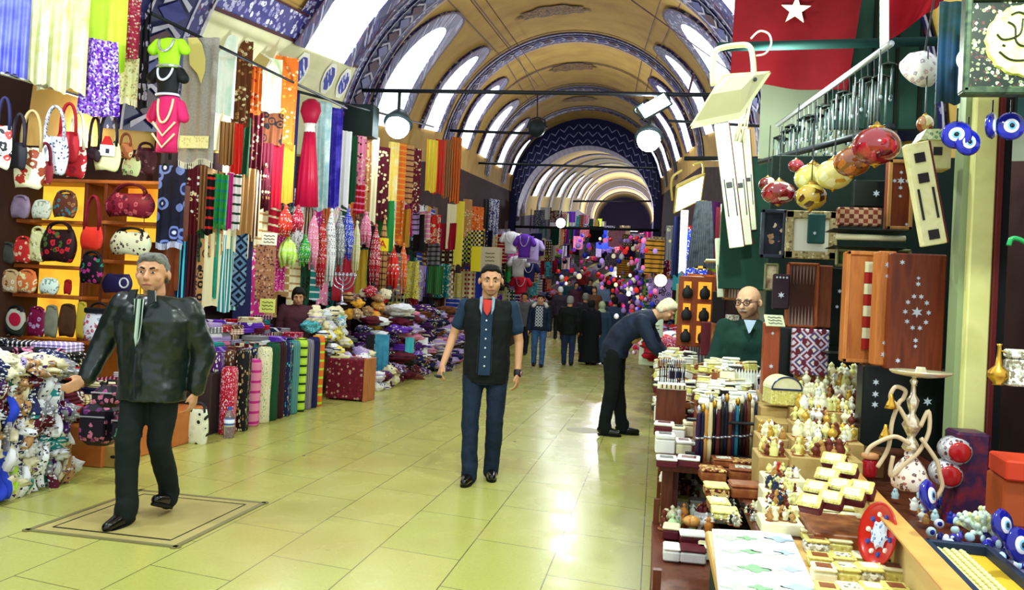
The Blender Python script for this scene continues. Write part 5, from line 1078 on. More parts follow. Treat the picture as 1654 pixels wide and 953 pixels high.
def tbox(p, w_, d_, h_, body, lid, label, group, rz=0., patch=None, open_=0, tilt=0):
    r = root('trinket_box', p, label, 'box', group, rz); r.rotation_euler = (tilt, 0, rz)
    mb = MB(); mb.box((0, 0, h_ * .36), (w_, d_, h_ * .72), bev=min(.006, h_ * .2)); mb.build('box_body', inl[body], r)
    R = RX(open_); mb = MB(); mb.box(Vector((0, d_ / 2, h_ * .74)) + R @ Vector((0, -d_ / 2, h_ * .13)), (w_ * 1.02, d_ * 1.02, h_ * .24), R, bev=min(.006, h_ * .1)); l = mb.build('lid', inl[lid], r)
    if patch: mb = MB(); mb.box(Vector((0, d_ / 2, h_ * .74)) + R @ Vector((0, -d_ / 2, h_ * .26)), (w_ * .66, d_ * .6, h_ * .03), R); mb.build('inlay', inl[patch], l)
    return r
BL = [('mosaic', 'mosaic'), ('walnut', 'mosaic'), ('cream', 'golden'), ('golden', 'golden'), ('white', 'cream'), ('maroon', 'cream'), ('dark', 'pearl'), ('pearl', 'pearl')]
def figurine(p, h, mat, label, group, kind=0, base=None):
    r = root(['figurine', 'little_vase', 'animal_figurine'][kind], p, label, ['figurine', 'vase', 'figurine'][kind], group, random.random() * 6)
    if kind == 0: pf = [(.28, 0), (.3, .05), (.14, .12), (.2, .3), (.24, .45), (.12, .6), (.1, .68), (.16, .8), (.12, .95), (.02, 1)]
    elif kind == 1: pf = [(.2, 0), (.22, .06), (.08, .14), (.3, .38), (.32, .5), (.2, .66), (.07, .76), (.12, .84), (.12, .9), (.0, 1)]
    else: pf = [(.3, 0), (.34, .08), (.3, .2), (.36, .4), (.26, .6), (.2, .72), (.24, .78), (.1, .92), (.03, 1)]
    mb = MB(); mb.lathe([(a * h * .9, b * h) for a, b in pf], n=12); mb.build('figure', mat, r, smooth=True)
    if kind != 1:
        for s in (-1, 1): mb = MB(); mb.cap_((s * .16 * h, 0, .55 * h), (s * .34 * h, 0, .34 * h if kind == 0 else .8 * h), .05 * h, .035 * h, 7); mb.build('arm' if kind == 0 else 'ear', mat, r, smooth=True)
    mb = MB(); mb.lathe([(.32 * h, -.001), (.32 * h, .05 * h), (.28 * h, .07 * h)], n=12); mb.build('plinth', base or inl['walnut'], r); return r
def put(px, py, z=TZ, dz=0.): p = at(px, py, z=z + dz); return Vector((p.x, p.y, z))
# white printed sheet
c = [at(1150, 856, z=TZ + .004), at(1275, 861, z=TZ + .004), at(1345, 1010, z=TZ + .004), at(1166, 1010, z=TZ + .004)]
r = root('printed_sheet', (0, 0, 0), 'white sheet with pale green ornaments lying on the near table', 'sheet'); mb = MB(); mb.v += [tuple(q) for q in c] + [tuple(q + Vector((0, 0, .004))) for q in c]
for f in ((3, 2, 1, 0), (4, 5, 6, 7), (0, 1, 5, 4), (1, 2, 6, 5), (2, 3, 7, 6), (3, 0, 4, 7)): mb.face(f)
mb.build('paper', M('#fbfbf6', rough=.6), r)
for i, (u, v) in enumerate([(x, y) for y in (.12, .3, .5, .7, .88) for x in (.2, .42, .62, .82)]):
    q = c[0].lerp(c[1], u).lerp(c[3].lerp(c[2], u), v) + Vector((0, 0, .0055)); mb = MB(); n = 20; rr = .022 if (i % 3) else .032; b = len(mb.v)
    mb.v += [tuple(q + Vector((math.cos(2 * math.pi * k / n) * rr * 1.3 * (1 + .3 * math.cos(8 * math.pi * k / n)), math.sin(2 * math.pi * k / n) * rr * (1 + .3 * math.cos(8 * math.pi * k / n)), 0))) for k in range(n)]; mb.face(range(b, b + n)); mb.build('ornament', M(['#b8d0b0', '#8ab08a', '#d8e8d0', '#a8b8d0'][i % 4]), r)
# golden boxes in rows right of the sheet
G1 = 'golden inlaid boxes beside the printed sheet'
for row, y in enumerate((822, 838, 856, 876, 898, 922, 948)):
    for k in range(3 if row < 3 else 4):
        px = 1300 + k * 37 + row * 6; p = put(px, y, TZ, .03); s = p.y / F_PX
        tbox(p, 35 * s, .07, .035 + .012 * (row % 2), ['golden', 'cream', 'golden', 'pearl'][(row + k) % 4], ['golden', 'cream', 'golden'][(row * 2 + k) % 3], uniq('%s box with %s lid beside the printed sheet' % (['golden', 'cream', 'golden', 'pearly'][(row + k) % 4], ['golden', 'cream', 'golden'][(row * 2 + k) % 3])), G1, random.uniform(-.08, .08), patch=['walnut', 'pearl', 'white'][k % 3])
# dividing plank and second tray
A_, B_ = at(1384, 768, z=TZ + .16), at(1585, 985, z=TZ + .16)
d = B_ - A_; u = d.normalized(); nrm = Vector((u.y, -u.x, 0)); L_ = d.length
r = root('divider_plank', (A_.x, A_.y, TZ), 'long yellow wooden plank dividing the near wares', 'plank')
mb = MB(); a = math.atan2(u.y, u.x); mb.box(Vector((d.x / 2, d.y / 2, .08)), (L_, .022, .16), RZ(a), bev=.004); mb.build('board', M(['#dcc078', '#e8d08c'], 'noise', 2, .5, space='Object'), r)
mb = MB(); mb.box(Vector((d.x / 2, d.y / 2, .165)) + nrm * .02, (L_, .07, .012), RZ(a), bev=.003); mb.build('top_strip', M(['#c89048', '#d8a458'], 'noise', 2, .5, space='Object'), r)
# red plate
p = at(1418, 915, z=TZ + .02); r = root('decorated_plate', p, 'red plate with a blue and white flower standing on edge', 'plate', rz=-1.3); R = RX(math.pi / 2 - .2); rr = .098
c0 = Vector((0, 0, rr))
mb = MB(); mb.lathe([(0, -.012), (rr * .55, -.012), (rr * .9, -.002), (rr, .006), (rr, .012), (rr * .9, .006), (rr * .5, -.003), (0, -.003)], c0, 36, R); mb.build('dish', M('#c8281c', rough=.25, coat=.3), r, smooth=True)
mb = MB(); mb.lathe([(rr * .42, 0), (rr * .36, .006), (0, .006)], c0, 24, R, mod=lambda t, z: 1 + .15 * math.cos(8 * t)); mb.build('flower', M(['#d8e0f0', '#4a60a8', '#e8eef8', '#7a9ad0'], 'voronoi', 8, .3, space='Object'), r)
for k in range(10): t = 2 * math.pi * k / 10; mb = MB(); mb.lathe([(.009, 0), (.007, .0075), (0, .0075)], c0 + R @ Vector((math.cos(t) * rr * .62, math.sin(t) * rr * .62, -.002)), 10, R); mb.build('painted_dot', M('#f0e8d8' if k % 2 else '#3a50a0'), r)
mb = MB(); mb.tube([(-.05, .05, 0), (-.03, .0, .02), (0, .03, .08)], .004, 5); mb.tube([(.05, .05, 0), (.03, .0, .02), (0, .03, .08)], .004, 5); mb.build('wire_stand', gold, r)
# walnut and mosaic boxes in the middle
G2 = 'mosaic wooden boxes on the step beside the sticks'
for i, (px, py, w_, h_, b, l) in enumerate([(1168, 752, 34, 14, 'walnut', 'walnut'), (1205, 756, 44, 14, 'walnut', 'mosaic'), (1150, 775, 38, 22, 'walnut', 'mosaic'), (1204, 775, 50, 22, 'walnut', 'walnut'), (1156, 800, 36, 20, 'mosaic', 'golden'), (1204, 802, 50, 24, 'walnut', 'walnut'), (1160, 822, 32, 16, 'walnut', 'golden'), (1230, 750, 22, 36, 'walnut', 'mosaic'), (1170, 835, 40, 14, 'golden', 'golden'), (1255, 800, 30, 20, 'maroon', 'cream'), (1262, 828, 36, 26, 'maroon', 'golden'), (1246, 776, 26, 30, 'maroon', 'pearl')]):
    p = put(px, py, TZ, .0); s = p.y / F_PX; tbox(p, w_ * s, .11, h_ * s * .9, b, l, uniq('%s box with %s lid among the wooden boxes' % (b, l)), G2, random.uniform(-.1, .1), patch='pearl' if i % 3 == 0 else None)
# row of upright sticks and handles in a rack
p0 = put(1122, 748); p1 = put(1222, 742); G3 = 'carved sticks standing in the rack'
r = root('stick_rack', p0, 'dark rack holding a row of carved sticks', 'rack'); dd = p1 - p0
for z in (.02, .2): mb = MB(); mb.box(Vector((dd.x / 2, dd.y / 2 + .03, z)), (dd.length, .05, .012), bev=.003); mb.build('crossbar', dark, r)
SCOL = [('purple', '#2a1838'), ('navy', '#141a3a'), ('amber', '#d89a48'), ('cream', '#e0d0a0'), ('black', '#121214'), ('maroon', '#4a1420'), ('black', '#18161a'), ('navy', '#10142a'), ('brown', '#5a3018'), ('purple', '#38204a'), ('teal', '#2a7a90'), ('black', '#0e0e12'), ('maroon', '#3a1018'), ('brown', '#6a3a1a'), ('cream', '#d8c89a'), ('navy', '#1a2040')]
for i, (cn, cc) in enumerate(SCOL):
    t = (i + .5) / len(SCOL); q = p0 + dd * t + Vector((0, random.uniform(0, .05), 0)); h = .29 + random.uniform(-.03, .03)
    r = root('carved_stick', q, '%s carved stick in the rack, %s from the aisle' % (cn, ORD[i] if i else 'first'), 'stick', G3); mb = MB()
    mb.lathe([(.011, 0), (.012, .1), (.009, .12), (.013, .16), (.011, .24), (.008, h)], n=10); mb.build('shaft', M(cc, rough=.35), r, smooth=True)
    mb = MB(); mb.lathe([(.009, h - .01), (.013, h + .01), (.01, h + .022), (.003, h + .034)], n=10); mb.build('pommel', [M('#b8b8c8', rough=.25, metal=.8), gold, M('#e8e0c8', rough=.4)][i % 3], r, smooth=True)
    mb = MB(); mb.lathe([(.013, .12), (.014, .125), (.013, .13)], n=10); mb.build('ring', M('#c0c0cc', rough=.25, metal=.8), r, smooth=True)
# white and cream boxes at the aisle edge
G4 = 'white boxes at the aisle edge of the table'
for i, (px, py, w_, h_, b, l) in enumerate([(1076, 752, 32, 14, 'maroon', 'white'), (1112, 752, 34, 14, 'maroon', 'white'), (1073, 730, 30, 30, 'white', 'white'), (1103, 732, 24, 22, 'cream', 'white'), (1122, 733, 18, 20, 'maroon', 'pearl'), (1072, 702, 30, 20, 'maroon', 'white'), (1096, 706, 20, 18, 'white', 'cream'), (1114, 704, 22, 24, 'cream', 'cream'), (1071, 680, 28, 34, 'white', 'white'), (1100, 678, 24, 26, 'cream', 'pearl'), (1120, 684, 20, 22, 'maroon', 'pearl'), (1074, 655, 26, 18, 'dark', 'white'), (1102, 656, 26, 14, 'white', 'cream')]):
    p = put(px, py, TZ); s = p.y / F_PX; tbox(p, w_ * s, .12, h_ * s, b, l, uniq('%s box with %s lid at the aisle edge' % (b, l)), G4, random.uniform(-.08, .08), patch=['dark', 'maroon'][i % 2])
# daggers in a stand at the far aisle corner
p0 = at(1064, 628, Y=5.45); tag(MB().box((20 * p0.y / F_PX, .05, -(p0.z - TZ) / 2), (46 * p0.y / F_PX, .13, p0.z - TZ)).build('support_block', wd1), 'dark block under the white dagger stand', 'block').location = p0; r = root('dagger_stand', p0, 'white tiered stand of upright daggers at the far aisle corner', 'stand'); s = p0.y / F_PX
mb = MB(); mb.box((20 * s, .05, 5 * s), (44 * s, .14, 10 * s), bev=.006); mb.build('base', inl['white'], r)
for k in range(12): mb = MB(); mb.box(((2 + k * 3.4) * s, -.022, 5 * s), (2 * s, .004, 6 * s)); mb.build('stone', inl['maroon'] if k % 2 else inl['golden'], r)
for k in range(12):
    q = p0 + Vector(((1 + k * 3.5) * s, .05 + .03 * (k % 2), 10 * s)); rr = root('dagger', q, '%s dagger, %s in the white stand' % (['black', 'silver', 'navy'][k % 3], ORD[k] if k else 'first'), 'dagger', 'daggers in the white stand')
    mb = MB(); mb.box((0, 0, 13 * s), (2 * s, .012, 26 * s), bev=.003); mb.build('sheath', [M('#101018', rough=.3), M('#b0b0c0', rough=.3, metal=.7), M('#141c48', rough=.3)][k % 3], rr); mb = MB(); mb.lathe([(1.4 * s, 26 * s), (.8 * s, 30 * s), (1.6 * s, 35 * s), (.4 * s, 38 * s)], n=8); mb.build('hilt', chrome, rr, smooth=True)
# arched chest
p = at(1262, 652, Y=4.35); s = p.y / F_PX; r = root('arched_chest', p, 'small chest with an arched cream lid before the figurines', 'chest', rz=.15); w_ = 46 * s; dp = .16
mb = MB(); mb.box((0, 0, 12 * s), (w_, dp, 24 * s), bev=.005); mb.build('chest_body', inl['golden'], r)
mb = MB(); P = [[Vector((x, y, 24 * s + z)) for y, z in [(dp / 2 * math.cos(t), 18 * s * math.sin(t)) for t in [math.pi * k / 12 for k in range(13)]]] for x in (-w_ / 2, w_ / 2)]
P = [[Vector((w_ / 2 * math.cos(t), y, 24 * s + 20 * s * math.sin(t))) for t in [math.pi * k / 14 for k in range(15)]] for y in (-dp / 2, dp / 2)]
b = mb.grid(P); mb.face(range(b, b + 15)); mb.face(list(reversed(range(b + 15, b + 30)))); mb.build('arched_lid', inl['cream'], r)
mb = MB(); mb.tube([(w_ / 2 * .98 * math.cos(t), -dp / 2 - .004, 24 * s + 19 * s * math.sin(t)) for t in [math.pi * k / 14 for k in range(15)]], .004, 5); mb.tube([(-w_ / 2, -dp / 2 - .004, 24 * s), (w_ / 2, -dp / 2 - .004, 24 * s)], .005, 5); mb.build('metal_rim', M('#3a4870', rough=.3, metal=.5), r)
# fields of figurines
def field(n, x0, x1, y0, y1, z, hs, cols, place, group, base=None):
    for px, py in sorted([(random.uniform(x0, x1), random.uniform(y0, y1)) for _ in range(n)], key=lambda q: -q[1]):
        p = put(px, py, z); cn, mt = random.choice(cols); kd = random.randint(0, 2); h = random.uniform(*hs)
        figurine(p, h, mt, uniq('%s %s %s' % (cn, ['carved figurine', 'little vase', 'animal figurine'][kd], place)), group, kd, base)
FC = [('pale yellow', M('#e8e490', rough=.35)), ('cream', M('#f0ecc8', rough=.35)), ('tan', M('#b8884a', rough=.4)), ('reddish brown', M('#6a2a1c', rough=.4)), ('white', M('#f4f4ee', rough=.35)), ('golden', M('#d0a840', rough=.3, metal=.3)), ('pale yellow', M('#e8e490', rough=.35)), ('cream', M('#f0ecc8', rough=.35))]
# stepped tiers carrying the figurines and the cream boxes
def steps(px0, px1, Y0, Y1, z0, z1, n, mt, label):
    out = []; r = root('stepped_stand', (at((px0 + px1) / 2, 600, Y=(Y0 + Y1) / 2).x, (Y0 + Y1) / 2, TZ), label, 'stand'); o = r.location
    for k in range(n):
        y0 = Y0 + (Y1 - Y0) * k / n; y1 = Y0 + (Y1 - Y0) * (k + 1) / n; z = z0 + (z1 - z0) * k / max(1, n - 1); xa, xb = at(px0, 600, Y=y0).x, at(px1, 600, Y=y0).x
        mb = MB(); mb.box(((xa + xb) / 2 - o.x, (y0 + y1) / 2 - o.y, (z - TZ) / 2), (xb - xa, y1 - y0, z - TZ), bev=.004); mb.build('step', mt, r); out.append((xa, xb, y0, y1, z))
    return out
def field2(n, st, hs, cols, place, group):
    L = []
    for _ in range(n): q = random.choice(st); L.append((random.uniform(q[0] + .03, q[1] - .03), random.uniform(q[2] + .03, q[3] - .03), q[4]))
    for x, y, z in sorted(L, key=lambda q: q[1]):
        cn, mt = random.choice(cols); kd = random.randint(0, 2); figurine(Vector((x, y, z)), random.uniform(*hs), mt, uniq('%s %s %s' % (cn, ['carved figurine', 'little vase', 'animal figurine'][kd], place)), group, kd)
SA = steps(1285, 1402, 3.55, 4.95, .9, 1.16, 7, M(['#a8884c', '#c0a468'], 'noise', 4, .6, space='Object'), 'stepped wooden stand crowded with pale figurines')
field2(240, SA, (.05, .085), FC, 'on the stepped stand', 'figurines on the stepped stand')
SB = steps(1232, 1284, 3.6, 4.8, .88, 1.06, 5, M(['#a8884c', '#c0a468'], 'noise', 4, .6, space='Object'), 'narrow stepped stand in front of the arched chest')
field2(60, SB[:2], (.045, .07), FC, 'before the arched chest', 'figurines on the stepped stand')
SCC = steps(1128, 1236, 4.5, 5.9, .86, 1.05, 5, inl['walnut'], 'stepped stand under the heap of cream boxes')
SD = steps(1058, 1130, 5.6, 8.4, .78, .95, 5, inl['walnut'], 'stepped stand at the far end of the right table')
G5 = 'cream boxes heaped towards the shopkeeper'
for st, n, w0 in ((SCC, 105, 24), (SD, 80, 22)):
    L = []
    for _ in range(n): q = random.choice(st); L.append((random.uniform(q[0] + .04, q[1] - .04), random.uniform(q[2], q[3]), q[4] + random.uniform(0, .05)))
    for x, y, z in sorted(L, key=lambda q: q[1]):
        s = y / F_PX; b, l = random.choice([('cream', 'white'), ('white', 'cream'), ('golden', 'cream'), ('cream', 'pearl'), ('white', 'white'), ('walnut', 'mosaic'), ('maroon', 'cream'), ('dark', 'white')])
        tbox(Vector((x, y, z)), random.uniform(.6, 1.1) * w0 * s, random.uniform(.05, .1), random.uniform(8, 18) * s, b, l, uniq('%s box with %s lid in the heap' % (b, l)), G5, random.uniform(-1, 1), tilt=random.uniform(-.35, .15), patch=random.choice([None, 'dark', 'golden']))
for k in range(12):   # row of white pointed bars before the shopkeeper
    q = SCC[3]; x = q[0] + (q[1] - q[0]) * (.45 + .045 * k); tag(MB().prism([(-.012, 0), (.012, 0), (.008, .1), (0, .13), (-.008, .1)], (0, 0, 0), (1, 0, 0), (0, 0, 1), (0, .02, 0)).build('white_obelisk', inl['white']), 'white pointed bar before the shopkeeper, %s from the aisle' % (ORD[k] if k else 'first'), 'ornament', 'white pointed bars before the shopkeeper').location = (x, q[2] + .05, q[4])
SE = steps(1242, 1312, 2.95, 3.55, .76, .83, 4, inl['cream'], 'pale stepped tray of small carvings')
field2(90, SE, (.03, .055), FC + [('navy', M('#28304a', rough=.3)), ('red', M('#b82420', rough=.3))], 'on the tray of carvings', 'carvings on the pale tray')
field(70, 1066, 1150, 770, 862, .42, (.05, .1), [('reddish brown', M('#6a2a1c', rough=.4)), ('maroon', M('#5a1424', rough=.3)), ('cream', M('#f0ecc8', rough=.35)), ('pale green', M('#b8d8a0', rough=.4)), ('white', M('#f4f4ee', rough=.35)), ('orange', M('#d88a3a', rough=.4))], 'on the low step shelf', 'souvenirs on the low step shelf')
for i, (px, py, w_, b, l) in enumerate([(1096, 820, 30, 'white', 'golden'), (1130, 824, 30, 'cream', 'white'), (1100, 792, 28, 'walnut', 'walnut'), (1136, 850, 30, 'golden', 'white'), (1084, 902, 26, 'white', 'white'), (1084, 868, 26, 'maroon', 'cream'), (1118, 880, 40, 'maroon', 'white'), (1118, 905, 40, 'white', 'maroon'), (1085, 838, 26, 'golden', 'cream'), (1160, 842, 30, 'pearl', 'pearl'), (1140, 900, 24, 'cream', 'cream')]):
    p = put(px, py, .42); s = p.y / F_PX; tbox(p, w_ * s, .1, .06, b, l, uniq('%s box with %s lid on the low step shelf' % (b, l)), 'souvenirs on the low step shelf', random.uniform(-.1, .1))
p = put(1116, 862, .42); mb = MB(); mb.ball((0, 0, .03), .035, 14, 10, (1.2, 1, .8)); o = mb.build('stone_egg', M(['#d88a30', '#e8b060', '#b05a1c'], 'noise', 3, .25), smooth=True); o.location = p + Vector((0, 0, .03)); tag(o, 'polished orange stone egg on the low step shelf', 'ornament')
# pearly fans and shells by the sheet
field(34, 1150, 1240, 806, 850, TZ, (.025, .04), [('silver', M('#c8c8d0', rough=.25, metal=.8)), ('pearly', inl['pearl']), ('black', M('#16141a', rough=.3)), ('cream', M('#f0ecc8', rough=.35))], 'just behind the printed sheet', 'trinkets behind the printed sheet')
# cards standing (greenish boxes) on the tray and red heart
G6 = 'upright golden boxes near the plank'
for i, (px, py) in enumerate([(1340, 770), (1360, 786), (1380, 800), (1322, 790), (1345, 806), (1395, 790), (1312, 812), (1368, 760), (1350, 745)]):
    p = at(px, py + 10, Y=3.05 - (py - 745) * .004); s = p.y / F_PX; tbox(p, 34 * s, .05, 24 * s, 'maroon', 'golden', uniq('maroon and golden box near the plank'), G6, -.5, tilt=.75, patch='cream')
mb = MB(); a_ = at(1318, 812, Y=2.8); mb.box((a_.x + .1, 2.95, TZ + .03), (.2, .3, .06), bev=.004); tag(mb.build('display_block', inl['walnut']), 'low wooden block under the maroon and golden boxes', 'block')
for i, (px, py) in enumerate([(1290, 770), (1310, 755), (1300, 735), (1330, 730)]):
    p = put(px, py, TZ); tbox(p, .07, .05, .03, 'golden', 'cream', uniq('little golden box with cream lid on the carvings tray'), G6, .3)
p = put(1324, 745, TZ); mb = MB(); mb.prism([(0, 0), (.018, .02), (.022, .04), (.012, .052), (0, .044), (-.012, .052), (-.022, .04), (-.018, .02)], (0, 0, 0), (1, 0, 0), (0, .3, 1), (0, .012, 0)); o = mb.build('heart_box', M('#c01c24', rough=.2)); o.location = p; tag(o, 'small red heart shaped box among the carvings', 'box')
# metal magnifier
p = put(1302, 775, TZ); r = root('magnifier', p, 'dark blue round magnifier lying on the carvings', 'magnifier'); mb = MB(); mb.tube([(.02 * math.cos(t), .0, .035 + .02 * math.sin(t)) for t in [2 * math.pi * k / 16 for k in range(17)]], .004, 6); mb.build('rim', M('#2a3450', rough=.3, metal=.6), r, smooth=True); mb = MB(); mb.tube([(0, 0, .016), (0, 0, 0)], .004, 6); mb.build('handle', M('#2a3450', rough=.3, metal=.6), r); mb = MB(); mb.lathe([(0, -.001), (.018, -.001), (.018, .001), (0, .001)], (0, 0, .035), 16, RX(math.pi / 2)); mb.build('lens', M('#8a94a8', rough=.1), r)
# ------------------------------------------------ wares at the right edge
def eye(p, rad, label, group=None, R=None, hang_=True):
    r = root('eye_bead', p, label, 'eye bead', group); R = R or RX(math.pi / 2)
    for k, (q, cc, o_) in enumerate(((1, '#141a8a', 0), (.55, '#f4f8ff', .35), (.34, '#6ab0e0', .42), (.2, '#0a0a18', .48))):
        mb = MB(); t = rad * .28; mb.lathe([(0, -t * .2 if k else -t), (q * rad * .8, -t * .2 if k else -t), (q * rad, t * o_ * .5), (q * rad * .85, t * (.6 + o_)), (0, t * (.7 + o_))], (0, 0, 0), 24, R); mb.build(['glass_disc', 'white_ring', 'blue_ring', 'pupil'][k], M(cc, rough=.12, coat=.5), r, smooth=True)
    if hang_: mb = MB(); mb.tube([(0, 0, rad), (0, 0, rad * 1.9)], .003, 5); mb.build('cord', dark, r)
    return r
GE = 'blue glass eye beads hanging under the picture'
for (px, py, rr, lb, az) in [(1545, 218, 21, 'dark blue eye bead, leftmost of the hanging four', -.3), (1563, 230, 20, 'dark blue eye bead just right of the leftmost', .2), (1602, 203, 20, 'dark blue eye bead turned half aside under the picture', 1.0), (1632, 204, 21, 'large blue eye bead facing us under the picture', 0)]:
    p = at(px, py, Y=2.9); eye(p, rr * p.y / F_PX, lb, GE, RZ(az) @ RX(math.pi / 2))
for (px, py, rr, lb, az) in [(1500, 800, 24, 'large eye bead disc leaning behind the plank', .9), (1620, 848, 24, 'large dark eye bead disc at the right edge', .7), (1646, 880, 26, 'large dark eye bead disc cut by the right edge', .5)]:
    p = at(px, py, Y=2.45); eye(p, rr * p.y / F_PX, lb, 'eye bead discs standing on the table', RZ(az) @ RX(math.pi / 2 - .2), False)
# tray with pearls
p = at(1572, 925, z=TZ + .09); r = root('bead_tray', (p.x + .03, p.y, TZ + .06), 'dark blue tray of yellow beads at the lower right', 'tray', rz=a)
mb = MB(); mb.box((0, 0, .01), (.5, .16, .012), bev=.003); mb.build('tray_base', M('#e0b830', rough=.6), r)
for (cx_, cy_, a_, b_) in ((0, .085, .52, .02), (0, -.085, .52, .02), (.25, 0, .02, .18), (-.25, 0, .02, .18)): mb = MB(); mb.box((cx_, cy_, .025), (a_, b_, .045), bev=.004); mb.build('tray_side', M('#1a2c4a', rough=.5), r)
mb = MB()
for i in range(34):
    for j in range(4): mb.ball((-.23 + i * .0137, -.06 + j * .022 + .003 * (i % 2), .024), .0085, 8, 5)
q = mb.build('bead_rows', M('#ece8a0', rough=.3), r, smooth=True); q['kind'] = 'stuff'
# white coral-like cluster and heap of blue-white eye charms
r = root('white_ornament', put(1585, 880, TZ), 'spiky white shell ornament at the right', 'ornament'); 
for k in range(46):
    t = random.random() * 6.28; e = random.uniform(.1, 1.5); L2 = random.uniform(.05, .09); dv = Vector((math.cos(t) * math.cos(e), math.sin(t) * math.cos(e), math.sin(e))); mb = MB(); mb.cap_(dv * .02 + Vector((0, 0, .04)), dv * L2 + Vector((0, 0, .04)), .012, .006, 6); mb.ball(dv * L2 + Vector((0, 0, .04)), .011, 6, 4); mb.build('spike', M(['#f4fff4', '#d0e8d8'], 'noise', 9, .4, space='Object') if k % 4 else M('#e8e8a8', rough=.4), r, smooth=True)
GB = 'blue and white eye charms heaped at the lower right'
for i, (px, py) in enumerate(sorted([(random.uniform(1480 + max(0, (y - 840)) * .9, 1665), y) for y in [random.uniform(842, 965) for _ in range(150)]], key=lambda q: -q[1])):
    if 1515 < px < 1625 and py > 880 and (px - 1515) < (py - 870) * 1.3: continue
    p = put(px, py, TZ + .03); sz = random.uniform(.012, .02); cc = ['#f0f4ff', '#2a2ab0', '#e0e8ff', '#181a60', '#c8e8f0', '#5a4ac0'][i % 6]; cn = ['white', 'blue', 'pale', 'navy', 'ice blue', 'violet'][i % 6]
    r = root('eye_charm', p, uniq('%s eye charm at the lower right' % cn), 'charm', GB, random.random() * 6); mb = MB(); mb.ball((0, 0, sz * .6), sz, 10, 6, (1, .6, 1)); mb.build('bead', M(cc, rough=.15), r, smooth=True)
    mb = MB(); mb.ball((0, -sz * .5, sz * .7), sz * .5, 8, 5, (1, .4, 1)); q = mb.build('eye_dot', M('#f8f8ff' if i % 2 else '#1c2a90', rough=.15), r, smooth=True)
mb = MB(); mb.box((1.35, 2.35, TZ + .014), (.8, 1.3, .026), bev=.004); tag(mb.build('cloth_pad', M('#6a6a90')), 'grey violet pad under the eye charms', 'pad')
field(26, 1440, 1560, 800, 850, TZ + .02, (.03, .055), [('ice blue', M('#c8e8f0', rough=.3)), ('white', M('#f4f4ee', rough=.35)), ('blue', M('#2030a0', rough=.2)), ('tan', M('#b8884a', rough=.4))], 'behind the plank', 'trinkets behind the plank')
# round red tins
for (px, py, rr, lb) in [(1548, 730, 15, 'round red lidded tin, upper of two by the post'), (1533, 768, 15, 'round red lidded tin, lower of two by the post')]:
    p = at(px, py, Y=3.3); s = p.y / F_PX; r = root('round_tin', p, lb, 'tin', 'round red tins by the post'); R = RX(math.pi / 2) ; mb = MB(); mb.lathe([(rr * 1.25 * s, -.09), (rr * 1.35 * s, -.06), (rr * 1.3 * s, 0), (rr * .95 * s, .012)], (0, 0, 0), 24, R); mb.build('tin_body', M(['#c8c8d0', '#6a3a3a', '#e8e8e8'], 'voronoi', 6, .3, metal=.3, space='Object'), r, smooth=True); mb = MB(); mb.lathe([(rr * s, 0), (rr * s, .02), (rr * .8 * s, .026), (0, .026)], (0, 0, 0), 24, R); mb.build('lid', M('#b01418', rough=.25, coat=.4), r, smooth=True)
p = at(1540, 800, Y=3.35); mb = MB(); mb.box((.05, .03, 0), (.12, .14, .5), bev=.01); o = mb.build('tin_stand', M(['#7a1a20', '#2a1a40', '#8a2028'], 'noise', 3, .4, space='Object')); o.location = p; tag(o, 'dark red and navy stand behind the round tins', 'stand')
# red glass jar
p = put(1404, 770, TZ + .12); r = root('glass_jar', p, 'red glass jar with a tan lid in front of the water pipe', 'jar'); mb = MB(); mb.lathe([(.026, 0), (.03, .01), (.03, .065), (.024, .075)], n=20); mb.build('jar', M('#c01828', rough=.1, trans=.4), r, smooth=True); mb = MB(); mb.lathe([(.03, .075), (.034, .08), (.034, .095), (.02, .1)], n=20); mb.build('lid', M('#c88a5a', rough=.4), r, smooth=True)
p = put(1404, 770, TZ); mb = MB(); mb.box((0, .02, .06), (.12, .1, .12), bev=.005); o = mb.build('jar_block', M(['#c89850', '#d8a860'], 'noise', 2, .5)); o.location = p; tag(o, 'yellow wooden block carrying the red glass jar', 'block')
# water pipe
p = at(1468, 790, Y=2.95); s = p.y / F_PX; r = root('water_pipe', p, 'brass water pipe with a wide tray and curling hoses', 'water pipe'); brass = M(['#c8b898', '#e8dcc0', '#9a8058'], 'noise', 6, .25, metal=.75, space='Object')
mb = MB(); mb.lathe([(20 * s, 0), (24 * s, 4 * s), (26 * s, 18 * s), (20 * s, 34 * s), (9 * s, 48 * s), (8 * s, 56 * s)], n=24, mod=lambda t, z: 1 + .04 * math.cos(8 * t)); mb.build('vase', M(['#e8d8c8', '#a86a5a', '#f0e8e0', '#6a4a4a'], 'voronoi', 6, .2, space='Object'), r, smooth=True)
mb = MB(); mb.lathe([(8 * s, 56 * s), (13 * s, 62 * s), (9 * s, 72 * s), (5 * s, 78 * s), (9 * s, 86 * s), (14 * s, 96 * s), (9 * s, 106 * s), (4 * s, 114 * s), (7 * s, 124 * s), (9 * s, 134 * s), (4 * s, 142 * s), (3 * s, 156 * s), (6 * s, 162 * s), (3 * s, 166 * s), (3 * s, 172 * s)], n=18); mb.build('stem', brass, r, smooth=True)
mb = MB(); mb.lathe([(0, 168 * s), (14 * s, 168 * s), (38 * s, 172 * s), (43 * s, 176 * s), (43 * s, 178 * s), (36 * s, 175 * s), (10 * s, 172 * s), (6 * s, 184 * s), (0, 184 * s)], (9 * s, 0, 0), n=32); mb.build('tray', M('#d8cca8', rough=.25, metal=.6), r, smooth=True)
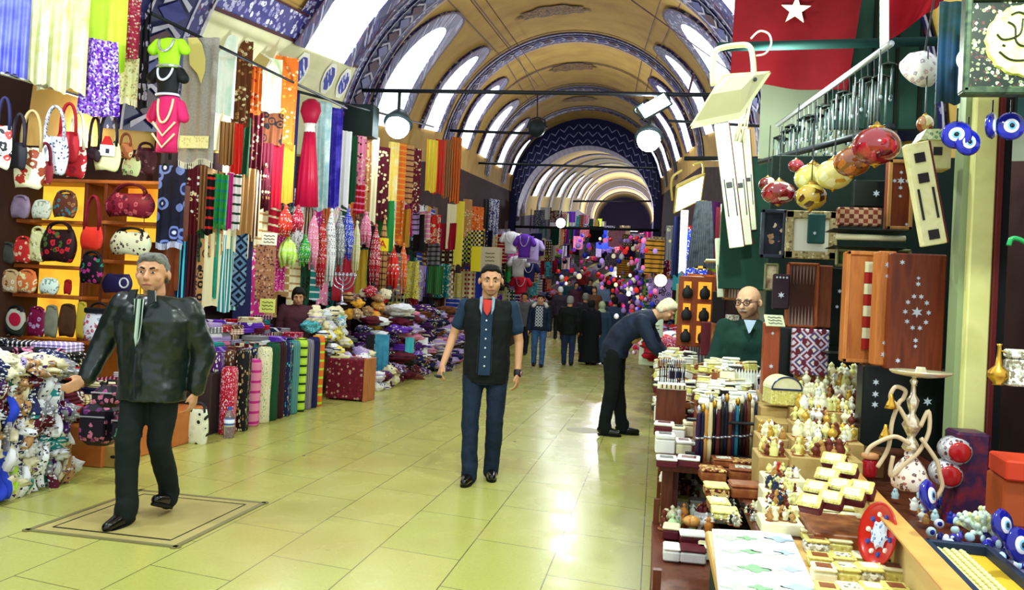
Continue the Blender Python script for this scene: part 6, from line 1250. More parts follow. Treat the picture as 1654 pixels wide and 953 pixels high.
def bez(P, n=26):
    out = []
    for i in range(len(P) - 1):
        p0, p1, p2, p3 = (Vector(P[max(0, i - 1)]), Vector(P[i]), Vector(P[i + 1]), Vector(P[min(len(P) - 1, i + 2)]))
        for k in range(6):
            t = k / 6; out.append(.5 * ((2 * p1) + (p2 - p0) * t + (2 * p0 - 5 * p1 + 4 * p2 - p3) * t * t + (3 * p1 - p0 - 3 * p2 + p3) * t ** 3))
    out.append(Vector(P[-1])); return out
for i, P in enumerate([[(-6, 95), (-20, 120), (-34, 135), (-28, 152), (-14, 148), (-16, 136), (-22, 128), (-30, 100), (-34, 60), (-48, 30)], [(8, 96), (18, 120), (20, 90), (8, 60), (-10, 40), (-30, 20), (-28, 50)], [(8, 80), (30, 50), (36, 30), (40, 10), (30, -10)], [(-8, 70), (-30, 80), (-60, 64), (-68, 50)]]):
    mb = MB(); mb.tube(bez([(x * s, -.02 - .01 * i, z * s) for x, z in P]), 3.2 * s, 8); mb.build('hose', M('#c8b08c', rough=.4), r, smooth=True)
for x, z in ((-34, 120), (-40, 74)): mb = MB(); mb.lathe([(9 * s, 0), (7 * s, 6 * s), (3 * s, 16 * s), (2 * s, 22 * s)], (x * s, -.03, z * s), 14); mb.build('bell', gold, r, smooth=True)
# ------------------------------------------------ display wall of boxes and game boards
def plane_box(x0, y0, x1, y1, Y, depth, mat, name, label=None, cat=None, group=None, parent=None, bev=.006, rz=0):
    a, b = at(x0, y0, Y=Y), at(x1, y1, Y=Y); w_, h_ = abs(b.x - a.x), abs(a.z - b.z); c = Vector(((a.x + b.x) / 2, Y + depth / 2, (a.z + b.z) / 2)); mb = MB(); mb.box((0, 0, 0), (w_, depth, h_), bev=bev)
    o = mb.build(name, mat); o.location = c
    if label: tag(o, label, cat, group)
    o.rotation_euler = (0, 0, rz); return o, w_, h_
plane_box(1248, 250, 1570, 720, 5.2, .04, M(['#0c1c18', '#10241e'], 'noise', 1, .8), 'display_wall', 'dark green board wall behind the game boards', 'board wall')
plane_box(1170, 255, 1250, 470, 6.9, .04, M('#14382c', rough=.8), 'display_wall', 'green panel beside the cream game boards', 'panel')
def case(x0, y0, x1, y1, Y, d_, mat, label, cat='game case', group=None, motif=None, rz=0, frame=None):
    o, w_, h_ = plane_box(x0, y0, x1, y1, Y, d_, mat, 'inlaid_case', label, cat, group, rz=rz)
    if motif:
        mt, pts = motif; pts = [q for q in pts]
        for (u, v, q) in pts:
            mb = MB(); n = 12; mb.prism([(math.cos(2 * math.pi * k / n) * q * (1 if k % 2 else .45), math.sin(2 * math.pi * k / n) * q * (1 if k % 2 else .45)) for k in range(n)], (u * w_, -d_ / 2 - .004, v * h_), (1, 0, 0), (0, 0, 1), (0, .006, 0)); mb.build('pearl_inlay', mt, o)
    if frame:
        t = .018
        for (cx_, cz_, a_, b_) in ((0, h_ / 2 - t / 2, w_, t), (0, -h_ / 2 + t / 2, w_, t), (w_ / 2 - t / 2, 0, t, h_), (-w_ / 2 + t / 2, 0, t, h_)): mb = MB(); mb.box((cx_, -d_ / 2 - .006, cz_), (a_, .016, b_), bev=.003); mb.build('frame', frame, o)
    return o
pearl = M('#c8d0dc', rough=.2); rb = WOOD('#5a2412', '#7a3418', 2); ob = WOOD('#a85a28', '#c07436', 2); dk = M('#0e1614', rough=.35)
ros = [(0, .0, .024)] + [(.26 * math.cos(t) * .8, .14 * math.sin(t), .012) for t in [2 * math.pi * k / 10 for k in range(10)]] + [(0, .24, .012), (0, -.24, .012), (0, .29, .009), (0, -.29, .009), (-.3, .42, .012), (-.3, -.42, .012)]
case(1440, 408, 1522, 602, 3.75, .1, rb, 'large red brown case with pearl rosette right of the open case', motif=(pearl, ros))
case(1420, 405, 1441, 592, 3.8, .1, ob, 'narrow orange brown side of a folded game case with pearl inlay', motif=(pearl, [(0, .38, .014), (0, .28, .01), (0, -.3, .01), (0, -.4, .014)]))
o = case(1368, 405, 1422, 588, 4.0, .08, ob, 'open orange brown game case with cream chequered strip', frame=WOOD('#b86a30', '#cc8040', 2))
for k in range(8): mb = MB(); mb.box((.018, -.05, .19 - k * .052), (.045, .008, .05)); mb.build('chequer_square', inl['cream'] if k % 2 == 0 else inl['red'], o)
case(1436, 258, 1472, 372, 4.3, .06, rb, 'upright red brown case with pearl cross below the red lantern', motif=(pearl, [(0, .2, .02), (0, .1, .012), (-.25, .2, .012), (.25, .2, .012), (0, .32, .01), (0, -.02, .01), (.3, -.42, .01)]), frame=WOOD('#a8703c', '#c08a50', 2))
case(1354, 334, 1424, 366, 4.3, .05, M(['#8a3a24', '#c89a7a', '#6a2818'], 'check', 22, .5), 'chequered box on the small shelf under the lanterns', cat='box')
case(1380, 290, 1430, 335, 4.6, .05, dk, 'black case with oval pearl under the lanterns', motif=(pearl, [(.2, 0, .02)]))
for (x0, y0, x1, y1, lb) in [(1345, 368, 1468, 374, 'dark shelf under the chequered box'), (1345, 396, 1465, 402, 'dark shelf under the cream pipe')]: plane_box(x0, y0, x1, y1, 4.15, .18, dk, 'wall_shelf', lb, 'shelf')
a, b = at(1350, 382, Y=4.2), at(1462, 386, Y=4.2); bar('carved_pipe', a, b, .016, creamm, 'cream carved pipe lying on the dark shelf', 'pipe')
def pframe(x0, y0, x1, y1, Y, fm, pm, label, motif=None):
    a, b = at(x0, y0, Y=Y), at(x1, y1, Y=Y); w_, h_ = abs(b.x - a.x), abs(a.z - b.z); r = root('picture_frame', ((a.x + b.x) / 2, Y, (a.z + b.z) / 2), label, 'framed picture'); t = min(w_, h_) * .16
    mb = MB(); mb.box((0, .01, 0), (w_ - t, .012, h_ - t)); mb.build('picture', pm, r)
    for (cx_, cz_, p_, q_) in ((0, h_ / 2 - t / 2, w_, t), (0, -h_ / 2 + t / 2, w_, t), (w_ / 2 - t / 2, 0, t, h_), (-w_ / 2 + t / 2, 0, t, h_)): mb = MB(); mb.box((cx_, -.005, cz_), (p_, .03, q_), bev=.005); mb.build('frame_side', fm, r)
    return r
olive = M(['#6a6a48', '#84845a'], 'noise', 4, .4, space='Object')
pframe(1350, 402, 1392, 432, 4.4, olive, M(['#7a3a24', '#3a8a30', '#4a2418'], 'noise', 2, .5, space='Object'), 'olive frame with a red and green picture'); pframe(1394, 402, 1432, 432, 4.4, olive, M(['#7a4a34', '#9a6a4a'], 'noise', 3, .5), 'olive frame with a brown picture'); pframe(1434, 402, 1470, 432, 4.45, olive, dk, 'olive frame with a black picture')
pframe(1270, 340, 1350, 420, 4.9, M(['#a8986a', '#6a4a34', '#d8c8a0', '#8a7a4a'], 'voronoi', 5, .4, space='Object'), M('#f0f0e0', rough=.4), 'mosaic framed mirror with a white panel'); case(1306, 345, 1332, 394, 4.84, .02, M('#1c4a48', rough=.5), 'dark teal card on the white mirror', cat='card', motif=(pearl, [(-.1, -.15, .012)]))
pframe(1230, 338, 1268, 418, 5.0, M('#2a3040', rough=.4), M(['#12182a', '#c8b090', '#1a2038', '#a07a5a'], 'voronoi', 2.2, .5, space='Object'), 'dark frame with a golden figure left of the mirror')
pframe(1235, 425, 1256, 470, 5.0, olive, M(['#c8a070', '#e8d8b0', '#7a3a28'], 'noise', 4, .5, space='Object'), 'small frame with a figure under the dark frame')
# open backgammon set, upright
def backgammon(x0, y0, x1, y1, Y, rim, field_, pts, label):
    a, b = at(x0, y0, Y=Y), at(x1, y1, Y=Y); w_, h_ = abs(b.x - a.x), abs(a.z - b.z); r = root('backgammon_board', ((a.x + b.x) / 2, Y, (a.z + b.z) / 2), label, 'game board', 'backgammon boards shown upright'); t = w_ * .08
    mb = MB(); mb.box((0, .03, 0), (w_, .02, h_)); mb.build('playing_field', field_, r)
    for (cx_, cz_, p_, q_) in ((0, h_ / 2 - t / 2, w_, t), (0, -h_ / 2 + t / 2, w_, t), (w_ / 2 - t / 2, 0, t, h_), (-w_ / 2 + t / 2, 0, t, h_)): mb = MB(); mb.box((cx_, 0, cz_), (p_, .07, q_), bev=.004); mb.build('rim', rim, r)
    n = 8
    for k in range(n):
        x = -w_ / 2 + t + (w_ - 2 * t) * (k + .5) / n; q = (w_ - 2 * t) / n * .4
        for s in (-1, 1): mb = MB(); mb.prism([(-q, 0), (q, 0), (0, -s * h_ * .3)], (x, .018, s * (h_ / 2 - t)), (1, 0, 0), (0, 0, 1), (0, -.004, 0)); mb.build('point', pts, r)
    return r
backgammon(1272, 424, 1318, 530, 5.0, WOOD('#8a3c20', '#a85a30', 2), M(['#4a2a1c', '#5a3424'], 'noise', 3, .4, space='Object'), M('#a88a80'), 'open brown backgammon board below the mirror')
case(1318, 428, 1342, 530, 5.0, .05, WOOD('#6a3420', '#84482c', 2), 'second half of the open brown backgammon board')
backgammon(1170, 420, 1212, 486, 7.3, WOOD('#a86a3c', '#c08450', 2), M('#7a6a4a', rough=.5), M('#e8c8c0'), 'tan backgammon board above the shopkeeper')
case(1345, 432, 1372, 560, 5.0, .05, dk, 'black case with small pearl flowers beside the open game case', motif=(pearl, [(-.1, .2, .014), (.1, .25, .01), (-.2, 0, .012), (.2, -.1, .01), (.2, -.35, .009)]))
case(1250, 442, 1274, 500, 4.9, .05, M('#2a1420', rough=.4), 'dark plum box with a row of white stones', cat='box', motif=(pearl, [(-.3, .4, .008), (-.1, .4, .008), (.1, .4, .008), (.3, .4, .008), (0, -.1, .02)]))
plane_box(1281, 530, 1337, 608, 4.6, .05, M(['#d8cce0', '#7a3040', '#d8cce0', '#5a4a7a', '#e8e0d0'], 'lattice', 14, .8), 'patterned_panel', 'lilac panel with maroon medallions under the backgammon board', 'panel')
_pp = [o for o in bpy.data.objects if o.name == 'patterned_panel'][0]
for i in range(3):
    for j in range(5):
        if i == 2 and j % 2: continue
        mb = MB(); n = 12; x = (-.33 + .33 * i + (.165 if j % 2 else 0)) * .2; z = (.42 - .21 * j) * .28; mb.prism([(math.cos(2 * math.pi * k / n) * .013, math.sin(2 * math.pi * k / n) * .017) for k in range(n)], (x, -.027, z), (1, 0, 0), (0, 0, 1), (0, -.003, 0)); mb.build('medallion', M('#6a2030'), _pp)
case(1236, 520, 1256, 640, 4.55, .1, WOOD('#8a3c20', '#a04a28', 2), 'upright red brown box with pearl dots beside the dark niche', cat='box', motif=(pearl, [(0, .35, .01), (0, -.1, .014)])); case(1257, 528, 1281, 628, 4.7, .08, dk, 'black narrow box left of the lilac panel', cat='box')
card(1251, 518, 32, 20, Y=4.5, mat=M('#dce0b8'), label='pale green price card on top of the red brown box', tilt=.5)
case(1395, 590, 1530, 730, 3.9, .12, dk, 'black lower cabinet with white pearl dots behind the water pipe', cat='cabinet', motif=(pearl, [(-.35, .3, .016), (-.35, .15, .016), (-.35, .02, .016), (.05, -.1, .02), (.25, .1, .02), (.1, .3, .012)]))
plane_box(1340, 570, 1400, 575, 4.35, .3, dk, 'wall_shelf', 'dark shelf at the right end of the figurines', 'shelf'); plane_box(1392, 572, 1404, 720, 4.3, .04, WOOD('#7a4020', '#94542c'), 'wooden_post', 'brown wooden post at the right end of the figurines', 'post')
# long inlaid pipe boxes
def longbox(x0, y0, x1, y1, wpx, Y, label, mt, sq):
    a, b = at(x0, y0, Y=Y), at(x1, y1, Y=Y); s = Y / F_PX; d = b - a; L = d.length; r = root('inlaid_board', a, label, 'inlaid board', 'long cream inlaid boards'); R = Matrix.Rotation(math.atan2(d.x, -d.z), 3, 'Y').inverted(); R = RY(-math.atan2(d.x, -d.z)); w_ = wpx * s
    mb = MB(); mb.box(R @ Vector((0, 0, -L / 2)), (w_, .05, L), R, bev=.004); mb.build('board', mt, r)
    mb = MB(); mb.box(R @ Vector((w_ * .52, .01, -L / 2)), (w_ * .1, .07, L), R, bev=.003); mb.build('edge', inl['maroon'], r)
    for t in sq: mb = MB(); mb.box(R @ Vector((0, -.028, -L * t)), (w_ * .42, .008, w_ * .42), R); mb.build('dark_square', inl['dark'], r)
    for k in (-1, 1): mb = MB(); mb.box(R @ Vector((k * w_ * .3, -.028, -L * .6)), (w_ * .08, .008, L * .3), R); mb.build('dark_stripe', inl['dark'], r)
    return r
ivory = M(['#e8e0a0', '#f0ecb8', '#d8cc84'], 'noise', 4, .4, space='Object')
longbox(1478, 232, 1508, 396, 34, 3.6, 'slanting cream inlaid board right of the pearl cross case', ivory, (.15, .35, .9))
for i, (x0, y0, x1, y1, w_, lb) in enumerate([(1165, 200, 1190, 400, 22, 'cream game board hanging under the flood lamp, leftmost of three'), (1186, 205, 1205, 396, 18, 'cream game board hanging under the flood lamp, middle of three'), (1203, 210, 1214, 372, 14, 'cream game board hanging under the flood lamp, rightmost of three'), (1160, 385, 1164, 480, 10, 'narrow cream board beside the tan backgammon board')]): longbox(x0, y0, x1, y1, w_, 6.6 + .15 * i, lb, M(['#e8f4c8', '#f8ffe8'], 'noise', 4, .5, space='Object'), (.5,) if i < 3 else ())
for i, (px, py0, py1) in enumerate(((1190, 150, 222), (1203, 148, 230))): bar('white_rope', at(px + 12, py0, Y=6.6), at(px, py1, Y=6.6), .006, creamm, ['white cord holding the middle cream board', 'white cord holding the rightmost cream board'][i], 'cord', n=6)
# wall cabinet with lit shelves and dress beyond
o, w_, h_ = plane_box(1098, 445, 1152, 562, 8.6, .3, WOOD('#7a3418', '#94441f', 2), 'lit_cabinet', 'red brown cabinet with lit shelves of dark jewellery busts', 'cabinet')
for i in range(3):
    for j in range(2): mb = MB(); mb.box((-w_ * .27 + j * w_ * .47, -.152, h_ * (.3 - .31 * i)), (w_ * (.2 if j == 0 else .36), .01, h_ * .24)); c_ = mb.build('lit_niche', M('#e89a30', emit=.5), o); mb = MB(); mb.lathe([(.04, -.07), (.055, -.03), (.05, .02), (.02, .05), (.02, .07)], (-w_ * .27 + j * w_ * .47, -.19, h_ * (.3 - .31 * i) - .02), 14, sy=.4); mb.build('jewellery_bust', dark, c_, smooth=True)
hang(1116, 1158, 325, 432, 'black', Y=9.4, label='long charcoal dress with a fitted bodice hanging by the lamp', mat=M(['#1c2028', '#3a3e48', '#14161c'], 'noise', 2, .6), name='dress', cat='dress', group=None, top=.6, bot=1.1, pl=6)
for i, (a, b, c, d, col, pt, lb) in enumerate([(1100, 1112, 340, 440, 'white', 'speckled', 'white and grey scarf left of the charcoal dress'), (1088, 1100, 350, 446, 'navy', 'plain', 'navy scarf at the far end of the right stall'), (1157, 1164, 335, 420, 'maroon', 'plain', 'thin maroon scarf right of the charcoal dress'), (1076, 1090, 365, 420, 'grey', 'flowered', 'grey flowered scarf near the round lamp'), (1164, 1171, 330, 418, 'blue', 'pinstriped', 'blue pinstriped scarf beside the maroon one')]): hang(a, b, c, d, col, pt, Y=9.2 + i * .1, label=lb, group='scarves around the charcoal dress')
plane_box(1075, 405, 1100, 412, 9.9, .4, inl['white'], 'wall_shelf', 'white shelf at the far end of the right stall', 'shelf'); plane_box(1140, 418, 1170, 423, 8.4, .3, inl['cream'], 'wall_shelf', 'cream shelf above the shopkeeper', 'shelf')
for (x0, y0, x1, y1, Y, mt, lb) in [(1134, 520, 1150, 575, 7.6, 'maroon', 'tall dark red box left of the shopkeeper'), (1150, 522, 1172, 582, 7.4, 'walnut', 'brown box beside the tall dark red one'), (1174, 508, 1192, 560, 7.6, 'pearl', 'pale box with dark spots beside the shopkeeper'), (1152, 470, 1170, 522, 8.0, 'dark', 'black box on top of the brown box')]: plane_box(x0, y0, x1, y1, Y, .15, inl[mt], 'upright_box', lb, 'box')
p = at(1053, 590, Y=11.5); mb = MB(); mb.box((0, 0, 0), (.3, .03, .75), bev=.01); o = mb.build('notice_board', M('#d8ecd8', rough=.6)); o.location = at(1052, 545, Y=10.8); tag(o, 'pale green notice board behind the bending man', 'notice board')
for k in range(5): mb = MB(); mb.tube([(-.1 + .02 * j, -.02, .16 - .05 * k + .006 * math.sin(j * 2 + k)) for j in range(11)], .005, 4); mb.build('writing', dark, o)
# ------------------------------------------------ lanterns
def lantern(px, py, rpx, Y, mt, lb, sq=.82, glow=0, ribs=False):
    p = at(px, py, Y=Y); s = Y / F_PX; rr = rpx * s; r = root('glass_lantern', p, lb, 'lantern', 'mosaic glass lanterns hanging over the stall'); prof = [(rr * max(.2, math.sin(t)), -rr * sq * math.cos(t)) for t in [math.pi * (k + .6) / 12.2 for k in range(12)]]
    mb = MB(); mb.lathe(prof, n=28); mb.build('glass_globe', mt, r, smooth=True)
    mb = MB(); mb.lathe([(rr * .3, rr * sq * .92), (rr * .34, rr * sq * 1.0), (rr * .16, rr * sq * 1.1), (rr * .05, rr * sq * 1.3)], n=16); mb.build('cap', gold, r, smooth=True); mb = MB(); mb.lathe([(rr * .05, -rr * sq * 1.16), (rr * .12, -rr * sq * 1.05), (rr * .28, -rr * sq * .94)], n=16); mb.build('finial', gold, r, smooth=True)
    mb = MB(); mb.tube([(0, 0, rr * sq * 1.3), (0, 0, rr * sq * 1.3 + .3)], .003, 5); mb.build('chain', steel, r); return r
rg = lambda a, b, c: M([a, b, a, c, a], 'sequin', 2.8, .08, coat=.6, space='Object', spec=.8)
lantern(1415, 236, 35, 3.5, rg('#7c0a12', '#a01c2a', '#4c050c'), 'large red mosaic glass lantern'); lantern(1376, 262, 27, 3.8, rg('#8a4a1c', '#c8742a', '#5a2a10'), 'amber brown glass lantern left of the large red one'); lantern(1384, 246, 14, 4.0, rg('#a8a030', '#c8c04a', '#7a7a20'), 'small olive glass lantern behind the large red one')
lantern(1347, 282, 28, 4.1, rg('#e8dc80', '#f8f4c0', '#d8a040'), 'cream and amber glass lantern in the middle of the row'); lantern(1312, 288, 27, 4.3, rg('#d8d060', '#e8e8b0', '#8a6a20'), 'yellow glass lantern at the left of the row'); lantern(1310, 318, 24, 4.2, rg('#b89a30', '#4a2a18', '#d8c860'), 'striped yellow and brown lantern, lowest of the row')
lantern(1258, 312, 26, 4.8, rg('#7a1018', '#a82838', '#e8d8c8'), 'dark red wide glass lantern on the left', .7); lantern(1240, 298, 14, 5.0, rg('#6a1a1c', '#e0d0c0', '#4a1014'), 'small dark red lantern behind the wide one'); lantern(1286, 268, 12, 4.6, rg('#a01c30', '#c83a50', '#6a1020'), 'little crimson lantern above the row'); lantern(1067, 453, 10, 14, M('#fbf4c0', emit=1.2), 'round glowing cream paper lantern above the bending man', 1)
# ------------------------------------------------ overhead: beams, flags, floodlights
bar('iron_beam', at(1158, 76, Y=5.2), at(1700, 62, Y=5.2), .03, M('#0c2624', rough=.7, spec=.1), 'green painted beam crossing in front of the flags', 'beam')
bar('iron_tie_rod', at(585, 146, Y=13.2), at(1360, 156, Y=13.2), .035, iron, 'black iron tie rod across the nearest arch', 'tie rod'); bar('iron_tie_rod', at(700, 210, Y=22), at(868, 216, Y=22), .04, iron, 'iron tie rod from the left wall to the round loudspeaker', 'tie rod'); bar('iron_tie_rod', at(755, 263, Y=28), at(1060, 272, Y=28), .04, iron, 'thin tie rod across the third arch', 'tie rod')
bar('iron_tie_rod', at(830, 366, Y=36), at(1065, 372, Y=36), .06, iron, 'low tie rod beneath the navy arch', 'tie rod'); bar('iron_tie_rod', at(1105, 256, Y=8), at(1420, 256, Y=8), .022, iron, 'dark rod above the cream game boards', 'rod'); bar('iron_tie_rod', at(1080, 195, Y=12), at(1250, 205, Y=12), .022, iron, 'short dark rod under the flood lamp', 'rod')
bar('iron_tie_rod', at(925, 325, Y=50), at(1060, 325, Y=50), .06, iron, 'farthest tie rod beyond the navy arch', 'tie rod')
for i, (x0, y0, x1, y1, Ya, Yb) in enumerate([(760, 0, 870, 140, 12, 22), (785, 0, 885, 140, 12, 22), (1020, 0, 1180, 115, 9, 13), (1120, 120, 1112, 150, 13, 13), (868, 150, 868, 190, 22, 22)]): bar('ceiling_wire', at(x0, y0, Y=Ya), at(x1, y1, Y=Yb), .008 if i < 3 else .02, M('#4a2a38'), ['left of two wires hanging from the crown of the vault', 'right of two wires hanging from the crown of the vault', 'wire slanting down on the right half of the vault', 'short bracket above the right floodlight', 'stem of the round loudspeaker'][i], 'wire', n=5)
def speaker(): 
    p = at(867, 207, Y=21.9); s = p.y / F_PX; r = root('round_loudspeaker', p, 'round dark loudspeaker hanging under the vault', 'loudspeaker'); mb = MB(); mb.ball((0, 0, 0), 15 * s, 20, 12, (1, .8, 1)); mb.build('housing', M('#1c2a2c', rough=.5), r, smooth=True); mb = MB(); mb.tube([(-17 * s, 0, 0), (-12 * s, 0, 14 * s), (0, 0, 18 * s), (12 * s, 0, 14 * s), (17 * s, 0, 0)], 1.6 * s, 6); mb.build('bracket', steel, r)
speaker()
plane_box(554, 168, 601, 220, 13.0, .3, M('#1c2c2c', rough=.6), 'box_loudspeaker', 'black box loudspeaker left of the floodlight', 'loudspeaker')
def flood(px, py, Y, lb, wpx, shade='#4a5a60', aim=(0, -.3, -1), bulbcol='#f4ffff'):
    p = at(px, py, Y=Y); s = Y / F_PX; r = root('floodlight', p, lb, 'floodlight'); w_ = wpx * s; D = Vector(aim).normalized(); R = D.to_track_quat('Z', 'Y').to_matrix()
    mb = MB(); mb.lathe([(w_ * .12, -w_ * .55), (w_ * .22, -w_ * .5), (w_ * .5, -.1 * w_), (w_ * .52, 0)], n=20, R=R); mb.build('shade', M(shade, rough=.4, metal=.4), r, smooth=True)
    mb = MB(); mb.ball(R @ Vector((0, 0, w_ * .12)), w_ * .42, 16, 10); mb.build('bulb', M(bulbcol, emit=16), r, smooth=True)
    mb = MB(); mb.tube([(0, 0, w_ * .5), (0, 0, w_ * 1.1)], w_ * .06, 6); mb.build('hanger', iron, r); return r
flood(643, 200, 13.3, 'bright round floodlight over the left stalls', 48, aim=(0, -.45, -1)); flood(906, 360, 34, 'small bright floodlight far up the left side', 18, aim=(0, -1, -.3)); flood(1048, 222, 17, 'bright floodlight below the tilted one on the right', 44, aim=(0, -.5, -1))
def panel_lamp(c, Y, w_, h_, tilt, rz, lb, face, emit, back='#e8e4b8', label_face='lamp_face', roll=0, below=True):
    p = at(*c, Y=Y); s = Y / F_PX; r = root('panel_floodlight', p, lb, 'floodlight'); r.rotation_euler = (tilt, roll, rz); W, H = w_ * s, h_ * s
    mb = MB(); b = len(mb.v); q = [(-W / 2, -H / 2), (W / 2, -H / 2), (W / 2, H / 2), (-W / 2, H / 2)]; k = .62; d_ = W * .22
    mb.v += [(x, 0, y) for x, y in q] + [(x, -.02, y) for x, y in q] + [(x * k, d_, y * k) for x, y in q]
    for f in ((0, 3, 2, 1), (4, 5, 6, 7)) [1:]: mb.face(f)
    for i in range(4): j = (i + 1) % 4; mb.face((4 + i, i, j, 4 + j)); mb.face((i, 8 + i, 8 + j, j))
    mb.face((11, 10, 9, 8)); mb.build('housing', M(back, rough=.45), r)
    mb = MB(); mb.box((0, -.022, 0), (W * .88, .008, H * .86)); mb.build(label_face, M(face, emit=emit, rough=.3), r)
    for sx in (-1, 1): mb = MB(); mb.tube(bez([(sx * W * .52, d_ * .3, -H * .05), (sx * W * .56, d_ * .6, H * .4), (sx * W * .5, d_ * .8, H * .72), (sx * W * .2, d_ * .8, H * .8)]), W * .035, 8); mb.build('bracket_arm', M(back, rough=.45), r, smooth=True)
    return r
panel_lamp((1112, 312), 11.0, 52, 66, .95, .35, 'yellow panel floodlight shining beside the dress', '#fffde0', 6, '#d0b860', roll=-.5)
panel_lamp((1057, 172), 13.1, 52, 26, -.35, .1, 'white tilted floodlight at the end of the tie rod', '#f4ffff', 9, '#2c3c40', roll=-.55)
panel_lamp((416, 96), 9.2, 40, 28, -.3, .7, 'cream box lamp above the hanging scarves', '#b8a468', 0, '#e8e8e0', roll=.45); panel_lamp((524, 98), 12.2, 26, 14, -.3, .6, 'little strip lamp on the wall beside the medallions', '#fffff0', 3, '#c8b070', roll=.6)
# big cream floodlight seen from behind, hooked on the green beam
p = at(1178, 150, Y=4.7); s = 4.7 / F_PX; r = root('panel_floodlight', p, 'big cream floodlight hooked on the green beam, seen from behind', 'floodlight'); cm = M(['#dcdcae', '#e4e4ba'], 'noise', 1, .45, space='Object')
def PX(x, y, d_=0): return Vector(((x - 1178) * s, d_, -(y - 150) * s - (x - 1178) * s * .05))
out = [(1122, 206), (1196, 186), (1238, 114), (1168, 122)]; inn_ = [(1150, 160), (1194, 150), (1212, 128), (1176, 132)]
mb = MB(); mb.v += [tuple(PX(x, y, .02)) for x, y in out] + [tuple(PX(x, y + 4, .0)) for x, y in out] + [tuple(PX(x, y, -.09)) for x, y in inn_]
mb.face((4, 5, 6, 7)); 
for i in range(4): j = (i + 1) % 4; mb.face((4 + i, i, j, 4 + j)); mb.face((i, 8 + i, 8 + j, j))
mb.face((8, 9, 10, 11)); mb.build('housing', cm, r)
for i in range(4): j = (i + 1) % 4; mb = MB(); mb.tube([PX(*out[i], .01), PX(*out[j], .01)], .008, 6); mb.build('rim', cm, r)
mb = MB(); mb.tube(bez([PX(1152, 142, -.03), PX(1150, 110, -.03), PX(1152, 90, -.02), PX(1162, 80, 0), PX(1190, 74, 0), PX(1205, 78, -.02), PX(1210, 100, -.05), PX(1213, 132, -.06)]), .016, 8); mb.build('bracket_arm', cm, r, smooth=True)
mb = MB(); mb.tube(bez([PX(1206, 66, -.03), PX(1218, 55, -.04), PX(1232, 60, -.05), PX(1236, 76, -.05), PX(1228, 90, -.05), PX(1215, 94, -.05)]), .006, 8); mb.build('cable_loop', M('#e8e8e0', rough=.5), r, smooth=True)
mb = MB(); mb.lathe([(.012, 0), (.01, .01), (0, .01)], PX(1214, 133, -.075), 12, RX(math.pi / 2)); mb.build('bolt', steel, r)
for i, (x0, y0, x1, y1) in enumerate([(1216, 150, 1196, 230), (1206, 170, 1190, 228)]): bar('white_rope', at(x0, y0, Y=4.9), at(x1, y1, Y=4.9), .007, creamm, ['twisted white cord below the big floodlight, right one', 'twisted white cord below the big floodlight, left one'][i], 'cord', n=6)
# flags
def flagcloth(pts, Y, mt, name, lb, amp=.03, n=16, seed=1):
    c = [at(x, y, Y=Y) for x, y in pts]; o_ = c[0].copy(); P = []; B = []; U = []
    for j in range(n + 1):
        row = []; rb_ = []; ur = []
        for i in range(n + 1):
            u, v = i / n, j / n; q = c[0].lerp(c[1], u).lerp(c[3].lerp(c[2], u), v) - o_; q.y += amp * math.sin(9 * u + seed + 1.5 * v) * (.3 + v) + amp; row.append(q); rb_.append(q + Vector((0, .006, 0))); ur.append((u, v))
        P.append(row); B.append(list(reversed(rb_))); U.append(ur)
    mb = MB(); mb.grid(P, U); mb.grid(B, [list(reversed(q)) for q in U]); o = mb.build(name, mt, smooth=True); o.location = o_; tag(o, lb, 'flag'); return o, c, o_
o, c, o_ = flagcloth([(1192, -70), (1404, -70), (1368, 146), (1180, 132)], 5.9, M(['#4a050b', '#58070e'], 'noise', 1, .8, spec=.1), 'hanging_flag', 'large red flag with a white star hanging from the vault')
sc = at(1285, 17, Y=5.9) - o_; R5 = 23 * 5.9 / F_PX
mb = MB(); mb.prism([(math.sin(math.pi * k / 5 + .05) * R5 * (1 if k % 2 == 0 else .4), math.cos(math.pi * k / 5 + .05) * R5 * (1 if k % 2 == 0 else .4)) for k in range(10)], sc + Vector((0, -.012, 0)), (1, 0, 0), (0, 0, 1), (0, .01, 0)); mb.build('white_star', M('#d8d0b8', rough=.7), o)
def crescent(c_, r_, th=.01, open_=0):
    P = []; n = 20
    for k in range(n + 1): t = math.radians(40) + math.radians(280) * k / n; P.append((math.cos(t) * r_, math.sin(t) * r_))
    for k in range(n, -1, -1): t = math.radians(40) + math.radians(280) * k / n; t2 = math.radians(52) + math.radians(256) * k / n; P.append((math.cos(t2) * r_ * .8 + r_ * .2, math.sin(t2) * r_ * .8))
    return P
mb = MB(); P = [(y, -x) for x, y in crescent(0, .22)]; mb.prism([(-a_, b_) for a_, b_ in P], sc + Vector((0, -.012, .3)), (1, 0, 0), (0, 0, 1), (0, .01, 0)); mb.build('white_crescent', M('#d8d0b8', rough=.7), o)
o, c, o_ = flagcloth([(1428, -40), (1560, -40), (1520, 6), (1424, 72)], 4.6, M(['#780a14', '#860e18'], 'noise', 1, .8, spec=.1), 'hanging_flag', 'bright red flag corner with a white hem right of the star flag', seed=3)
mb = MB(); w0 = [at(x, y, Y=4.58) - o_ for x, y in ((1422, -40), (1436, -40), (1436, 66), (1422, 76))]; mb.v += [tuple(q) for q in w0] + [tuple(q + Vector((0, .012, 0))) for q in w0]
for f in ((3, 2, 1, 0), (4, 5, 6, 7), (0, 1, 5, 4), (2, 3, 7, 6), (1, 2, 6, 5), (3, 0, 4, 7)): mb.face(f)
mb.build('white_hem', M('#e8e8e0'), o)
o, c, o_ = flagcloth([(1558, 35), (1580, 35), (1572, 150), (1552, 155)], 3.3, M('#a81420', rough=.75), 'hanging_flag', 'small red flag with white crescent behind the calligraphy picture', amp=.005, seed=2)
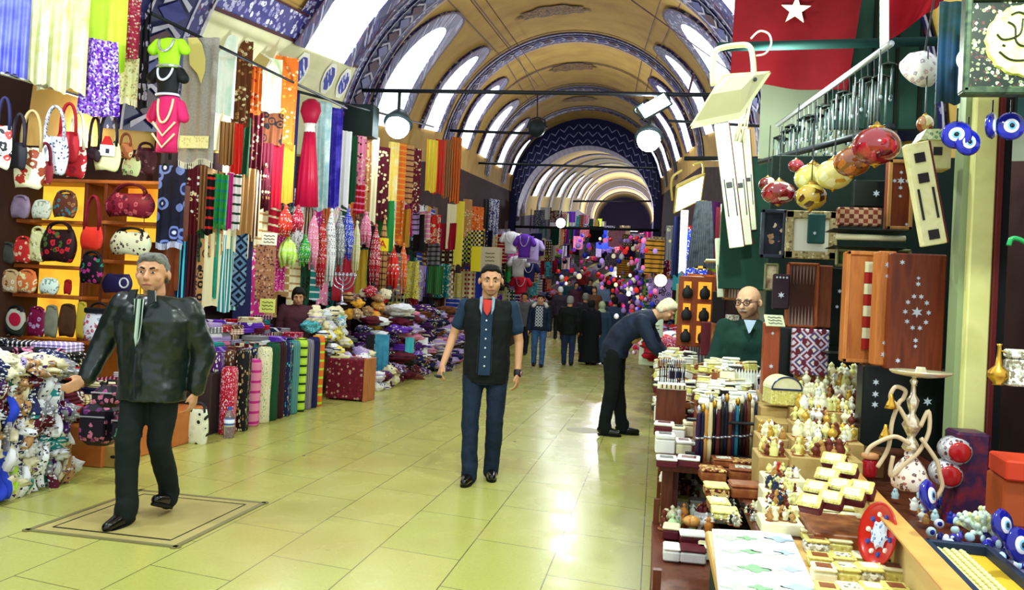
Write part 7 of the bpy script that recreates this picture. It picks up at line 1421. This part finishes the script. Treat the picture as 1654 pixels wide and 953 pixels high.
mb = MB(); mb.prism(crescent(0, .05), at(1569, 95, Y=3.28) - o_, (1, 0, 0), (0, 0, 1), (0, .012, 0)); mb.build('white_crescent', M('#f0ece0'), o)
hang(1516, 1556, 5, 168, 'teal', Y=3.45, amp=.01, pl=2, mat=M(['#0f302c', '#0f3a60', '#0e2e2e', '#164a64'], 'noise', .8, .6), label='dark teal and blue banner left of the calligraphy picture', name='banner', cat='banner', group=None)
# calligraphy picture
p = at(1652, 70, Y=2.8); s = 2.8 / F_PX; r = root('calligraphy_picture', p, 'golden disc of black calligraphy in a dark mosaic frame', 'picture')
mb = MB(); mb.box((0, .01, 0), (150 * s, .02, 146 * s)); mb.build('backing', M(['#18201a', '#a8ac90', '#4a2a2a', '#7a8460'], 'voronoi', 7, .4, space='Object'), r)
for (cx_, cz_, a_, b_) in ((0, 70 * s, 164 * s, 14 * s), (0, -72 * s, 164 * s, 12 * s), (-78 * s, 0, 10 * s, 150 * s), (78 * s, 0, 10 * s, 150 * s)): mb = MB(); mb.box((cx_, 0, cz_), (a_, .05, b_), bev=.006); mb.build('frame_side', M(['#142a22', '#3a4a34', '#0e1c18'], 'noise', 6, .35, space='Object'), r)
mb = MB(); mb.lathe([(0, 0), (54 * s, 0), (52 * s, .01), (0, .01)], (2 * s, -.002, 4 * s), 40, RX(math.pi / 2), mod=lambda t, z: 1 + .03 * math.cos(16 * t)); mb.build('golden_disc', M(['#d8e85a', '#e8f08a', '#b8c83a'], 'noise', 4, .4, space='Object'), r)
for P in ([(-38, 12), (-30, 4), (-16, 6), (-6, 14), (-4, 34)], [(-24, 30), (-14, 22), (-12, 2), (-2, -6), (14, -2)], [(2, 30), (4, 8), (14, 0), (26, 8), (28, 28)], [(-34, -14), (-18, -26), (4, -26), (22, -14), (20, -4)], [(-20, 40), (-10, 44), (0, 40)], [(12, 38), (14, 20)], [(-30, -4), (-26, -6)], [(8, -14), (12, -16)]):
    mb = MB(); mb.tube(bez([(x * s, -.016, z * s) for x, z in P]), 1.5 * s, 6); mb.build('brush_stroke', M('#14180c', rough=.5), r, smooth=True)
# mannequin helmet-like hat form and small house at top right
p = at(1492, 105, Y=3.9); r = root('shell_bowl', p, 'pale ornamental bowl hanging upside down near the banner', 'bowl'); mb = MB(); mb.lathe([(.0, .05), (.05, .04), (.085, .0), (.09, -.05), (.08, -.06), (.075, -.03), (.05, .02), (0, .03)], n=24, R=RX(.9) @ RY(.4)); mb.build('bowl_shell', M(['#e8e4e0', '#a89aa8', '#f0f0f0', '#c8b0b0'], 'voronoi', 4, .3, space='Object'), r, smooth=True); mb = MB(); mb.tube([(.0, 0, .04), (.03, 0, .3)], .004, 5); mb.build('cord', dark, r)
p = at(1508, 252, Y=3.75); s = 3.75 / F_PX; r = root('model_house', p, 'little cream model house hanging by the eye beads', 'model house'); mb = MB(); mb.box((0, 0, 0), (38 * s, .1, 44 * s), bev=.004); mb.build('house_walls', M(['#e0d8a0', '#c8b878'], 'noise', 4, .5, space='Object'), r); mb = MB(); mb.prism([(-26 * s, 20 * s), (26 * s, 20 * s), (18 * s, 36 * s), (-18 * s, 36 * s)], (0, -.065, 0), (1, 0, 0), (0, 0, 1), (0, .13, 0)); mb.build('roof', M(['#c8d0a0', '#4a8a5a', '#e8ecc8'], 'voronoi', 6, .5, space='Object'), r); mb = MB(); mb.box((0, -.052, 4 * s), (12 * s, .006, 12 * s)); mb.build('window_panel', inl['dark'], r); mb = MB(); mb.tube([(0, 0, 36 * s), (0, 0, 90 * s)], .003, 5); mb.build('cord', dark, r)
lantern(1494, 200, 12, 3.85, rg('#b07a40', '#e8d8a0', '#8a3a28'), 'small red and cream lantern above the model house', 1.1)
# slanting rail with hanging chains of charms
a, b = at(1256, 202, Y=6.3), at(1440, 70, Y=4.6); bar('slanting_rail', a, b, .018, M('#b8bcc0', rough=.4, metal=.5), 'grey slanting rail carrying chains of charms', 'rail')
GC = 'chains of small charms hanging from the slanting rail'
for i in range(22):
    t = (i + .5) / 22; q = a.lerp(b, t); h = .28 + .1 * math.sin(i * 1.7) + t * .1; r = root('charm_chain', q, 'silver chain of charms on the slanting rail, %s from its low end' % (ORD[i] if i else 'first'), 'chain', GC)
    mb = MB(); mb.tube([(0, 0, 0), (.006, 0, -h * .3)], .003, 5); mb.build('chain', steel, r)
    mb = MB(); mb.lathe([(.004, 0), (.045, -.02), (.05, -.026), (.02, -.02), (.002, -.01)], (.006, 0, -h * .3), 12); mb.build('bell_cap', M('#28302e', rough=.4, metal=.5), r, smooth=True)
    for k in range(4): x = .036 * math.cos(k * 1.57 + i); y = .036 * math.sin(k * 1.57 + i); mb = MB(); mb.tube([(x, y, -h * .3 - .02), (x, y, -h * .95)], .0045, 5); mb.ball((x, y, -h), .009, 8, 5, (1, .4, 1.6)); mb.build('charm_string', M('#a8b8b8' if k % 2 else '#4a5a5c', rough=.3, metal=.6), r, smooth=True)
bar('lower_rail', at(1228, 262, Y=6.0), at(1440, 205, Y=4.5), .022, iron, 'dark lower rail above the glass lanterns', 'rail')
# green shutters behind the flags, cream wall below
mb = MB(); a, b = at(1345, -60, Y=6.6), at(1760, 210, Y=6.6); mb.box(((a.x + b.x) / 2, 6.65, (a.z + b.z) / 2), (b.x - a.x, .06, a.z - b.z)); mb.k = 1
for k in range(12): mb.box((a.x + (b.x - a.x) * k / 11, 6.61, (a.z + b.z) / 2), (.02, .04, a.z - b.z))
struct('wall_right', mb, [M(['#1c3c36', '#244a42'], 'noise', .8, .8), M('#081210')])
mb = MB(); a, b = at(1232, 128, Y=7.4), at(1800, 560, Y=7.4); mb.box(((a.x + b.x) / 2, 7.45, (a.z + .0) / 2), (b.x - a.x, .06, a.z)); struct('wall_right', mb, M(['#b8c0a0', '#a8b49a'], 'noise', .5, .8))
# post and shelving on the far right
a = at(1572, 700, Y=3.5); mb = MB(); mb.box((a.x, 3.55, 1.6), (.085, .1, 3.2), bev=.006); o = mb.build('trim_90', M(['#c8c478', '#dcd890', '#b8b46a'], 'noise', .8, .6, space='Object')); o['kind'] = 'structure'
mb = MB(); mb.box((a.x + .052, 3.53, 1.6), (.016, .1, 3.2)); mb.k = 1; mb.box((a.x + .08, 3.56, 1.6), (.04, .1, 3.2)); o = mb.build('trim_91', [M('#5a1418', rough=.5), M('#0c0c10')]); o['kind'] = 'structure'
mb = MB(); mb.box((a.x - .05, 3.6, 1.6), (.03, .1, 3.2)); o = mb.build('trim_92', M('#8a9a70', rough=.6)); o['kind'] = 'structure'
r = root('shelving_unit', (a.x + .35, 3.05, 0), 'brown shelving unit with orange shelves at the right edge', 'shelving unit')
mb = MB(); mb.box((-.15, 0, 1.6), (.05, .3, 3.2), bev=.004); mb.build('upright', WOOD('#7a5a30', '#947040', 2), r); mb = MB(); mb.box((.3, .2, 1.6), (.95, .03, 3.2)); mb.build('back_panel', M(['#5a7a5c', '#6a8a68'], 'noise', 1, .6, space='Object'), r); mb = MB(); mb.box((-.22, .1, 1.6), (.05, .2, 3.2)); mb.build('side_panel', M(['#a8a06a', '#b8b078'], 'noise', 2, .7, space='Object'), r)
mb = MB(); mb.box((-.08, -.02, 1.6), (.02, .02, 3.2)); mb.build('glass_edge', M('#c8d0e0', rough=.1, metal=.3), r)
for py, x0 in ((510, -.1), (640, -.2)):
    z = at(1630, py, Y=2.9).z; mb = MB(); mb.prism([(x0, -.12), (x0 + .1, -.2), (.7, -.2), (.7, .18), (x0, .18)], (0, 0, z - .035), (1, 0, 0), (0, 1, 0), (0, 0, .07)); mb.build('orange_shelf', M(['#c05a28', '#cc6830'], 'noise', 2, .4, space='Object'), r)
zz = at(1630, 622, Y=2.9).z; p = at(1612, 612, Y=2.88); s = 2.9 / F_PX
r = root('brass_jug', (p.x, p.y, zz), 'slender brass jug on the lower orange shelf', 'jug'); mb = MB(); mb.lathe([(8 * s, 0), (6 * s, 2 * s), (15 * s, 12 * s), (14 * s, 20 * s), (5 * s, 28 * s), (3 * s, 44 * s), (2.4 * s, 56 * s), (4 * s, 60 * s)], n=20); mb.build('jug_body', gold, r, smooth=True); mb = MB(); mb.tube(bez([(3 * s, 0, 50 * s), (12 * s, 0, 44 * s), (14 * s, 0, 26 * s), (12 * s, 0, 16 * s)]), 1.2 * s, 6); mb.build('handle', gold, r, smooth=True)
p = at(1645, 612, Y=2.88); tbox(Vector((p.x, p.y, zz)), 34 * s, .06, 54 * s, 'pearl', 'pearl', 'pale green patterned box on the lower orange shelf', None)
p = at(1640, 392, Y=2.9); mb = MB(); mb.tube(bez([(-.02, 0, -.01), (-.012, 0, .012), (.01, 0, .012), (.05, 0, -.008), (.1, 0, -.02)]), .008, 8); o = mb.build('green_hook', M('#1c8a4a', rough=.3), smooth=True); o.location = p; tag(o, 'curved green glass hook above the orange shelf', 'ornament')
for i, (x0, y0, x1, y1, mt, lb) in enumerate([(1634, 745, 1720, 785, '#c83a1c', 'bright orange box, upper of two at the right edge'), (1630, 778, 1720, 860, '#a84a1c', 'brown orange box, lower of two at the right edge')]): plane_box(x0, y0, x1, y1, 2.75 + .02 * i, .2, M(mt, rough=.5), 'storage_box', lb, 'box', rz=-.12)
# ================================================================== stalls further up the street
rnd = random.Random(11)
GF = 'garments hanging outside the far stalls'
def far_stall(x, y0, y1, h0, h1, side, n, place, dens=(.35,)):
    """rows of garments seen edge-on along the street"""
    for k in range(n):
        t = (k + rnd.random() * .6) / n; y = y0 * (y1 / y0) ** t; fz = floor_z(y); row = k % 4 if h1 > 4 else k % 3; zt = fz + [h1, h1 - 1.0, h1 - 1.9, h1 - 2.8][row] + rnd.uniform(-.15, .15); ln = rnd.uniform(.6, .95); wd = rnd.uniform(.35, .6) * (.7 if y < 18 else 1)
        xx = x(y) + side * rnd.uniform(0, .3); c = rnd.choice(PN); p = rnd.choice(PK); c2 = rnd.choice(['cream', 'white', 'black', 'maroon'])
        if c2 == c: c2 = 'tan'
        a = Vector((xx - wd / 2, y - .1 * side, zt)); b = Vector((xx + wd / 2, y + .1 * side, zt)); o = cloth('garment', a, b, zt, max(fz + .1, zt - ln), fabric(c, p, c2), pleats=2, amp=.03, nz=4, seed=k); tag(o, uniq('%s %s garment %s' % (p, c, place)), 'garment', GF)
far_stall(lambda y: -5.1, 13.5, 21, 0, 3.3, -1, 46, 'over the long purple counter'); far_stall(lambda y: -4.9, 21, 37, 0, 3.4, -1, 64, 'on the far left stalls'); far_stall(lambda y: -5.6, 38.5, 85, 0, 4.9, -1, 90, 'beyond the navy arch on the left')
far_stall(lambda y: .55, 10.5, 20, 0, 2.9, 1, 40, 'on the middle right stalls'); far_stall(lambda y: -.15, 20, 37, 0, 3.3, 1, 60, 'on the far right stalls'); far_stall(lambda y: -1.7, 38, 85, 0, 3.6, 1, 56, 'beyond the navy arch on the right')
# mannequins with jackets
for i, (px, py, hp, c, lb) in enumerate([(848, 398, 40, 'violet', 'violet jacket on a bust at the far left stalls'), (826, 392, 36, 'white', 'white and red shirt on a bust at the far left stalls'), (862, 405, 40, 'lilac', 'lilac jacket on a bust at the far left stalls'), (838, 430, 34, 'white', 'white blouse on a bust at the far left stalls'), (842, 462, 30, 'crimson', 'crimson top on a bust at the far left stalls'), (824, 420, 34, 'magenta', 'striped magenta top on a bust at the far left stalls'), (855, 440, 34, 'navy', 'navy jacket on a bust at the far left stalls')]):
    torso(px, py - hp / 2, py + hp / 2, fabric(c, 'striped' if c == 'magenta' else 'plain', 'pink'), lb, silver, Y=24 + i * .5, wpx=28)
# lanterns, bags and balls hanging at a distance, individually
GL = 'coloured lanterns and bags hanging far up the street'
LC = [('pink', '#e87ab0'), ('white', '#f4f4ff'), ('crimson', '#c01838'), ('lilac', '#b090e0'), ('blue', '#2a3ad0'), ('navy', '#1a1a50'), ('violet', '#7a3ac0'), ('cream', '#f0e8c0'), ('magenta', '#d83a9a'), ('scarlet', '#d83028')]
for k in range(285):
    px = rnd.uniform(900, 1062); py = rnd.uniform(380, 520)
    if k >= 215: px = rnd.uniform(985, 1062); py = rnd.uniform(450, 570)
    if px < 985 and py > 470: continue
    if px < 930 and py < 400: continue
    Y = rnd.uniform(24, 48) if px < 1010 else rnd.uniform(16, 36)
    if k >= 215: Y = rnd.uniform(12.5, 20)
    p = at(px, py, Y=Y); 
    if p.z < floor_z(Y) + .15: continue
    cn, cc = rnd.choice(LC); rr = rnd.uniform(2.2, 4.6) * Y / F_PX; mb = MB(); mb.lathe([(rr * .3, rr * 1.1), (rr * .7, rr * .8), (rr, 0), (rr * .75, -rr * .8), (rr * .2, -rr)], n=10); o = mb.build('hanging_lantern', M(cc, rough=.4, emit=.35 if k % 3 == 0 else 0), smooth=True); o.location = p; tag(o, uniq('%s lantern hanging far up the street' % cn), 'lantern', GL)
G_X = 'garments strung across the street beyond the navy arch'
for k in range(90):
    Y = rnd.uniform(40, 80); X_ = at(rnd.uniform(925, 1045), 430, Y=Y).x; fz = floor_z(Y); zt = fz + rnd.uniform(2.3, 4.2); c = rnd.choice(['pink', 'white', 'lilac', 'crimson', 'navy', 'violet', 'white', 'blue', 'magenta', 'cream', 'black']); wd = rnd.uniform(.5, 1.0)
    o = cloth('strung_garment', (X_ - wd / 2, Y, zt), (X_ + wd / 2, Y, zt), zt, zt - rnd.uniform(.5, 1.1), fabric(c, rnd.choice(['plain', 'speckled']), 'white' if c != 'white' else 'pink'), pleats=2, amp=.04, nz=3, seed=k); tag(o, uniq('%s garment strung high beyond the navy arch' % c), 'garment', G_X)
# counters of the far stalls
for i, (x, y0, y1, c) in enumerate([(-4.7, 21, 37, '#4a2a30'), (.55, 10.3, 20, '#3a2420'), (.35, 20.2, 37, '#402838'), (-5.1, 39, 85, '#3a2a40'), (-1.6, 39, 85, '#3a2a40')]):
    mb = MB(); z0, z1 = floor_z(y0), floor_z(y1); w_ = .9; b = len(mb.v); mb.v += [(x - w_ / 2, y0, z0 - .1), (x + w_ / 2, y0, z0 - .1), (x + w_ / 2, y1, z1 - .1), (x - w_ / 2, y1, z1 - .1), (x - w_ / 2, y0, z0 + .75), (x + w_ / 2, y0, z0 + .75), (x + w_ / 2, y1, z1 + .75), (x - w_ / 2, y1, z1 + .75)]
    for f in ((0, 3, 2, 1), (4, 5, 6, 7), (0, 1, 5, 4), (1, 2, 6, 5), (2, 3, 7, 6), (3, 0, 4, 7)): mb.face(f)
    tag(mb.build('stall_counter', M(c, rough=.7)), ['dark red counter of the far left stalls', 'brown counter of the middle right stalls', 'plum counter of the far right stalls', 'violet counter beyond the arch on the left', 'violet counter beyond the arch on the right'][i], 'counter')
for (x, y0, y1, n, place) in [(-4.55, 21, 36, 60, 'on the far left counter'), (.3, 10.6, 20, 70, 'on the middle right counter'), (.1, 20.5, 36, 50, 'on the far right counter')]:
    pts = []
    for k in range(n): y = y0 + (y1 - y0) * (k + rnd.random()) / n; pts.append(Vector((x + rnd.uniform(-.35, .35), y, floor_z(y) + .85 + rnd.uniform(0, .15))))
    heap(place, 'goods heaped %s' % place, pts, ['crimson', 'white', 'pink', 'purple', 'navy', 'cream', 'scarlet', 'lilac', 'teal'], (.14, .24), name='bundle', cat='bundle', noun='bundle')
# sign box over the far left stall
o, w_, h_ = plane_box(762, 398, 806, 440, 20, .3, M('#c8bca0', rough=.5), 'sign_box', 'grey and yellow sign box above the young man', 'sign'); mb = MB(); mb.box((-w_ * .33, -.16, 0), (w_ * .34, .02, h_)); mb.build('yellow_panel', M('#e8d820', rough=.5), o)
mb = MB(); 
for k in range(4): mb.tube([(w_ * (.0 + .04 * j), -.16, h_ * (.25 - .15 * k) + .01 * math.sin(j * 2 + k)) for j in range(9)], .012, 4)
mb.build('writing', M('#8a7a60'), o)
